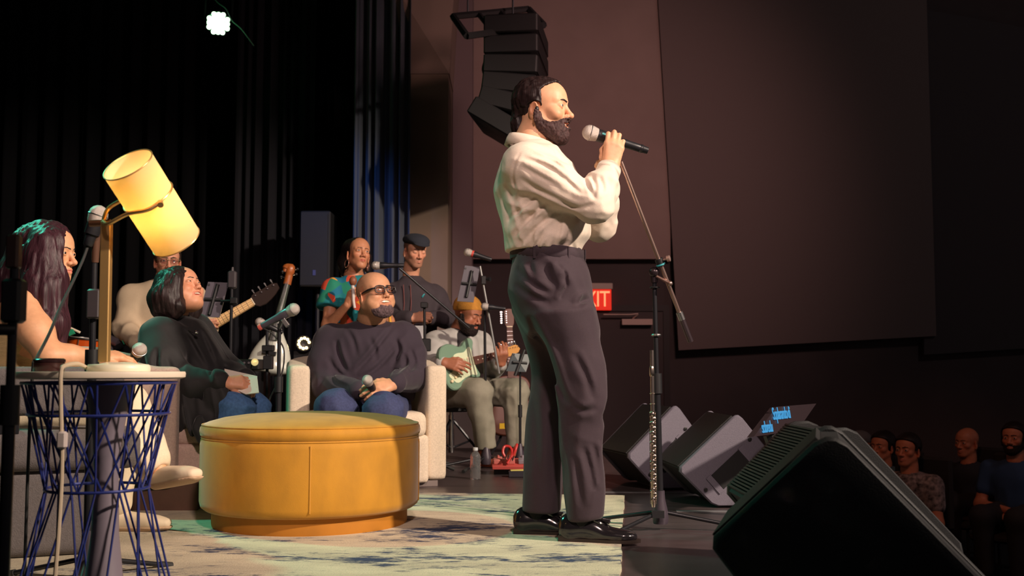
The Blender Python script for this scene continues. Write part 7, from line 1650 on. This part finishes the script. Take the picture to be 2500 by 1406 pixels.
for k in range(4): p = ubp + uax * (.0 + .018 * k); MB().tube([p, p + np.array([.045 if k % 2 else -.04, -.01, .01])], .004, 6).sphere(p + np.array([.05 if k % 2 else -.045, -.01, .01]), .010, 8, 6).build('tuning_peg', M_blackmetal, ub)
for k in range(4): MB().tube([ua - uax * .06 + np.array([(k - 1.5) * .008, -.075, 0]), ua + uax * .10 + np.array([(k - 1.5) * .007, -.085, 0]), ubp + np.array([(k - 1.5) * .005, -.02, 0])], .0014, 5).build('string', M_steel, ub)
MB().box(ua + uax * .02 + np.array([0, -.075, 0]), (.045, .012, .012), Ry(.2)).build('bridge', M_black, ub)
MB().tube([ua - uax * .12, np.array([ua[0] - uax[0] * .5, 6.95, .02])], .014, 10).build('end_pin', M_blackmetal, ub)
for k in range(3): a_ = 2 * PI * k / 3 + .5; bx_ = np.array([ua[0] - uax[0] * .5, 6.95, 0]); MB().tube([bx_ + np.array([0, 0, .22]), bx_ + np.array([.2 * math.cos(a_), .2 * math.sin(a_), .01])], .010, 8).build('stand_leg', M_blackmetal, ub)
# acoustic guitar parked behind the guitarist
ag = [(-.16, 0), (-.155, .10), (-.11, .175), (-.03, .19), (.04, .155), (.10, .125), (.16, .13), (.22, .14), (.27, .11), (.29, .05), (.29, -.05), (.27, -.11), (.22, -.14), (.16, -.13), (.10, -.125), (.04, -.155), (-.03, -.19), (-.11, -.175), (-.155, -.10)]
ah = [(.66, -.024), (.69, -.036), (.80, -.040), (.805, 0), (.80, .040), (.69, .036), (.66, .024)]
aO = J(1252, 1010, 8.05); guitar('acoustic_guitar', aO, J(1243, 775, 8.15) - aO, (.1, -1, .1), 'brown acoustic guitar standing behind the seated guitarist', ag, (.27, .66), mat('acoustic_brown', s2l(86, 42, 28), .35), None, None, ah, mat('mahogany', s2l(90, 48, 34), .45), mat('rosewood'), nfret=10, pegs=6, thick=.10, dots=False, knobs=False)
tgm = MB().box(J(1227, 1040, 7.86), (.022, .004, .02)).build('price_tag', mat('tag_yellow', s2l(225, 180, 40), .6), None, origin=J(1227, 1040, 7.86)); tgm.parent = bpy.data.objects['acoustic_guitar']; tgm.location = Vector(J(1227, 1040, 7.86)) - Vector(aO)
gsn = thing('guitar_stand', FL(1252, 8.08), 'black stand holding the acoustic guitar', 'guitar stand')
for sx in (-1, 1): MB().tube([FL(1252, 8.0) + np.array([sx * .16, -.08, .012]), aO + np.array([sx * .10, .02, -.20]), aO + np.array([0, .14, .10])], .010, 8).build('leg', M_blackmetal, gsn)
# drum
dr = thing('tom_drum', FL(205, 6.7), 'glossy orange tom drum with chrome hoops behind the long-haired woman', 'drum'); dc = J(208, 862, 6.7); dax = np.array([.12, -.02, 1.0])
MB().lathe([(.125, -.09), (.125, .09)], dc, dax, 40).build('shell', mat('amber_lacquer', s2l(205, 82, 22), .2, coat=.6), dr)
for z in (-.09, .09): MB().torus(dc + dax / np.linalg.norm(dax) * z, .127, .006, dax, 40, 8).build('hoop', M_chrome, dr)
MB().lathe([(.122, .088), (.122, .091), (.001, .091)], dc, dax, 40).build('drum_head', mat('drum_skin', s2l(220, 210, 200), .6), dr)
Rd = frame(dax)
for k in range(8): a_ = 2 * PI * k / 8; p = dc + Rd @ np.array([.131 * math.cos(a_), .131 * math.sin(a_), 0]); q = Rd @ np.array([0, 0, .085]); MB().tube([p - q, p + q], .003, 6).sphere(p, .009, 8, 6).build('lug', M_chrome, dr)
MB().tube([dc, np.array([dc[0] + .02, 6.85, .02])], .014, 10).lathe([(.15, 0), (.15, .01), (.02, .03)], (dc[0] + .02, 6.85, 0), seg=24).build('stand', M_blackmetal, dr)
for (pa, pb, nm, lab) in (((163, 796, 6.55), (196, 812, 6.58), 'drumstick', 'pale drumstick resting on the tom drum'),):
    t = thing(nm, J(*pb), lab, 'drumstick'); MB().tube([J(*pa), J(*pb)], [.006, .008], 8).build('stick', mat('stick_wood', s2l(225, 205, 180), .5), t)
cs_ = thing('cymbal_stand', FL(270, 6.7), 'dark percussion stand with a green clip behind the table', 'percussion stand')
MB().tube([FL(275, 6.7), J(272, 838, 6.7)], .012, 8).tube([J(262, 825, 6.7), J(292, 838, 6.66)], [.024, .030], 12).build('clamp_arm', mat('perc_grey', s2l(110, 100, 108), .5), cs_)
MB().tube([J(285, 850, 6.65), J(318, 828, 6.62)], [.020, .012], 10).build('mic_shaft', M_blackmetal, cs_); MB().box(J(307, 833, 6.61), (.016, .012, .014), Ry(-.5)).build('green_clip', mat('clip_green', s2l(40, 150, 110), .5), cs_)
for k in range(3): a_ = 2 * PI * k / 3; MB().tube([FL(275, 6.7, .2), FL(275, 6.7) + np.array([.18 * math.cos(a_), .18 * math.sin(a_), .01])], .008, 6).build('leg', M_blackmetal, cs_)
dcl = MB().box(J(174, 812, 6.5), (.016, .012, .016), Ry(-.5)).build('green_clip', mat('clip_green'), dr)
# amplifier/mixer by the upright bass
am = thing('amplifier_head', FL(598, 6.5), 'small black amplifier with knobs on a stand behind the seated woman', 'amplifier'); ac = J(600, 890, 6.5)
MB().box(ac, (.10, .09, .032), bev=.006).build('case', M_black, am)
for k in range(6): MB().lathe([(.008, 0), (.007, .012), (.001, .013)], ac + np.array([-.07 + .028 * k, -.088, .008]), (0, -1, .2), 10).build('knob', mat('knob_grey', s2l(110, 105, 110), .4), am)
MB().box((ac[0], 6.5, (ac[2] - .04) / 2), (.13, .10, (ac[2] - .04) / 2), bev=.01).build('speaker_cabinet', M_blackmatte, am)
MB().sphere(J(622, 884, 6.36), .022, 14, 10).build('pilot_lamp', mat('pilot_yellow', s2l(230, 200, 110), .4, emit=(1, .8, .35), estr=.6), am)

# ------------------------------------------------------------------ floor clutter by the guitarist
pbx = FL(1250, 6.55)
pd = thing('pedal_board', pbx, 'red pedal board with coiled red cables at the feet of the guitarist', 'pedal board')
MB().box(pbx + np.array([0.03, .0, .062]), (.15, .075, .012), Rx(.25), bev=.004).build('board', mat('pedal_red', s2l(205, 90, 84), .45), pd)
MB().box(pbx + np.array([0.03, .03, .025]), (.14, .05, .025)).build('riser', M_black, pd)
for k in range(4): MB().box(pbx + np.array([-.085 + .075 * k, -.01, .085]), (.026, .04, .012), Rx(.25), bev=.003).lathe([(.009, 0), (.008, .014), (.001, .015)], pbx + np.array([-.085 + .075 * k, .005, .10]), (0, -.2, 1), 10).build('pedal', mat('pedal_pink', s2l(215, 125, 118), .4) if k < 2 else mat('pedal_grey', s2l(150, 140, 150), .4), pd)
rcb = thing('patch_cable', pbx + np.array([.02, 0, .1]), 'looped red patch cable on the pedal board', 'cable')
MB().tube(spline([J(1238, 1122, 6.5), J(1228, 1105, 6.5), J(1232, 1090, 6.52), J(1246, 1092, 6.52), J(1250, 1110, 6.5), J(1238, 1132, 6.47)], 6), .008, 8).tube(spline([J(1248, 1120, 6.5), J(1258, 1100, 6.5), J(1262, 1085, 6.52), J(1256, 1095, 6.52), J(1248, 1112, 6.5)], 6), .008, 8).build('loop', mat('cable_red', s2l(205, 50, 48), .4), rcb)
for (x_, y_) in ((1236, 1112), (1242, 1110), (1254, 1114)): MB().tube([J(x_, y_, 6.48), J(x_ - 3, y_ + 10, 6.46)], .005, 8).build('plug', M_chrome, rcb)
pdl = thing('effects_pedal', FL(1262, 6.38), 'small yellow-topped effects pedal in front of the pedal board', 'pedal'); MB().box(FL(1262, 6.38, .018), (.05, .035, .018), bev=.004).build('case', mat('pedal_dark', s2l(50, 46, 56), .5), pdl); MB().box(FL(1262, 6.38, .040), (.04, .012, .004), Rz(.2), bev=.001).build('strip', mat('strip_yellow', s2l(215, 200, 110), .5), pdl)
wbp = FL(1161, 6.25); wbt = thing('water_bottle', wbp, 'clear plastic water bottle standing on the stage floor', 'bottle')
def clear_mat():
    m = bpy.data.materials.new('clear_plastic'); m.use_nodes = True; b = m.node_tree.nodes['Principled BSDF']; b.inputs['Base Color'].default_value = (.9, .92, .95, 1); b.inputs['Roughness'].default_value = .06; b.inputs['Transmission Weight'].default_value = .92; b.inputs['IOR'].default_value = 1.2; return m
pr_ = [(.001, .002), (.028, .0), (.031, .006)] + [(.031 + (.0015 if k % 2 else -.0015), .012 + .0085 * k) for k in range(13)] + [(.031, .125), (.027, .142), (.018, .155), (.0125, .162), (.0125, .168)]
MB().lathe(pr_, wbp, seg=28).build('bottle_body', clear_mat(), wbt, smooth=True)
MB().lathe([(.0145, .166), (.0145, .181), (.012, .183), (.001, .183)], wbp, seg=20).build('cap', mat('cap_white', s2l(215, 220, 225), .4), wbt)

# ------------------------------------------------------------------ audience
def spectator(px, py, Y, a, pitch, label, top_m, skin, hair=None, hp=HAIR_SHORT, ht=.012, crossed=True, scale=1.0, beard=None, w=1.0, long=False, cap=None, seat=True):
    R = head_frame(a, pitch, 0); C = J(px, py, Y); nb = C + np.array([-.01 * math.cos(math.radians(a)), 0, -.17]); t = thing('person', (C[0], Y, -.9), label, 'person', 'seated audience')
    sh = nb[2] - .06; dirF = np.array([math.cos(math.radians(a)), math.sin(math.radians(a)), 0]); dirS = np.array([dirF[1], -dirF[0], 0]); base = np.array([nb[0], nb[1], 0]) - dirF * .02
    def B(f, s_, z): return base + dirF * f + dirS * s_ + np.array([0, 0, z])
    hipz = -.9 + .46
    bp = []; sR, sL = B(0, .19 * w, sh), B(0, -.19 * w, sh)
    if crossed: eR, eL = B(.06, .25 * w, sh - .27), B(.06, -.25 * w, sh - .27); wR, wL = B(.27, -.03, sh - .28), B(.27, .05, sh - .33)
    else: eR, eL = B(.04, .26 * w, sh - .28), B(.04, -.26 * w, sh - .28); wR, wL = B(.30, .08, sh - .36), B(.30, -.06, sh - .36)
    for (s_, e_, w_) in ((sR, eR, wR), (sL, eL, wL)): limb(bp, [s_, e_, w_], [.05, .042, .028], skin, .010)
    for (w_, sd_) in ((wR, 1), (wL, -1)): hand_at(bp, w_, -dirS * sd_ * .7 + dirF * .4, dirF * .8 + np.array([0, 0, .6]), sd_, RELAX, skin, s=.95, h=.006)
    limb(bp, [nb, B(0, 0, sh - .1), B(0, 0, hipz + .1)], [.05, .09, .10], skin, .02)
    P = dict(h=.0042, skin=skin, neck_base=R.T @ (nb - C), neck_r=.054, eye_open=.8, hair_poly=hp, hair_t=ht if hair is not None else 0)
    if beard is not None: P.update(beard_poly=BEARD, beard_t=.008)
    _, T, _ = add_head(t, P, R, C, 1.0, hair, beard, bp)
    if long: world_hair(t, R, C, 1.0, [([C + np.array([0, .02, .02]) - dirF * .03, C + np.array([0, .02, -.10]) - dirF * .06, C + np.array([0, .02, -.2]) - dirF * .06], [.085, .085, .05])], hair, [((0, .085, -.03), (.062, .075, .10))], h=.007)
    if cap is not None:
        g = G((-.13, -.15, .0), (.13, .2, .16), .006); g.ell((0, -.012, .055), (.084, .108, .072), k=.01); g.ell((0, .11, .045), (.06, .06, .009), Rx(-.15), k=.01); g.ell((0, -.012, .0), (.07, .09, .08), k=.004, op='s'); V, F = g.mesh(); link_mesh('cap', T(V), F, cap, t)
    lo, hi = bound([sR, sL, eR, eL, B(0, 0, hipz)], .16); g = G(lo, hi, .010); Wt = lambda v: v
    g.loft([(0, 0, 0, .155, .12), (.4, 0, .0, .165, .125), (.75, 0, 0, .185, .12), (.93, 0, 0, .13, .09), (1.02, 0, 0, .07, .065)], B(0, 0, hipz), B(0, 0, sh + .075), dirS, k=0, cap=.03)
    for (s_, e_) in ((sR, eR), (sL, eL)): g.cone(s_, s_ * .45 + e_ * .55, .066, .064, k=.05)
    g.disp(folds((.3, .1, 1), 10, .005, 151, 3), band=.03); g.cone(nb, C, .058, .06, k=.006, op='s'); V, F = g.mesh(); link_mesh('shirt', V, F, top_m, t)
    hips = [B(.02, .09, hipz), B(.02, -.09, hipz)]; kn = [B(.42, .12, hipz + .02), B(.42, -.12, hipz + .02)]; an = [B(.40, .11, -.80), B(.40, -.11, -.80)]
    g = G(*bound(hips + kn + an, .14), .014); g.cone(hips[0], hips[1], .10, .10, k=.04)
    for i in (0, 1): g.chain([hips[i], kn[i], an[i]], [.10, .08, .055], k=.04)
    V, F = g.mesh(); link_mesh('trousers', V, F, M_dkpants, t)
    for i in (0, 1): simple_shoe(t, np.array([an[i][0], an[i][1], -.9]), math.radians(a), M_dkshoe)
    ch = thing('theatre_chair', (base[0], base[1], -.9), 'dark theatre chair under ' + label, 'chair', 'audience chairs'); Rc = np.stack([dirS, dirF, np.array([0, 0, 1.0])], 1)
    ms_ = mat('chair_dark', (.012, .012, .014), .8)
    MB().box(B(.16, 0, hipz - .135), (.23, .24, .03), Rc, bev=.02).build('seat', ms_, ch); MB().box(B(-.19, 0, hipz + .18), (.22, .025, .26), Rc, bev=.02).build('backrest', ms_, ch)
    for sx in (-1, 1):
        for fy in (-.05, .34): MB().tube([B(fy, sx * .2, hipz - .15), B(fy, sx * .2, -.9)], .012, 8).build('leg', M_blackmetal, ch)
    return t
SKA = s2l(190, 120, 90)
spectator(2475, 1070, 7.97, 228, 4, 'audience man in a blue T-shirt at the edge of the row', mat('blue_tee', s2l(40, 70, 110), .85), SKA, hair_mat('black_hair', s2l(30, 22, 20), .5, st=(120, 120, 40)), beard=hair_mat('black_beard', s2l(34, 24, 22), .8))
spectator(2360, 1080, 8.7, 212, 0, 'bald audience man in a dark shirt', mat('navy_shirt', s2l(36, 40, 50), .85), SKA, None, crossed=False, w=1.1)
spectator(2216, 1098, 7.75, 222, 2, 'audience woman in a black and white patterned dress', mat('dotted_dress', s2l(120, 110, 110), .85, noise=.9, nscale=30), SKA, hair_mat('black_hair', s2l(30, 22, 20), .5), w=.88)
spectator(2154, 1090, 8.5, 218, 2, 'audience woman with loose dark hair and a teal blouse', mat('teal_blouse', s2l(60, 84, 92), .85), SKA, hair_mat('black_hair', s2l(30, 22, 20), .5), long=True, w=.85, crossed=False)
spectator(2098, 1086, 9.3, 212, 4, 'audience man in a grey cap half hidden by the near monitor', mat('grey_tee', s2l(60, 60, 66), .85), SKA, None, cap=mat('grey_cap', s2l(100, 100, 100), .85), crossed=False)
